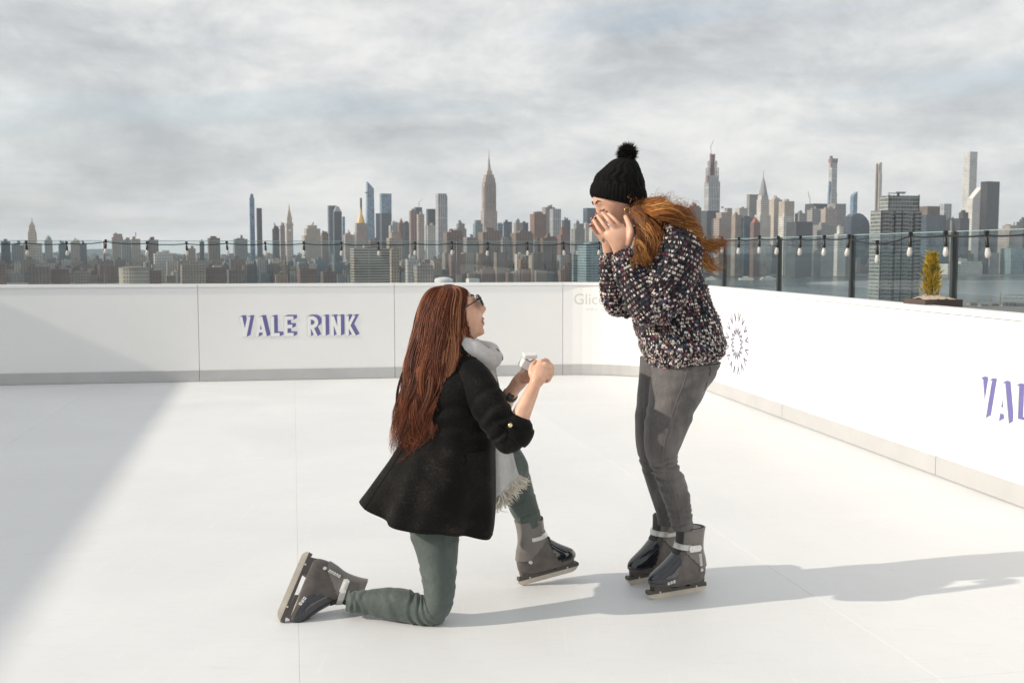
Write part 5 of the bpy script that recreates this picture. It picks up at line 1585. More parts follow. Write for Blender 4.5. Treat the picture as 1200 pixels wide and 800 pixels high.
# fabrics -----------------------------------------------------------
def denim_mat(name, lo, hi, rough=0.8):
    m, n, l, b = newmat(name); nt = m.node_tree
    co = ncoord(nt)
    mpd = n.new('ShaderNodeMapping'); mpd.inputs['Scale'].default_value = (1.6, 1.6, 0.45); l.new(co, mpd.inputs[0])
    a = nnoise(nt, 9, 6, 0.6, mpd.outputs[0], 0.4); w = nnoise(nt, 260, 3, 0.7, co)
    f_ = nmath(nt, 'ADD', nmath(nt, 'MULTIPLY', a, 0.75), nmath(nt, 'MULTIPLY', w, 0.25))
    l.new(nramp(nt, f_, [(0.36, lo), (0.64, hi)]), b.inputs['Base Color'])
    b.inputs['Roughness'].default_value = rough
    b.inputs['Sheen Weight'].default_value = 0.15
    wr = nnoise(nt, 26, 4, 0.55, co, 0.6)
    h = nmath(nt, 'ADD', nmath(nt, 'MULTIPLY', w, 0.12), wr)
    nbump(nt, h, 0.6, 0.008, b)
    return m
M_JEAN = denim_mat('washed grey denim', (0.062, 0.057, 0.057), (0.155, 0.143, 0.141))
M_GREEN = denim_mat('dark green trousers', (0.050, 0.070, 0.062), (0.085, 0.108, 0.098), 0.7)
def coat_mat():
    m, n, l, b = newmat('black wool coat'); nt = m.node_tree
    co = ncoord(nt)
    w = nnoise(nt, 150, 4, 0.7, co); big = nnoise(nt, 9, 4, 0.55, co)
    l.new(nramp(nt, nmath(nt, 'ADD', nmath(nt, 'MULTIPLY', w, 0.5), nmath(nt, 'MULTIPLY', big, 0.5)), [(0.46, (0.0035, 0.0032, 0.0032)), (0.56, (0.0095, 0.0085, 0.008)), (0.68, (0.034, 0.026, 0.021))]), b.inputs['Base Color'])  # brown top stop: patches of warm sunlit sheen put into the base colour
    b.inputs['Roughness'].default_value = 0.75
    b.inputs['Sheen Weight'].default_value = 0.06; b.inputs['Sheen Roughness'].default_value = 0.35
    b.inputs['Specular IOR Level'].default_value = 0.15
    nbump(nt, nmath(nt, 'ADD', w, nmath(nt, 'MULTIPLY', big, 1.2)), 0.55, 0.004, b)
    return m
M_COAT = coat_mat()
M_SCARF = mat('light grey scarf', (0.52, 0.515, 0.51), 0.9, 0.10, 40, bump=0.5, bscale=220, bdist=0.002, sheen=0.3)
M_FRINGE = mat('cream fringe yarn', (0.62, 0.58, 0.50), 0.9, 0.08, 60)
def crease(g, spots):
    """press folds into a tube grid: (row fraction, amplitude m, width fraction, angular phase)"""
    nv, nu = g.shape[:2]
    c = g.mean(1, keepdims=True)
    d = g - c
    ln = np.linalg.norm(d, axis=2, keepdims=True) + 1e-9
    u = np.linspace(0, 2 * math.pi, nu, endpoint=False)[None, :]
    v = np.linspace(0, 1, nv)[:, None]
    off = np.zeros((nv, nu))
    for (v0, amp, wd, ph) in spots:
        vv = v0 + 0.02 * np.sin(u * 1.0 + ph) + 0.008 * np.sin(3 * u + ph * 2)
        off += -amp * np.exp(-((v - vv) / wd) ** 2) * (0.45 + 0.55 * np.cos(u - ph) ** 2)
        off += amp * 0.7 * np.exp(-((v - vv - wd * 1.9) / (wd * 1.1)) ** 2) * (0.45 + 0.55 * np.cos(u - ph) ** 2)
    return g + d / ln * off[..., None]

# ------------------------------------------------------------------ the standing person
SB = G(785, 690)
st = thing('person', 'standing person in a knit sweater, grey jeans and black pompom beanie, hands over mouth', 'person', tuple(SB))
HC = W(724.5, 233, 4.135)
f_dir, u_dir = (-0.80, -0.26, -0.50), (-0.46, -0.12, 0.86)
hv, hf, HM = head_shape(HC, f_dir, u_dir, 0.965)
near_fing = [[(729, 268, 4.0), (721.5, 258.5, 3.995), (712, 249.5, 4.025)], [(722.5, 270, 3.995), (714, 259, 3.99), (705, 248.5, 4.03)],
             [(716.5, 273.5, 4.0), (707.5, 263, 4.0), (699.5, 251.5, 4.04)], [(711.5, 279, 4.005), (702.5, 269.5, 4.01), (695, 257, 4.05)]]
VF = [(hv, hf)]
VF.append(grid_mesh(path_grid([(733, 250, 4.14, 0.052), (745, 268, 4.15, 0.050), (762, 285, 4.16, 0.062)], 20, 14), dome=0.6))
VF.append(grid_mesh(ring_grid([(752, 268, 796, 258, 4.16, 0.11), (750, 300, 812, 292, 4.15, 0.15), (750, 345, 818, 335, 4.14, 0.14), (757, 390, 838, 386, 4.14, 0.15), (762, 425, 836, 425, 4.14, 0.15)], 28, 26), dome=0.4))
# arms and hands
VF.append(grid_mesh(path_grid([(728, 299, 4.00, 0.026), (742, 325, 3.975, 0.033), (764, 360, 3.95, 0.041), (772, 366, 3.95, 0.042)], 16, 16), dome=1.0))
VF.append(grid_mesh(path_grid([(770, 366, 3.95, 0.042), (788, 325, 3.97, 0.047), (797, 285, 4.03, 0.055)], 16, 16), dome=1.0))
VF.append(grid_mesh(ring_grid([(720, 303, 736, 301, 4.0, 0.020), (717.5, 293, 737, 293, 3.998, 0.019), (712, 282, 739, 282, 3.995, 0.019), (708.5, 274, 736, 271, 3.998, 0.017), (710, 269, 731, 263, 4.003, 0.012)], 20, 16), dome=0.4))
for pts in near_fing: VF.append(chain(pts, [0.0084, 0.0078, 0.0064]))
VF.append(chain([(736, 286, 3.99), (739.5, 273, 3.985), (736.5, 262, 4.0), (733, 254, 4.025)], [0.014, 0.0125, 0.0105, 0.0085]))
far_fing = [[(716, 271, 4.16), (708, 262, 4.16), (703, 254, 4.14)], [(712, 273, 4.165), (703, 263, 4.165), (698, 254.5, 4.13)], [(708, 277, 4.17), (699, 266, 4.17), (693.5, 256.5, 4.125)], [(706, 281, 4.175), (698, 272, 4.175), (692.5, 263.5, 4.13)]]
VF.append(grid_mesh(ring_grid([(708, 303, 722, 303, 4.19, 0.020), (705, 285, 724, 284, 4.185, 0.018), (704, 273, 722, 268, 4.175, 0.013)], 18, 12), dome=0.4))
for pts in far_fing: VF.append(chain(pts, [0.0082, 0.0078, 0.0066]))
VF.append(chain([(722, 285, 4.18), (726, 272, 4.18), (724, 262, 4.17)], [0.013, 0.011, 0.0085]))
VF.append(grid_mesh(path_grid([(715, 303, 4.19, 0.026), (720, 330, 4.215, 0.030), (724, 350, 4.235, 0.028)], 16, 12), dome=1.0))
VF.append(grid_mesh(path_grid([(724, 350, 4.235, 0.028), (755, 325, 4.27, 0.046), (775, 285, 4.26, 0.055)], 16, 12), dome=1.0))
# legs inside the jeans
NLEG = [(760, 424, 846, 424, 4.11, 0.135), (762, 440, 841, 437, 4.09, 0.118), (758, 472, 820, 472, 4.075, 0.098), (754.5, 500, 808, 500, 4.065, 0.086), (754, 518, 800, 519, 4.06, 0.076),
        (756.5, 534, 795, 532, 4.058, 0.066), (762, 548, 796, 546, 4.062, 0.060), (768, 562, 803, 560, 4.07, 0.058), (773, 577, 808, 576, 4.082, 0.056), (779.5, 594, 810.5, 593, 4.098, 0.049), (784.5, 609, 812, 608, 4.108, 0.043), (787, 620, 812.5, 620, 4.112, 0.040)]
FLEG = [(750, 418, 836, 420, 4.185, 0.12), (749, 440, 820, 440, 4.205, 0.11), (745, 480, 800, 478, 4.215, 0.096), (744.5, 510, 788, 508, 4.22, 0.078), (746.5, 528, 784, 526, 4.22, 0.066), (751, 545, 785, 543, 4.222, 0.060),
        (757, 565, 790, 563, 4.232, 0.056), (763.5, 585, 794, 584, 4.245, 0.049), (769, 602, 796, 601, 4.252, 0.043), (771, 614, 796.5, 614, 4.255, 0.040)]
def shrink(rs, k=0.86): return [((a + c) / 2 + (a - c) / 2 * k, (b + d) / 2 + (b - d) / 2 * k, (a + c) / 2 + (c - a) / 2 * k, (b + d) / 2 + (d - b) / 2 * k, e, f_ * k) for a, b, c, d, e, f_ in rs]
VF.append(grid_mesh(ring_grid(shrink(NLEG, 0.84)[:-2], 24, 40), dome=0.3)); VF.append(grid_mesh(ring_grid(shrink(FLEG)[:-2], 24, 40), dome=0.3))
body = remesh('body', VF, 0.0031, 3, M_SKIN, st, SB)
# closed eye with lashes, brow, nails, earring
def head_pt(az, el, r): 
    a, e = R(az), R(el)
    x, y, z = 0.096 * math.cos(e) * math.cos(a), 0.074 * math.cos(e) * math.sin(a), 0.116 * math.sin(e)
    d = Vector((x, y, z)); return d + d.normalized() * r
for sgn in (-1, 1):
    m = MB(); pts = [HC + HM @ head_pt(sgn * a, 1.5 - 2.2 * math.cos(R((a - 21) * 9)), -0.0015) for a in (11, 14, 17, 20, 23, 26, 30)]
    m.tube(pts, [0.0006, 0.0014, 0.0019, 0.0021, 0.0019, 0.0016, 0.0007], 6)
    for i, p in enumerate(pts[1:]):
        o2 = HM @ Vector((0.009, sgn * 0.002 * i * 0.5, -0.005)); m.tube([p, p + o2 * 0.6, p + o2], [0.0009, 0.0006, 0.0002], 4)
    child('eyelash', m, M_LASH, st, SB)
    m = MB(); m.tube([HC + HM @ head_pt(sgn * a, e, 0.0035) for a, e in ((8, 14), (15, 17.5), (23, 19), (32, 16))], [0.0012, 0.0028, 0.0026, 0.0008], 6)
    child('eyebrow', m, M_LASH, st, SB)
for fl, dep in ((near_fing, -0.0085), (far_fing, -0.008)):
    for pts in fl:
        p = W(*pts[-1]); q = W(*pts[-2]); t = (p - q).normalized()
        side = Vector((-0.35, -0.85, 0.25))
        Mx = frame(t, side)
        V, F = ellipsoid(p + t * 0.003 + Mx @ Vector((0, 0, 0.0058)), (0.0062, 0.0046, 0.0024), 6, Mx)
        solid('fingernail', [(V, F)], M_NAIL, st, SB)
m = MB()
ep = W(735, 247, 4.055)
m.tube([ep + Vector((0.011 * math.cos(q), -0.002, 0.013 * math.sin(q))) for q in np.linspace(0, 6.28, 17)], 0.0012, 6)
child('earring', m, mat('gold earring', (0.75, 0.55, 0.25), 0.25, 0.05, metal=1.0), st, SB)
# jeans
gn = crease(ring_grid(shrink(NLEG, 0.965), 64, 110), [(0.47, 0.004, 0.010, 4.6), (0.50, 0.006, 0.010, 4.2), (0.545, 0.007, 0.010, 5.6), (0.575, 0.006, 0.009, 0.2), (0.60, 0.005, 0.010, 3.6), (0.80, 0.004, 0.009, 4.0), (0.84, 0.005, 0.009, 4.8), (0.88, 0.005, 0.009, 5.5), (0.93, 0.005, 0.009, 4.4), (0.16, 0.006, 0.016, 5.2), (0.22, 0.005, 0.014, 3.6), (0.08, 0.006, 0.016, 3.9), (0.70, 0.004, 0.014, 0.6)])
gf = crease(ring_grid(FLEG, 64, 100), [(0.50, 0.0035, 0.013, 3.3), (0.56, 0.0035, 0.013, 4.2), (0.86, 0.003, 0.012, 4.4), (0.2, 0.004, 0.02, 4.0)])
jeans = solid('jeans', [grid_mesh(gn), grid_mesh(gf)], M_JEAN, st, SB)
m = MB()
for g_, k in ((gn, 47), (gf, 47)):
    m.tube([Vector(p) for p in g_[6:106:2, k]], 0.0016, 5)
child('seam', m, mat('denim seam', (0.15, 0.136, 0.13), 0.8), jeans, (0, 0, 0))
pk = MB(); pk.tube([Vector(g_) + Vector((0, -0.001, 0)) for g_ in (gn[2, 54], gn[7, 55], gn[13, 56], gn[15, 58])], 0.002, 5)
child('pocket_edge', pk, mat('pocket seam', (0.05, 0.046, 0.045), 0.85), jeans, (0, 0, 0))

# sweater: dark base with knitted stitches in many colours
M_KNIT0 = mat('dark knit ground', (0.018, 0.017, 0.022), 0.95, 0.2, 60, bump=0.6, bscale=120, bdist=0.004)
M_YARN = mat_tint('flecked yarn', 0.9, 0.15, 0.5, 400, 0.001, 0.15)
SW_T = ring_grid([(758, 262, 786, 246, 4.15, 0.075), (749, 276, 800, 257, 4.145, 0.14), (744, 290, 811, 275, 4.14, 0.178), (740, 315, 818, 303, 4.14, 0.185), (738, 345, 825, 333, 4.14, 0.185), (741, 370, 835, 359, 4.14, 0.182),
                  (747, 392, 844.5, 385, 4.135, 0.182), (752, 408, 848, 402, 4.13, 0.180), (757, 420, 846.5, 412, 4.13, 0.172), (763, 428, 842, 417.5, 4.13, 0.160)], 64, 90, 2.25)
SW_T = crease(SW_T, [(0.56, 0.007, 0.03, 4.6), (0.70, 0.006, 0.03, 3.9), (0.42, 0.007, 0.03, 5.2), (0.85, 0.006, 0.025, 4.4)])
SW_F = path_grid([(727.5, 297, 4.0, 0.036), (731, 304, 3.993, 0.045), (738, 318, 3.98, 0.057), (749, 338, 3.965, 0.068), (762, 357, 3.95, 0.074), (770, 367, 3.945, 0.062), (774.5, 372.5, 3.943, 0.040), (776, 375, 3.943, 0.010)], 40, 60)
SW_U = path_grid([(763, 377, 3.95, 0.010), (764.5, 373, 3.948, 0.048), (769, 361, 3.945, 0.070), (777, 345, 3.95, 0.082), (788, 320, 3.965, 0.09), (795, 295, 3.99, 0.092), (796, 275, 4.04, 0.085)], 40, 44)
SW_FF = path_grid([(715, 296, 4.19, 0.034), (717, 306, 4.195, 0.046), (720, 325, 4.21, 0.056), (722.5, 343, 4.225, 0.060), (724.5, 357, 4.235, 0.052), (725.5, 366, 4.24, 0.036), (726, 370, 4.24, 0.008)], 40, 50)
SW_FU = path_grid([(724, 360, 4.24, 0.055), (742, 342, 4.26, 0.074), (762, 310, 4.27, 0.085), (778, 280, 4.24, 0.085)], 36, 40)
SW_C = ring_grid([(736, 268, 768, 252, 4.12, 0.066), (741, 275, 780, 257, 4.128, 0.088), (746, 286, 796, 266, 4.14, 0.125)], 40, 16)
parts_sw = [(SW_C, 0.0), (SW_T, 0.0), (SW_F, 1.0), (SW_U, 1.0), (SW_FF, 1.0), (SW_FU, 1.0)]
sw = solid('sweater', [grid_mesh(g_, dome=0.15) for g_, dm in parts_sw], M_KNIT0, st, SB)
YP = [((0.010, 0.009, 0.014), .30), ((0.030, 0.028, 0.042), .16), ((0.10, 0.088, 0.10), .10), ((0.70, 0.66, 0.60), .17), ((0.38, 0.30, 0.27), .13), ((0.15, 0.028, 0.042), .07), ((0.045, 0.10, 0.125), .05), ((0.09, 0.065, 0.145), .04), ((0.24, 0.12, 0.12), .05)]
yc = np.array([c for c, p in YP]); yp = np.array([p for c, p in YP]); yp = yp / yp.sum()
def stitches(st_acc, g_, step=0.0092):
    nv, nu = g_.shape[:2]
    ln = np.linalg.norm(np.diff(g_.mean(1), axis=0), axis=1).sum()
    rows = max(4, int(ln / step))
    G2 = catmull(g_.reshape(nv, -1), rows).reshape(rows, nu, 3)
    for i in range(rows):
        row = np.vstack([G2[i], G2[i, :1]])
        sd = np.linalg.norm(np.diff(row, axis=0), axis=1); cum = np.concatenate([[0], np.cumsum(sd)])
        cnt = max(6, int(cum[-1] / (step * 0.92)))
        s_ = np.linspace(0, cum[-1], cnt, endpoint=False) + (i % 2) * 0.3 * step
        P = np.stack([np.interp(s_ % cum[-1], cum, row[:, a]) for a in range(3)], 1)
        c = row[:-1].mean(0)
        T = np.roll(P, -1, 0) - np.roll(P, 1, 0); T /= np.linalg.norm(T, axis=1)[:, None] + 1e-9
        ax = (G2[min(i + 1, rows - 1)] - G2[max(i - 1, 0)]).mean(0); ax /= np.linalg.norm(ax) + 1e-9
        N = np.cross(T, ax); N /= np.linalg.norm(N, axis=1)[:, None] + 1e-9
        sg = np.sign(((P - c) * N).sum(1)); N *= sg[:, None]
        col = None
        run = 0
        for k in range(cnt):
            if run <= 0:
                col = yc[rng.choice(len(yc), p=yp)]; run = 1
            run -= 1
            for sgn in (-1, 1):
                cc = (col if rng.random() < 0.75 else yc[rng.choice(len(yc), p=yp)]) * rng.uniform(0.7, 1.25)
                d0 = ax * 0.80 * step + T[k] * sgn * 0.40 * step
                ctr = P[k] + T[k] * sgn * step * 0.22 + N[k] * (0.0018 + rng.normal(0, 0.0010))
                st_acc.append((ctr, d0 * rng.uniform(0.9, 1.15), N[k], cc))
acc = []
for g_, dm in parts_sw: stitches(acc, g_)
def build_stitches(acc, name, mt, parent, base, wd=0.0026):
    n = len(acc)
    C = np.array([a[0] for a in acc]); D_ = np.array([a[1] for a in acc]); N = np.array([a[2] for a in acc]); K_ = np.array([a[3] for a in acc])
    S_ = np.cross(D_, N); S_ /= np.linalg.norm(S_, axis=1)[:, None] + 1e-9
    w = wd
    offs = [(-1.0, 0, 0.0), (-0.45, 1, 0.0), (-0.45, 0, 1.0), (-0.45, -1, 0.0), (0.45, 1, 0.0), (0.45, 0, 1.0), (0.45, -1, 0.0), (1.0, 0, 0.0)]
    V = np.stack([C + D_ * a * 0.75 + S_ * b * w + N * (c * w * 1.1 - 0.0008) for a, b, c in offs], 1).reshape(-1, 3)
    tri = [(0, 2, 1), (0, 3, 2), (1, 2, 5), (1, 5, 4), (2, 3, 6), (2, 6, 5), (4, 5, 7), (5, 6, 7)]
    F = (np.arange(n)[:, None, None] * 8 + np.array(tri)[None]).reshape(-1, 3)
    me = bpy.data.meshes.new(name)
    me.vertices.add(len(V)); me.vertices.foreach_set('co', V.ravel())
    me.loops.add(len(F) * 3); me.loops.foreach_set('vertex_index', F.ravel().astype(np.int32))
    me.polygons.add(len(F)); me.polygons.foreach_set('loop_start', np.arange(0, len(F) * 3, 3, dtype=np.int32))
    me.polygons.foreach_set('use_smooth', [True] * len(F))
    me.update(calc_edges=True)
    ca = me.color_attributes.new('tint', 'FLOAT_COLOR', 'CORNER')
    Cc = np.repeat(K_, len(tri) * 3, axis=0)
    ca.data.foreach_set('color', np.concatenate([Cc, np.ones((len(Cc), 1))], 1).ravel())
    o = link(name, me, mt, parent)
    o['kind'] = 'stuff'
    return o
build_stitches(acc, 'knit_stitches', M_YARN, sw, SB)
# loose fuzz on the knit
fz = Strands()
for a in [acc[i] for i in rng.choice(len(acc), 7000, replace=False)]:
    p = np.array(a[0]); d = np.array(a[2]) * rng.uniform(0.002, 0.008) + rng.normal(0, 0.006, 3)
    fz.add(np.stack([p, p + d * 0.5, p + d + rng.normal(0, 0.003, 3)]), 0.0006, a[3])
o = fz.build('yarn_fuzz', sw, (0, 0, 0), M_YARN); o['kind'] = 'stuff'

# beanie
M_WOOL = mat('black wool', (0.0065, 0.006, 0.006), 0.85, 0.25, 60, bump=0.5, bscale=260, bdist=0.002, spec=0.12)
hg = ring_grid([(694.5, 231.5, 755, 245, 4.135, 0.084), (692.5, 226.5, 757, 239, 4.135, 0.092), (693, 220, 757, 231, 4.135, 0.096), (695.5, 213, 755.5, 221, 4.135, 0.096), (699, 204.5, 754, 210.5, 4.135, 0.094),
                (707, 197, 751, 201.5, 4.135, 0.082), (714.5, 190, 748.5, 194, 4.135, 0.066), (720, 186.5, 746, 189.5, 4.135, 0.05), (727, 184.5, 741, 186.5, 4.135, 0.024)], 240, 110, 2.1)
c = hg.mean(1, keepdims=True); d = hg - c
u = np.linspace(0, 2 * math.pi, 240, endpoint=False)[None, :]; v = np.linspace(0, 1, 110)[:, None]
brim = np.clip((0.36 - v) / 0.02, 0, 1)
rib = 0.030 * (np.abs(np.cos(u * 24)) ** 0.8 - 0.5)
cab = 0.040 * (np.abs(np.cos(u * 7 + 0.55 * np.sin(v * 30))) ** 0.7 - 0.5) + 0.020 * np.cos(u * 21 + 1.2 * np.sin(v * 30)) + 0.008 * np.cos(v * 120)
hg = c + d * (1 + (brim * (rib + 0.03) + (1 - brim) * cab * np.clip((1 - v) * 3, 0, 1)))[..., None]
hat = solid('beanie', [grid_mesh(hg)], M_WOOL, st, SB)
pp = Strands(); PC = np.array(W(735, 180, 4.135))
for k in range(2600):
    d = rng.normal(0, 1, 3); d /= np.linalg.norm(d)
    L_ = 0.040 * rng.uniform(0.80, 1.06)
    j = rng.normal(0, 0.006, 3)
    cc = np.array((0.012, 0.011, 0.011)) * rng.uniform(0.6, 1.8)
    pp.add(np.stack([PC + d * 0.006, PC + d * L_ * 0.6 + j * 0.4, PC + d * L_ + j]), 0.0016, cc)
V, F = ellipsoid(PC, (0.030, 0.030, 0.029), 12)
pom = solid('pompom', [(V, F)], M_WOOL, hat, (0, 0, 0))
o = pp.build('pompom_fibres', pom, (0, 0, 0)); o['kind'] = 'stuff'

# windblown ginger hair
GING = [(0.19, 0.062, 0.016), (0.31, 0.115, 0.028), (0.44, 0.185, 0.05), (0.25, 0.085, 0.02), (0.10, 0.033, 0.010), (0.56, 0.28, 0.09)]
hs = Strands()
def clump(ctrl, count, spread, curl=0.0, wid=0.0013, length=(0.7, 1.05), tip=1.0, freq=3.0, pal=GING, nseg=26, flow=0.006):
    A = np.array([[*W(p[0], p[1], p[2])] for p in ctrl])
    ph0 = rng.uniform(0, 6.28)
    base_c = np.array(pal[rng.integers(len(pal))])
    for k in range(count):
        n = nseg
        P = catmull(A, n)
        t = np.linspace(0, 1, n)
        T = np.gradient(P, axis=0); T /= np.linalg.norm(T, axis=1)[:, None] + 1e-9
        a = np.cross(T, [0, 1.0, 0]); a /= np.linalg.norm(a, axis=1)[:, None] + 1e-9
        b = np.cross(T, a)
        q = rng.uniform(0, 6.28); rr = spread * math.sqrt(rng.uniform(0, 1))
        env = np.interp(t, [0, 0.25, 0.7, 1], [0.8, 1.0, 0.75, tip])
        sw_ = curl * np.sin(t * 6.28 * freq + ph0 + rng.normal(0, 0.35)) * np.interp(t, [0, 0.3, 1], [0.1, 1, 1.1])
        sw2 = curl * np.cos(t * 6.28 * freq + ph0 + rng.normal(0, 0.35)) * np.interp(t, [0, 0.3, 1], [0.1, 0.8, 0.9])
        P = P + a * (math.cos(q) * rr * env + sw_)[:, None] + b * (math.sin(q) * rr * env + sw2)[:, None] + smooth_noise(n, flow) * t[:, None]
        m_ = max(6, int(n * rng.uniform(*length))); P = P[:m_] if m_ <= n else P
        cc = (base_c * 0.72 + np.array(pal[rng.integers(len(pal))]) * 0.28) * rng.uniform(0.75, 1.25)
        hs.add(P, wid * rng.uniform(0.6, 1.3), cc)
# bulk behind the ear falling over the near shoulder
for i in range(15):
    x0, y0 = 741 + i * 1.1, 243 + rng.uniform(-2, 5)
    e = rng.uniform(0, 1)
    clump([(x0, y0, 4.07), (x0 + 6 + 6 * e, y0 + 10, 4.02), (x0 + 9 + 12 * e, y0 + 26, 3.965), (x0 + 8 + 10 * e, y0 + 42, 3.935), (x0 + 3 + 5 * e, y0 + 54, 3.925), (x0 + 1, y0 + 64 + 4 * e, 3.935)], 44, 0.010, 0.015, 0.0012, (0.65, 1.0), 0.7, 1.9, flow=0.010)
for i in range(9):                                                    # curls hanging in front of the shoulder
    x0 = 747 + i * 1.6
    clump([(x0, 262, 4.0), (x0 + 4, 276, 3.95), (x0 + 4 - i * 0.4, 290, 3.92), (x0 - 1, 303, 3.91), (x0 - 3, 313, 3.92)], 36, 0.006, 0.016, 0.0012, (0.75, 1.0), 0.9, 2.0, flow=0.009)
# hair over the collar and back
for i in range(16):
    e = i / 15
    clump([(752 + 3 * e, 241 + 4 * e, 4.08 - 0.05 * e), (767 + 4 * e, 237 + 12 * e, 4.02 - 0.07 * e), (785 + 4 * e, 242 + 14 * e, 3.98 - 0.06 * e), (802, 254 + 16 * e, 3.955), (815, 269 + 13 * e, 3.955), (825, 284 + 8 * e, 3.96)], 44, 0.014, 0.015, 0.0012, (0.6, 1.0), 1.0, 2.0, flow=0.012)
# the tail blown out to the right
for i in range(10):
    e = i / 9
    clump([(790, 250 + 12 * e, 3.955), (808, 264 + 10 * e, 3.95), (819, 279 + 8 * e, 3.955), (830, 286 + 5 * e, 3.96), (841, 284 + 6 * e, 3.965), (854, 284 + rng.uniform(-3, 5), 3.97)], 34, 0.009, 0.005, 0.0011, (0.6, 1.05), 1.5, 1.3, flow=0.012)
for i in range(8):
    e = i / 7
    clump([(804, 262 + 8 * e, 3.96), (815, 280 + 6 * e, 3.955), (821, 296 + 5 * e, 3.96), (829, 308 + 3 * e, 3.965), (838, 313, 3.97), (848, 308 + rng.uniform(-5, 8), 3.97)], 30, 0.008, 0.005, 0.0011, (0.55, 1.05), 1.6, 1.3, flow=0.014)
# flyaways
for i in range(110):
    x0 = rng.uniform(758, 800); y0 = 242 + (x0 - 758) * 0.33 + rng.uniform(-3, 6)
    clump([(x0, y0, 4.05), (x0 + rng.uniform(4, 12), y0 - rng.uniform(4, 13), 4.04), (x0 + rng.uniform(8, 22), y0 - rng.uniform(2, 20), 4.05), (x0 + rng.uniform(14, 34), y0 - rng.uniform(-10, 14), 4.06)], 2, 0.004, 0.004, 0.00055, (0.8, 1.0), 1.5, 1.2, flow=0.010)
for i in range(34):
    x0, y0 = rng.uniform(815, 832), rng.uniform(280, 306)
    clump([(x0, y0, 3.97), (x0 + 10, y0 + rng.uniform(-8, 6), 3.97), (x0 + 20, y0 + rng.uniform(-10, 12), 3.97), (x0 + rng.uniform(24, 34), y0 + rng.uniform(-12, 18), 4.05)], 2, 0.004, 0.004, 0.00055, (0.7, 1.0), 1.5, 1.2, flow=0.012)
for i in range(14):                                                   # wisps across the beanie edge
    x0 = rng.uniform(738, 756); y0 = rng.uniform(238, 250)
    clump([(x0, y0, 4.035), (x0 - rng.uniform(-3, 5), y0 - 5, 4.03), (x0 + rng.uniform(-2, 10), y0 - rng.uniform(5, 12), 4.025), (x0 + rng.uniform(4, 16), y0 - rng.uniform(8, 18), 4.02)], 1, 0.003, 0.002, 0.0005, (0.8, 1.0))
hair = hs.build('hair', st, SB)
core = [grid_mesh(path_grid([(747, 243, 4.10, 0.030), (764, 249, 4.06, 0.042), (784, 254, 4.0, 0.038), (802, 266, 3.99, 0.028), (816, 280, 3.99, 0.017), (826, 288, 3.985, 0.008)], 20, 24), dome=0.8),
        grid_mesh(path_grid([(745, 246, 4.08, 0.030), (755, 262, 4.02, 0.036), (764, 282, 3.965, 0.030), (761, 296, 3.945, 0.018)], 18, 20), dome=0.8)]
solid('hair_base', core, mat('dark ginger hair base', (0.12, 0.045, 0.014), 0.7, 0.25, 60, bump=0.5, bscale=120), hair, (0, 0, 0))

# skates of the standing person
hl, tl = G(829, 690.5), G(756, 703)
fw = (tl - hl).normalized()
o1 = (hl + tl) / 2
skate(st, SB, skate_matrix(o1, fw, (0, 0, 1)), True)
fw2 = (fw + Vector((0, -0.10, 0))).normalized()
t2 = G(736.5, 685)
skate(st, SB, skate_matrix(t2 - fw2 * 0.130, fw2, (0, 0, 1)), False)

# ------------------------------------------------------------------ the kneeling person
KB = G(515, 731)
kn = thing('person', 'kneeling person in a black coat with long auburn hair, holding out a ring box', 'person', tuple(KB))
KC = W(533.5, 370, 3.965)
kf, ku = (0.89, 0.12, 0.44), (-0.44, 0.0, 0.90)
hv, hf, KM_ = head_shape(KC, kf, ku, 0.98)
VF = [(hv, hf)]
VF.append(grid_mesh(path_grid([(534, 384, 3.96, 0.050), (537, 405, 3.95, 0.050), (538, 425, 3.94, 0.07)], 20, 14), dome=0.6))
VF.append(grid_mesh(ring_grid([(508, 428, 566, 428, 3.93, 0.10), (497, 455, 572, 455, 3.93, 0.14), (494, 500, 572, 500, 3.93, 0.12), (492, 550, 570, 550, 3.92, 0.14), (490, 585, 568, 585, 3.92, 0.14)], 28, 26), dome=0.4))
# right arm, near: upper arm, bare forearm, hand
VF.append(grid_mesh(path_grid([(552, 440, 3.83, 0.050), (574, 478, 3.775, 0.046), (598, 513, 3.75, 0.042)], 18, 16), dome=1.0))
VF.append(grid_mesh(path_grid([(598, 513, 3.75, 0.042), (606, 497, 3.75, 0.036), (614, 478, 3.755, 0.031), (621, 463, 3.765, 0.0265), (626, 452, 3.775, 0.0220), (629, 446, 3.78, 0.0225)], 18, 22), dome=1.0))
VF.append(grid_mesh(ring_grid([(620.5, 450, 634, 453, 3.78, 0.021), (621.5, 441, 639.5, 446, 3.785, 0.020), (624.5, 432, 643.5, 437, 3.79, 0.020), (628, 425, 643, 428, 3.80, 0.018), (631, 421.5, 640, 423.5, 3.81, 0.012)], 20, 14), dome=0.4))
k_right = [[(634, 424, 3.80), (640, 422.5, 3.825), (643, 427, 3.85), (637, 431, 3.87)], [(639, 427, 3.79), (645.5, 428, 3.81), (646, 434, 3.845), (638, 436, 3.86)],
           [(641, 433, 3.79), (646.5, 435.5, 3.81), (644.5, 441, 3.84), (636, 441, 3.85)], [(640, 440, 3.79), (643.5, 443, 3.81), (640, 446, 3.835), (633, 445, 3.845)]]
for pts in k_right: VF.append(chain(pts, [0.0100, 0.0098, 0.009, 0.0078]))
VF.append(chain([(626, 444, 3.79), (622.5, 436, 3.80), (624, 428, 3.815), (627.5, 424, 3.83)], [0.0135, 0.012, 0.010, 0.0085]))
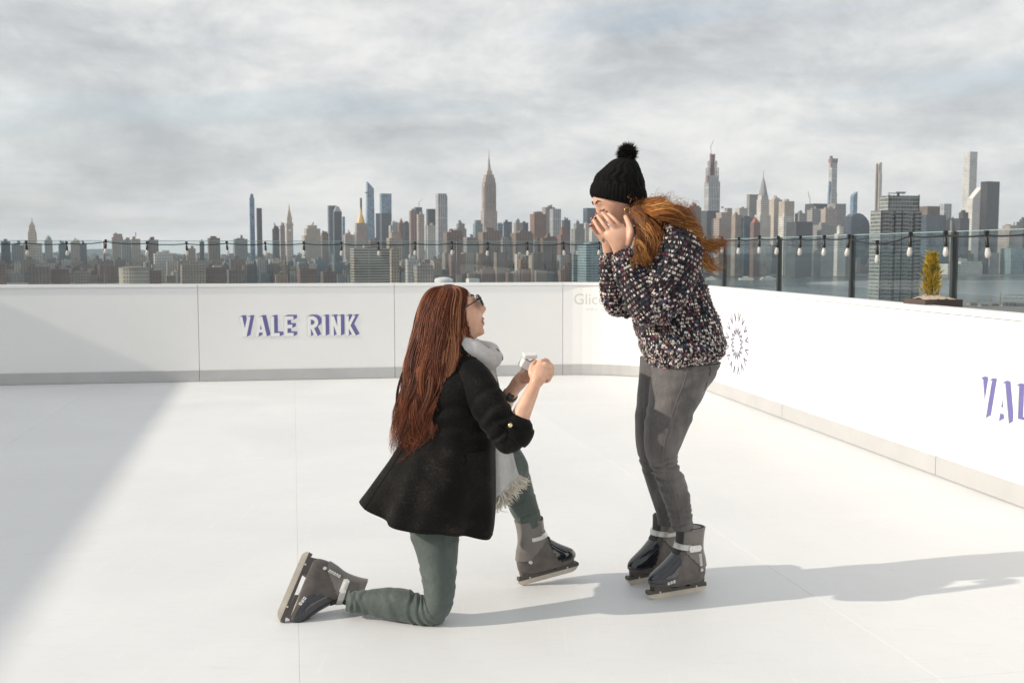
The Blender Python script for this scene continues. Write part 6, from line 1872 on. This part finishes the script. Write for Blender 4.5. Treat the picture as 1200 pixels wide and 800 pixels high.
# left arm behind
VF.append(grid_mesh(path_grid([(562, 440, 4.05, 0.050), (570, 480, 4.06, 0.044), (580, 498, 4.06, 0.040)], 16, 14), dome=1.0))
VF.append(grid_mesh(path_grid([(576, 498, 4.06, 0.040), (588, 478, 4.03, 0.034), (597, 463, 3.99, 0.027), (604, 453, 3.96, 0.024)], 16, 16), dome=1.0))
VF.append(grid_mesh(path_grid([(602, 456, 3.965, 0.024), (608, 448, 3.945, 0.028), (614, 441, 3.925, 0.026), (618, 436, 3.915, 0.018)], 16, 12, 0.7), dome=0.8))
k_left = [[(614, 438, 3.905), (620, 434, 3.89), (626, 430, 3.88)], [(616, 441, 3.905), (622, 437, 3.885), (628, 434, 3.875)], [(616, 444, 3.905), (623, 441, 3.89), (628, 439, 3.88)], [(614, 447, 3.91), (620, 446, 3.895), (625, 445, 3.885)]]
for pts in k_left: VF.append(chain(pts, [0.0098, 0.0095, 0.008]))
VF.append(chain([(607, 445, 3.93), (611, 437, 3.935), (618, 428, 3.93), (626, 423, 3.905)], [0.013, 0.011, 0.010, 0.0088]))
# legs inside the trousers
KLEG = [(478, 585, 548, 585, 3.875, 0.11), (474.5, 604, 541, 606, 3.86, 0.100), (480, 625, 538, 627, 3.845, 0.092), (488.5, 650, 536.5, 652, 3.825, 0.083), (493, 672, 534.5, 677, 3.805, 0.076), (496, 688, 532.5, 699, 3.79, 0.071), (497, 696, 527, 717, 3.785, 0.067),
        (495.5, 698, 514, 731, 3.785, 0.063), (488, 695.5, 497, 732.5, 3.79, 0.060), (476, 690.5, 481, 729.5, 3.795, 0.057), (460, 688.5, 463, 726, 3.805, 0.054), (443, 689.5, 445, 722.5, 3.82, 0.049), (430, 691, 430, 719.5, 3.83, 0.043), (417, 692.5, 415, 717, 3.835, 0.040), (408, 693, 406, 715, 3.84, 0.038)]
KFL = [(560, 546, 590, 600, 4.06, 0.085), (583, 529, 604, 580, 4.15, 0.078), (597, 526.5, 613, 566, 4.19, 0.066), (594, 556, 614.5, 530, 4.20, 0.060) ]
KFS = [(596, 529, 610, 526.5, 4.19, 0.045), (591.5, 545, 616.5, 538, 4.195, 0.060), (589.5, 562, 620.5, 554, 4.20, 0.062), (591.5, 580, 625, 572, 4.205, 0.058), (597, 597, 629.5, 588.5, 4.212, 0.050), (603.5, 610, 633, 600.5, 4.22, 0.044), (607, 622, 635, 612, 4.225, 0.040)]
KTH = [(520, 575, 4.0, 0.095), (560, 562, 4.07, 0.09), (588, 552, 4.14, 0.082), (603, 547, 4.18, 0.066)]
VF.append(grid_mesh(ring_grid(shrink(KLEG)[:-3], 24, 50), dome=0.3)); VF.append(grid_mesh(ring_grid(shrink(KFS)[:-2], 24, 30), dome=0.4)); VF.append(grid_mesh(path_grid([(a, b, c_, d_ * 0.85) for a, b, c_, d_ in KTH], 20, 20), dome=0.8))
body2 = remesh('body', VF, 0.0031, 3, M_SKIN, kn, KB)
# trousers
g1 = crease(ring_grid(KLEG, 64, 140), [(0.545, 0.006, 0.010, 3.1), (0.50, 0.004, 0.010, 3.3), (0.455, 0.0035, 0.010, 3.4), (0.60, 0.005, 0.010, 3.0), (0.25, 0.0025, 0.008, 3.1), (0.30, 0.0022, 0.008, 3.0), (0.37, 0.0025, 0.008, 3.2), (0.90, 0.005, 0.013, 4.7), (0.945, 0.005, 0.012, 5.4), (0.85, 0.003, 0.014, 4.0), (0.70, 0.0025, 0.015, 4.3), (0.14, 0.003, 0.01, 3.3)])
g2 = crease(ring_grid(KFS, 56, 80), [(0.35, 0.003, 0.018, 4.4), (0.55, 0.0025, 0.018, 3.6), (0.78, 0.003, 0.016, 4.8)])
g3 = path_grid(KTH, 40, 40)
solid('trousers', [grid_mesh(g1), grid_mesh(g2, dome=0.5), grid_mesh(g3, dome=0.7)], M_GREEN, kn, KB)
# coat body with flared skirt
CR = [(520, 420, 560, 420, 3.935, 0.085), (506, 428, 571, 429, 3.935, 0.135), (496, 444, 578, 444, 3.93, 0.170), (489, 465, 580.5, 465, 3.925, 0.175), (484, 487, 580, 488, 3.92, 0.168), (475, 508, 580, 510, 3.915, 0.165),
      (462, 530, 580.5, 536, 3.91, 0.172), (446, 553, 581, 564, 3.905, 0.182), (432, 573, 581, 594, 3.90, 0.190), (425.5, 582, 579, 614, 3.90, 0.194), (425, 584.5, 575.5, 622, 3.90, 0.192)]
cg = ring_grid(CR, 120, 110, 2.15)
cc_ = cg.mean(1, keepdims=True); d = cg - cc_
u = np.linspace(0, 2 * math.pi, 120, endpoint=False)[None, :]; v = np.linspace(0, 1, 110)[:, None]
fold = (0.075 * np.sin(5 * u + 0.6 + 3.0 * v) + 0.055 * np.sin(8 * u + 2.2 - 4.0 * v) + 0.030 * np.sin(13 * u + 1.0 + 2 * v)) * np.clip((v - 0.35) / 0.65, 0, 1) ** 1.3
near = np.clip(-np.sin(u), 0, 1)
cg = cc_ + d * (1 + fold * (0.35 + 0.65 * np.abs(np.sin(u))))[..., None]
cg = crease(cg, [(0.42, 0.008, 0.03, 4.3), (0.50, 0.007, 0.03, 5.0), (0.33, 0.007, 0.025, 4.8)])
# hem drops a little on the near side between the corners
cg[:, :, 2] -= (0.030 * near * np.clip((v - 0.75) / 0.25, 0, 1) * (0.6 + 0.4 * np.cos(3 * u)))
def shell_mesh(g_, thick):
    """an open garment tube with an inner lining so the hem shows cloth thickness"""
    c = g_.mean(1, keepdims=True); d = g_ - c
    ln = np.linalg.norm(d, axis=2, keepdims=True)
    inner = (c + d * (1 - thick / (ln + 1e-9)))[::-1]
    full = np.concatenate([g_, inner], 0)
    return grid_mesh(full, caps=(False, False))
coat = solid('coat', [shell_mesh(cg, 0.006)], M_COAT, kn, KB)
# collar
m = MB()
m.tube([W(517, 424, 3.90), W(522, 412, 3.86), W(540, 410, 3.85), W(556, 418, 3.86), W(566, 430, 3.90)], [0.010, 0.02, 0.022, 0.022, 0.012], 10)
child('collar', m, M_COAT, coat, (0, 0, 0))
gp = cg[60:66, 98:108]
pf = MB(); nr_, nc_ = gp.shape[:2]
cen_c = cg.mean(1)[60:66, None]
dd_ = gp - cen_c; dd_ = dd_ / np.linalg.norm(dd_, axis=2, keepdims=True)
top_ = gp + dd_ * 0.007; bot_ = gp - dd_ * 0.002
pf.add([tuple(q) for q in top_.reshape(-1, 3)] + [tuple(q) for q in bot_.reshape(-1, 3)],
       [(i * nc_ + k, i * nc_ + k + 1, (i + 1) * nc_ + k + 1, (i + 1) * nc_ + k) for i in range(nr_ - 1) for k in range(nc_ - 1)]
       + [(nr_ * nc_ + k, k, k + nc_, nr_ * nc_ + k + nc_) for k in range(0, nc_ * (nr_ - 1), nc_)] + [(k, nr_ * nc_ + k, nr_ * nc_ + k + nc_, k + nc_) for k in range(nc_ - 1, nc_ * (nr_ - 1), nc_)]
       + [(k, k + 1, nr_ * nc_ + k + 1, nr_ * nc_ + k) for k in range(nc_ - 1)] + [(nr_ * nc_ + k, nr_ * nc_ + k + 1, k + 1, k) for k in range(nc_ * (nr_ - 1), nc_ * nr_ - 1)])
child('pocket_flap', pf, M_COAT, coat, (0, 0, 0), False)
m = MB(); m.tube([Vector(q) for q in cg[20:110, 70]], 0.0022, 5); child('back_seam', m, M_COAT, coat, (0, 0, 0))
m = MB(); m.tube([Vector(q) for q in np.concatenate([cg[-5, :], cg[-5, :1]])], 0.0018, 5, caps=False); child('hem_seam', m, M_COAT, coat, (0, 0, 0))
# near sleeve to the elbow, then the rolled cuff round the forearm
s1 = path_grid([(543, 431, 3.86, 0.056), (555, 446, 3.825, 0.068), (568, 467, 3.79, 0.067), (580, 487, 3.765, 0.064), (591, 504, 3.755, 0.060), (596, 511, 3.755, 0.053)], 48, 60)
s1 = crease(s1, [(0.55, 0.006, 0.03, 4.4), (0.68, 0.006, 0.03, 5.3), (0.80, 0.007, 0.03, 4.0), (0.40, 0.004, 0.03, 4.8)])
s2 = path_grid([(590, 516, 3.755, 0.052), (596, 512, 3.755, 0.058), (602, 505, 3.752, 0.060), (607, 497, 3.752, 0.057)], 40, 24)
cuf = path_grid([(599.5, 510.5, 3.752, 0.058), (601.5, 508, 3.752, 0.066), (606, 499.5, 3.752, 0.066), (608.5, 495, 3.752, 0.060), (607, 497.5, 3.752, 0.050)], 40, 20)
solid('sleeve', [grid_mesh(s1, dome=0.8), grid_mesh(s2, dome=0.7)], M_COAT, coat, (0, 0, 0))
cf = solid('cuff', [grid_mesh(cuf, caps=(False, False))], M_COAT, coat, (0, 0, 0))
bt = W(598, 498, 3.685)
m = MB(); m.cyl(bt, bt + Vector((0.0, -0.006, 0)), 0.0085, 0.0065, 16)
child('button', m, mat('gilt button', (0.80, 0.66, 0.42), 0.25, 0.05, metal=0.9), coat, (0, 0, 0))
# shoulder tab strip
m = MB(); m.tube([W(577, 494, 3.69), W(586, 501, 3.685), W(594, 507, 3.69)], 0.003, 6); child('sleeve_seam', m, M_COAT, coat, (0, 0, 0))
# far sleeve
s3 = path_grid([(560, 440, 4.04, 0.070), (568, 470, 4.06, 0.068), (577, 492, 4.06, 0.060), (583, 486, 4.05, 0.050)], 36, 40)
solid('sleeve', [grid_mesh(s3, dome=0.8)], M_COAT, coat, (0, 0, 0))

# scarf: a thick wrap, a hanging end and a fringe
t_ = np.linspace(0, 2 * math.pi, 60)
ctr = np.array(W(556, 409, 3.955)); hx = np.array(W(576, 419, 3.955)) - ctr
loop = ctr[None] + np.cos(t_)[:, None] * hx[None] + np.sin(t_)[:, None] * np.array([0.0, 0.088, 0.0])[None]
loop[:, 2] += 0.006 * np.sin(3 * t_)
rad = 0.038 + 0.004 * np.sin(2 * t_ + 0.5)
gsc = tube_grid(loop, rad, 28, 1.0, ref=(0.4, 0.0, 1.0))
uu = np.linspace(0, 2 * math.pi, 28, endpoint=False)[None, :]
gsc = loop[:, None] + (gsc - loop[:, None]) * (1 + 0.05 * np.sin(4 * uu + 1.0 * t_[:, None]) + 0.05 * np.sin(6 * uu + 0.5 * t_[:, None]))[..., None]
scarf = solid('scarf', [grid_mesh(gsc, caps=(False, False))], M_SCARF, kn, KB)
def ribbon(rows, thick=0.006, n=36, waves=0.006):
    """rows: (Lx,Ly,Rx,Ry,depth L,depth R)"""
    A = catmull([[*W(r[0], r[1], r[4]), *W(r[2], r[3], r[5])] for r in rows], n)
    m_ = 14
    s_ = np.linspace(0, 1, m_)
    P = A[:, None, :3] * (1 - s_)[None, :, None] + A[:, None, 3:] * s_[None, :, None]
    vv = np.linspace(0, 1, n)[:, None]
    P[..., 1] += waves * np.sin(s_[None] * 9 + vv * 2) * (0.3 + vv)
    B = P.copy(); B[..., 1] += thick
    V = [tuple(p) for p in P.reshape(-1, 3)] + [tuple(p) for p in B.reshape(-1, 3)]
    N_ = n * m_
    F = []
    for i in range(n - 1):
        for k in range(m_ - 1):
            a = i * m_ + k
            F.append((a, a + 1, a + m_ + 1, a + m_)); F.append((N_ + a, N_ + a + m_, N_ + a + m_ + 1, N_ + a + 1))
        F.append((i * m_, (i + 1) * m_, N_ + (i + 1) * m_, N_ + i * m_)); a = i * m_ + m_ - 1
        F.append((a, N_ + a, N_ + a + m_, a + m_))
    for k in range(m_ - 1):
        F.append((k, N_ + k, N_ + k + 1, k + 1)); a = (n - 1) * m_ + k
        F.append((a, a + 1, N_ + a + 1, N_ + a))
    return (V, F), P
vf1, P1 = ribbon([(567, 424, 581, 424, 3.93, 3.97), (571, 445, 583, 448, 3.90, 3.96), (574, 475, 588, 476, 3.92, 3.99), (575, 505, 596, 508, 3.95, 4.00), (576, 530, 601, 530, 3.97, 4.02), (577, 560, 606, 550, 3.98, 4.03), (579, 588, 609, 557, 3.98, 4.04)])
end = solid('hanging_end', [vf1], M_SCARF, scarf, (0, 0, 0))
fr = Strands()
for k in range(64):
    s_ = k / 63
    i0 = s_ * 13; a = int(min(i0, 12)); p = P1[-1, a] * (1 - (i0 - a)) + P1[-1, a + 1] * (i0 - a)
    for j in range(2):
        L_ = rng.uniform(0.030, 0.055)
        d = np.array([0.35 + rng.normal(0, 0.35) + 0.7 * s_, rng.normal(0, 0.25), -0.95 + 0.55 * s_ + rng.normal(0, 0.25)]); d /= np.linalg.norm(d)
        q = np.stack([p + np.array([0, 0, 0.004]), p + d * L_ * 0.4 + rng.normal(0, 0.003, 3), p + d * L_ * 0.75 + rng.normal(0, 0.005, 3), p + d * L_ + rng.normal(0, 0.008, 3)])
        fr.add(catmull(q, 9), 0.0030, np.array((0.78, 0.73, 0.63)) * rng.uniform(0.85, 1.1))
o = fr.build('fringe', end, (0, 0, 0), M_YARN)

# glasses
M_FRAME = mat('black spectacle frame', (0.012, 0.012, 0.013), 0.2, 0.05)
def glass_lens_mat():
    m, n, l, b = newmat('tinted lens')
    b.inputs['Base Color'].default_value = (0.05, 0.06, 0.07, 1); b.inputs['Roughness'].default_value = 0.05
    b.inputs['Transmission Weight'].default_value = 0.6
    return m
gm = MB()
gl = None
for sgn in (-1, 1):
    ctr_ = Vector((0.107, sgn * 0.034, 0.010))
    rim = [KC + KM_ @ (ctr_ + Vector((-0.004 * sgn * math.cos(q), 0.027 * math.cos(q), 0.022 * math.sin(q)))) for q in np.linspace(0, 2 * math.pi, 25)]
    gm.tube(rim, 0.0030, 6, caps=False)
    gm.tube([KC + KM_ @ Vector(p) for p in ((0.100, sgn * 0.060, 0.018), (0.080, sgn * 0.073, 0.016), (0.03, sgn * 0.079, 0.012), (-0.01, sgn * 0.079, 0.008))], 0.0024, 6)
gm.tube([KC + KM_ @ Vector(p) for p in ((0.109, -0.009, 0.016), (0.115, 0, 0.018), (0.109, 0.009, 0.016))], 0.0022, 6)
gl = child('glasses', gm, M_FRAME, kn, KB)
ML = glass_lens_mat()
for sgn in (-1, 1):
    m = MB(); P = [KC + KM_ @ (Vector((0.1065 - 0.004 * sgn * math.cos(q), sgn * 0.034, 0.010)) + Vector((0, 0.026 * math.cos(q), 0.021 * math.sin(q)))) for q in np.linspace(0, 2 * math.pi, 24, endpoint=False)]
    off = KM_ @ Vector((-0.0015, 0, 0))
    m.add(P + [p + off for p in P], [tuple(range(24)), tuple(reversed(range(24, 48)))] + [(i, (i + 1) % 24, 24 + (i + 1) % 24, 24 + i) for i in range(24)])
    child('lens', m, ML, gl, (0, 0, 0), False)
# lips, brows
def khp(az, el, r):
    return KC + KM_ @ head_pt(az, el, r)
m = MB(); m.tube([khp(a, -28 + abs(a) * 0.14, 0.0048 - abs(a) * 0.00010) for a in (-22, -14, -6, 0, 6, 14, 22)], [0.0006, 0.002, 0.0028, 0.0026, 0.0028, 0.002, 0.0006], 8)
m.tube([khp(a, -37 + abs(a) * 0.26, 0.0052 - abs(a) * 0.00010) for a in (-20, -12, -5, 0, 5, 12, 20)], [0.0006, 0.0022, 0.0032, 0.0034, 0.0032, 0.0022, 0.0006], 8)
child('lips', m, M_LIP, kn, KB)
m = MB(); m.tube([khp(a, -32.6 + abs(a) * 0.20, 0.0030) for a in (-18, -10, 0, 10, 18)], [0.0012, 0.0036, 0.0042, 0.0036, 0.0012], 8)
child('teeth', m, mat('teeth', (0.78, 0.75, 0.68), 0.3, 0.03), kn, KB)
for sgn in (-1, 1):
    m = MB(); m.tube([khp(sgn * a, e, 0.0035) for a, e in ((8, 16), (15, 19.5), (23, 21), (32, 18))], [0.0012, 0.0028, 0.0026, 0.0008], 6)
    child('eyebrow', m, M_LASH, kn, KB)
# watch
A = np.array(W(593, 470, 4.00)); B_ = np.array(W(602, 455.5, 3.965))
gw = tube_grid(np.linspace(A * 0.62 + B_ * 0.38, A * 0.40 + B_ * 0.60, 6), [0.0295] * 6, 28)
wt = solid('wristwatch', [shell_mesh(gw, 0.003)], mat('black watch strap', (0.015, 0.015, 0.016), 0.4, 0.05), kn, KB)
m = MB(); wc = W(598.5, 463.5, 3.955); m.cyl(wc + Vector((0, 0.004, 0)), wc + Vector((0.002, -0.004, 0)), 0.013, 0.012, 16)
child('watch_case', m, M_FRAME, wt, (0, 0, 0), False)

# long auburn hair
AUB = [(0.075, 0.019, 0.010), (0.18, 0.050, 0.022), (0.30, 0.105, 0.046), (0.12, 0.032, 0.015), (0.035, 0.011, 0.007), (0.46, 0.20, 0.10), (0.22, 0.068, 0.030), (0.10, 0.027, 0.013)]
HR = [(519, 334.5, 533, 334.5, 3.966, 0.03), (509, 337.5, 543, 338.5, 3.966, 0.080), (501.5, 345, 546.5, 346, 3.964, 0.100), (496, 357, 546, 357, 3.955, 0.106), (492, 371, 545.5, 371, 3.943, 0.104), (488.5, 388, 545, 388, 3.925, 0.098), (484, 407, 545, 407, 3.905, 0.095),
      (480, 426, 541, 427, 3.885, 0.092), (476.5, 446, 537, 447, 3.87, 0.088), (473, 466, 532, 467, 3.86, 0.082), (470, 486, 528, 487, 3.853, 0.075), (468.5, 505, 523, 506, 3.85, 0.066), (470.5, 521, 517, 522, 3.85, 0.055), (476, 534, 509, 535, 3.85, 0.038)]
hg2 = ring_grid(HR, 72, 90)
ks = Strands()
nvh, nuh = hg2.shape[:2]
cen = hg2.mean(1)
def hull_pt(vi, ui):
    """sample the hull at fractional row vi and column ui"""
    vi = np.clip(vi, 0, nvh - 1.001); i = vi.astype(int); f_ = (vi - i)[:, None]
    ui = np.mod(ui, nuh); k = ui.astype(int) % nuh; k2 = (k + 1) % nuh; h_ = (ui - np.floor(ui))[:, None]
    a = hg2[i, k] * (1 - h_) + hg2[i, k2] * h_; b = hg2[np.minimum(i + 1, nvh - 1), k] * (1 - h_) + hg2[np.minimum(i + 1, nvh - 1), k2] * h_
    return a * (1 - f_) + b * f_, cen[i] * (1 - f_) + cen[np.minimum(i + 1, nvh - 1)] * f_
lock_u = rng.uniform(0, nuh, 150)
lock_c = [np.array(AUB[rng.integers(len(AUB))]) for _ in lock_u]
lock_ph = rng.uniform(0, 6.28, 150); lock_amp = rng.uniform(0.4, 2.0, 150); lock_lift = rng.uniform(-0.007, 0.016, 150)
for k in range(5200):
    j = rng.integers(150)
    n = 34
    v0 = rng.uniform(0, 0.10) if rng.random() < 0.75 else rng.uniform(0.1, 0.5)
    v1 = rng.uniform(0.80, 1.0) if rng.random() < 0.8 else rng.uniform(0.55, 0.85)
    t = np.linspace(v0, v1, n)
    conv = 1 - 0.5 * np.clip((t - 0.45) / 0.5, 0, 1)
    uu_ = lock_u[j] + rng.normal(0, 1.05) * conv + lock_amp[j] * np.sin(t * 11 + lock_ph[j]) * np.clip(t * 1.5, 0, 1) ** 1.5 * 2.1
    P, Cn = hull_pt(t * (nvh - 1), uu_)
    d = P - Cn; d /= np.linalg.norm(d, axis=1)[:, None] + 1e-9
    tipw = np.clip((t - 0.70) / 0.3, 0, 1)
    wave = 0.011 * np.sin(t * 17 + lock_ph[j] * 2) * np.clip((t - 0.25) / 0.5, 0, 1)
    P = P + d * (lock_lift[j] * (0.4 + t[:, None]) + rng.normal(0.001, 0.0022)) + d * wave[:, None] + smooth_noise(n, 0.0016) * (t[:, None] - v0) + tipw[:, None] ** 1.5 * rng.normal(0, 0.010, 3)[None]
    if v1 > 0.93:
        P[:, 2] -= tipw ** 2 * (rng.uniform(0, 0.035) + 0.02 * np.sin(lock_ph[j]))
        P[:, 0] += tipw ** 2 * (rng.normal(0.0, 0.010) + 0.030 * np.sin(lock_ph[j] * 1.7)) + tipw * 0.010 * np.sin(t * 40 + lock_ph[j])
    ks.add(P, 0.00105 * rng.uniform(0.55, 1.3), (lock_c[j] * 0.78 + np.array(AUB[rng.integers(len(AUB))]) * 0.22) * rng.uniform(0.75, 1.3))
def free_strand(ctrl, w, pal=AUB, noise=0.005):
    A = catmull([[*W(*p)] for p in ctrl], 26)
    t = np.linspace(0, 1, 26)[:, None]
    ks.add(A + smooth_noise(26, noise) * t, w, np.array(pal[rng.integers(len(pal))]) * rng.uniform(0.9, 1.5))
for k in range(40):                                                  # wisps by the cheek and over the scarf
    x0 = 543 + rng.normal(0, 1.5); e = rng.normal(0, 3)
    free_strand([(x0, 362 + abs(e), 3.885), (x0 + 1, 382, 3.875), (x0 + 6 + e, 396, 3.87), (x0 + 12 + e, 404, 3.87), (x0 + 8 + e, 418, 3.865), (x0 + 4 + 2 * e, 428, 3.86)], 0.0010)
for k in range(26):
    x0 = 540 + rng.normal(0, 4); e = rng.normal(0, 5)
    free_strand([(x0, 385, 3.86), (x0 + 3, 405, 3.845), (x0 + 4 + e, 425, 3.83), (x0 - 2 + e, 445, 3.82), (x0 - 6 + 2 * e, 462, 3.815)], 0.0012)
for k in range(150):                                                 # curled ends
    x0 = rng.uniform(476, 520); e = rng.normal(0, 6)
    free_strand([(x0, 490, 3.79), (x0 - 3, 506, 3.785), (x0 + 4 + e, 518, 3.78), (x0 + 14 + e, 524, 3.78), (x0 + 10 + 2 * e, 534, 3.785), (x0 + 2 * e, 540, 3.79)], 0.0012, noise=0.008)
for k in range(150):                                                 # fine flyaways round the outline
    y0 = rng.uniform(345, 480); x0 = 505 - (y0 - 345) * 0.27 + rng.uniform(-3, 10)
    free_strand([(x0, y0, 3.87), (x0 - rng.uniform(0, 5), y0 + 20, 3.86), (x0 - rng.uniform(0, 10), y0 + 42, 3.85), (x0 - rng.uniform(-4, 12), y0 + 60, 3.85)], 0.00055, noise=0.008)
for k in range(30):
    x0 = rng.uniform(505, 525)
    free_strand([(x0, 480, 3.78), (x0 + 4, 500, 3.775), (x0 + rng.uniform(2, 14), 516, 3.77), (x0 + rng.uniform(4, 26), 530, 3.765)], 0.0007, noise=0.008)
hair2 = ks.build('hair', kn, KB)
inner = cen[:, None] + (hg2 - cen[:, None]) * 0.95
solid('hair_base', [grid_mesh(inner, dome=0.2)], mat('dark auburn hair base', (0.055, 0.017, 0.009), 0.7, 0.3, 60, bump=0.5, bscale=120), hair2, (0, 0, 0))

# skates of the kneeling person
heel = G(608, 686); toe = W(685.5, 665, heel.y + 0.13)
fwd = (toe - heel).normalized()
skate(kn, KB, skate_matrix(heel + fwd * 0.132, fwd, (0.06, 0.0, 1)), True)
bt_, tp_ = W(327, 712, 3.81), W(351, 656, 3.93)
fwd = (bt_ - tp_).normalized()
upv = Vector((0.92, -0.02, -0.47))
skate(kn, KB, skate_matrix((bt_ + tp_) / 2, fwd, upv), False)

# ------------------------------------------------------------------ the ring box held in the hands
bc_ = W(617.5, 426.5, 3.88)
rb = thing('ring_box', 'small white ring box held up in both hands of the kneeling person', 'ring box', tuple(bc_), R(12))
rb.rotation_euler = (R(8), R(28), R(15))
M_BOX = mat('white box card', (0.78, 0.78, 0.77), 0.5, 0.03)
def rbox(name, b, mt, par, bev=0.003):
    m = MB(); m.box(*b, bev=bev); me = mesh_of(name, m.v, m.f); fix_normals(me); return link(name, me, mt, par)
base_b = rbox('base', (-0.024, 0.024, -0.023, 0.023, -0.018, 0.012), M_BOX, rb)
rbox('cushion', (-0.020, 0.020, -0.019, 0.019, 0.012, 0.015), M_SCARF, base_b, 0.001)
lid = rbox('lid', (0.0, 0.048, -0.0235, 0.0235, 0.0, 0.016), M_BOX, rb)
lid.location = (-0.0245, 0, 0.0135); lid.rotation_euler = (0, R(-28), 0)
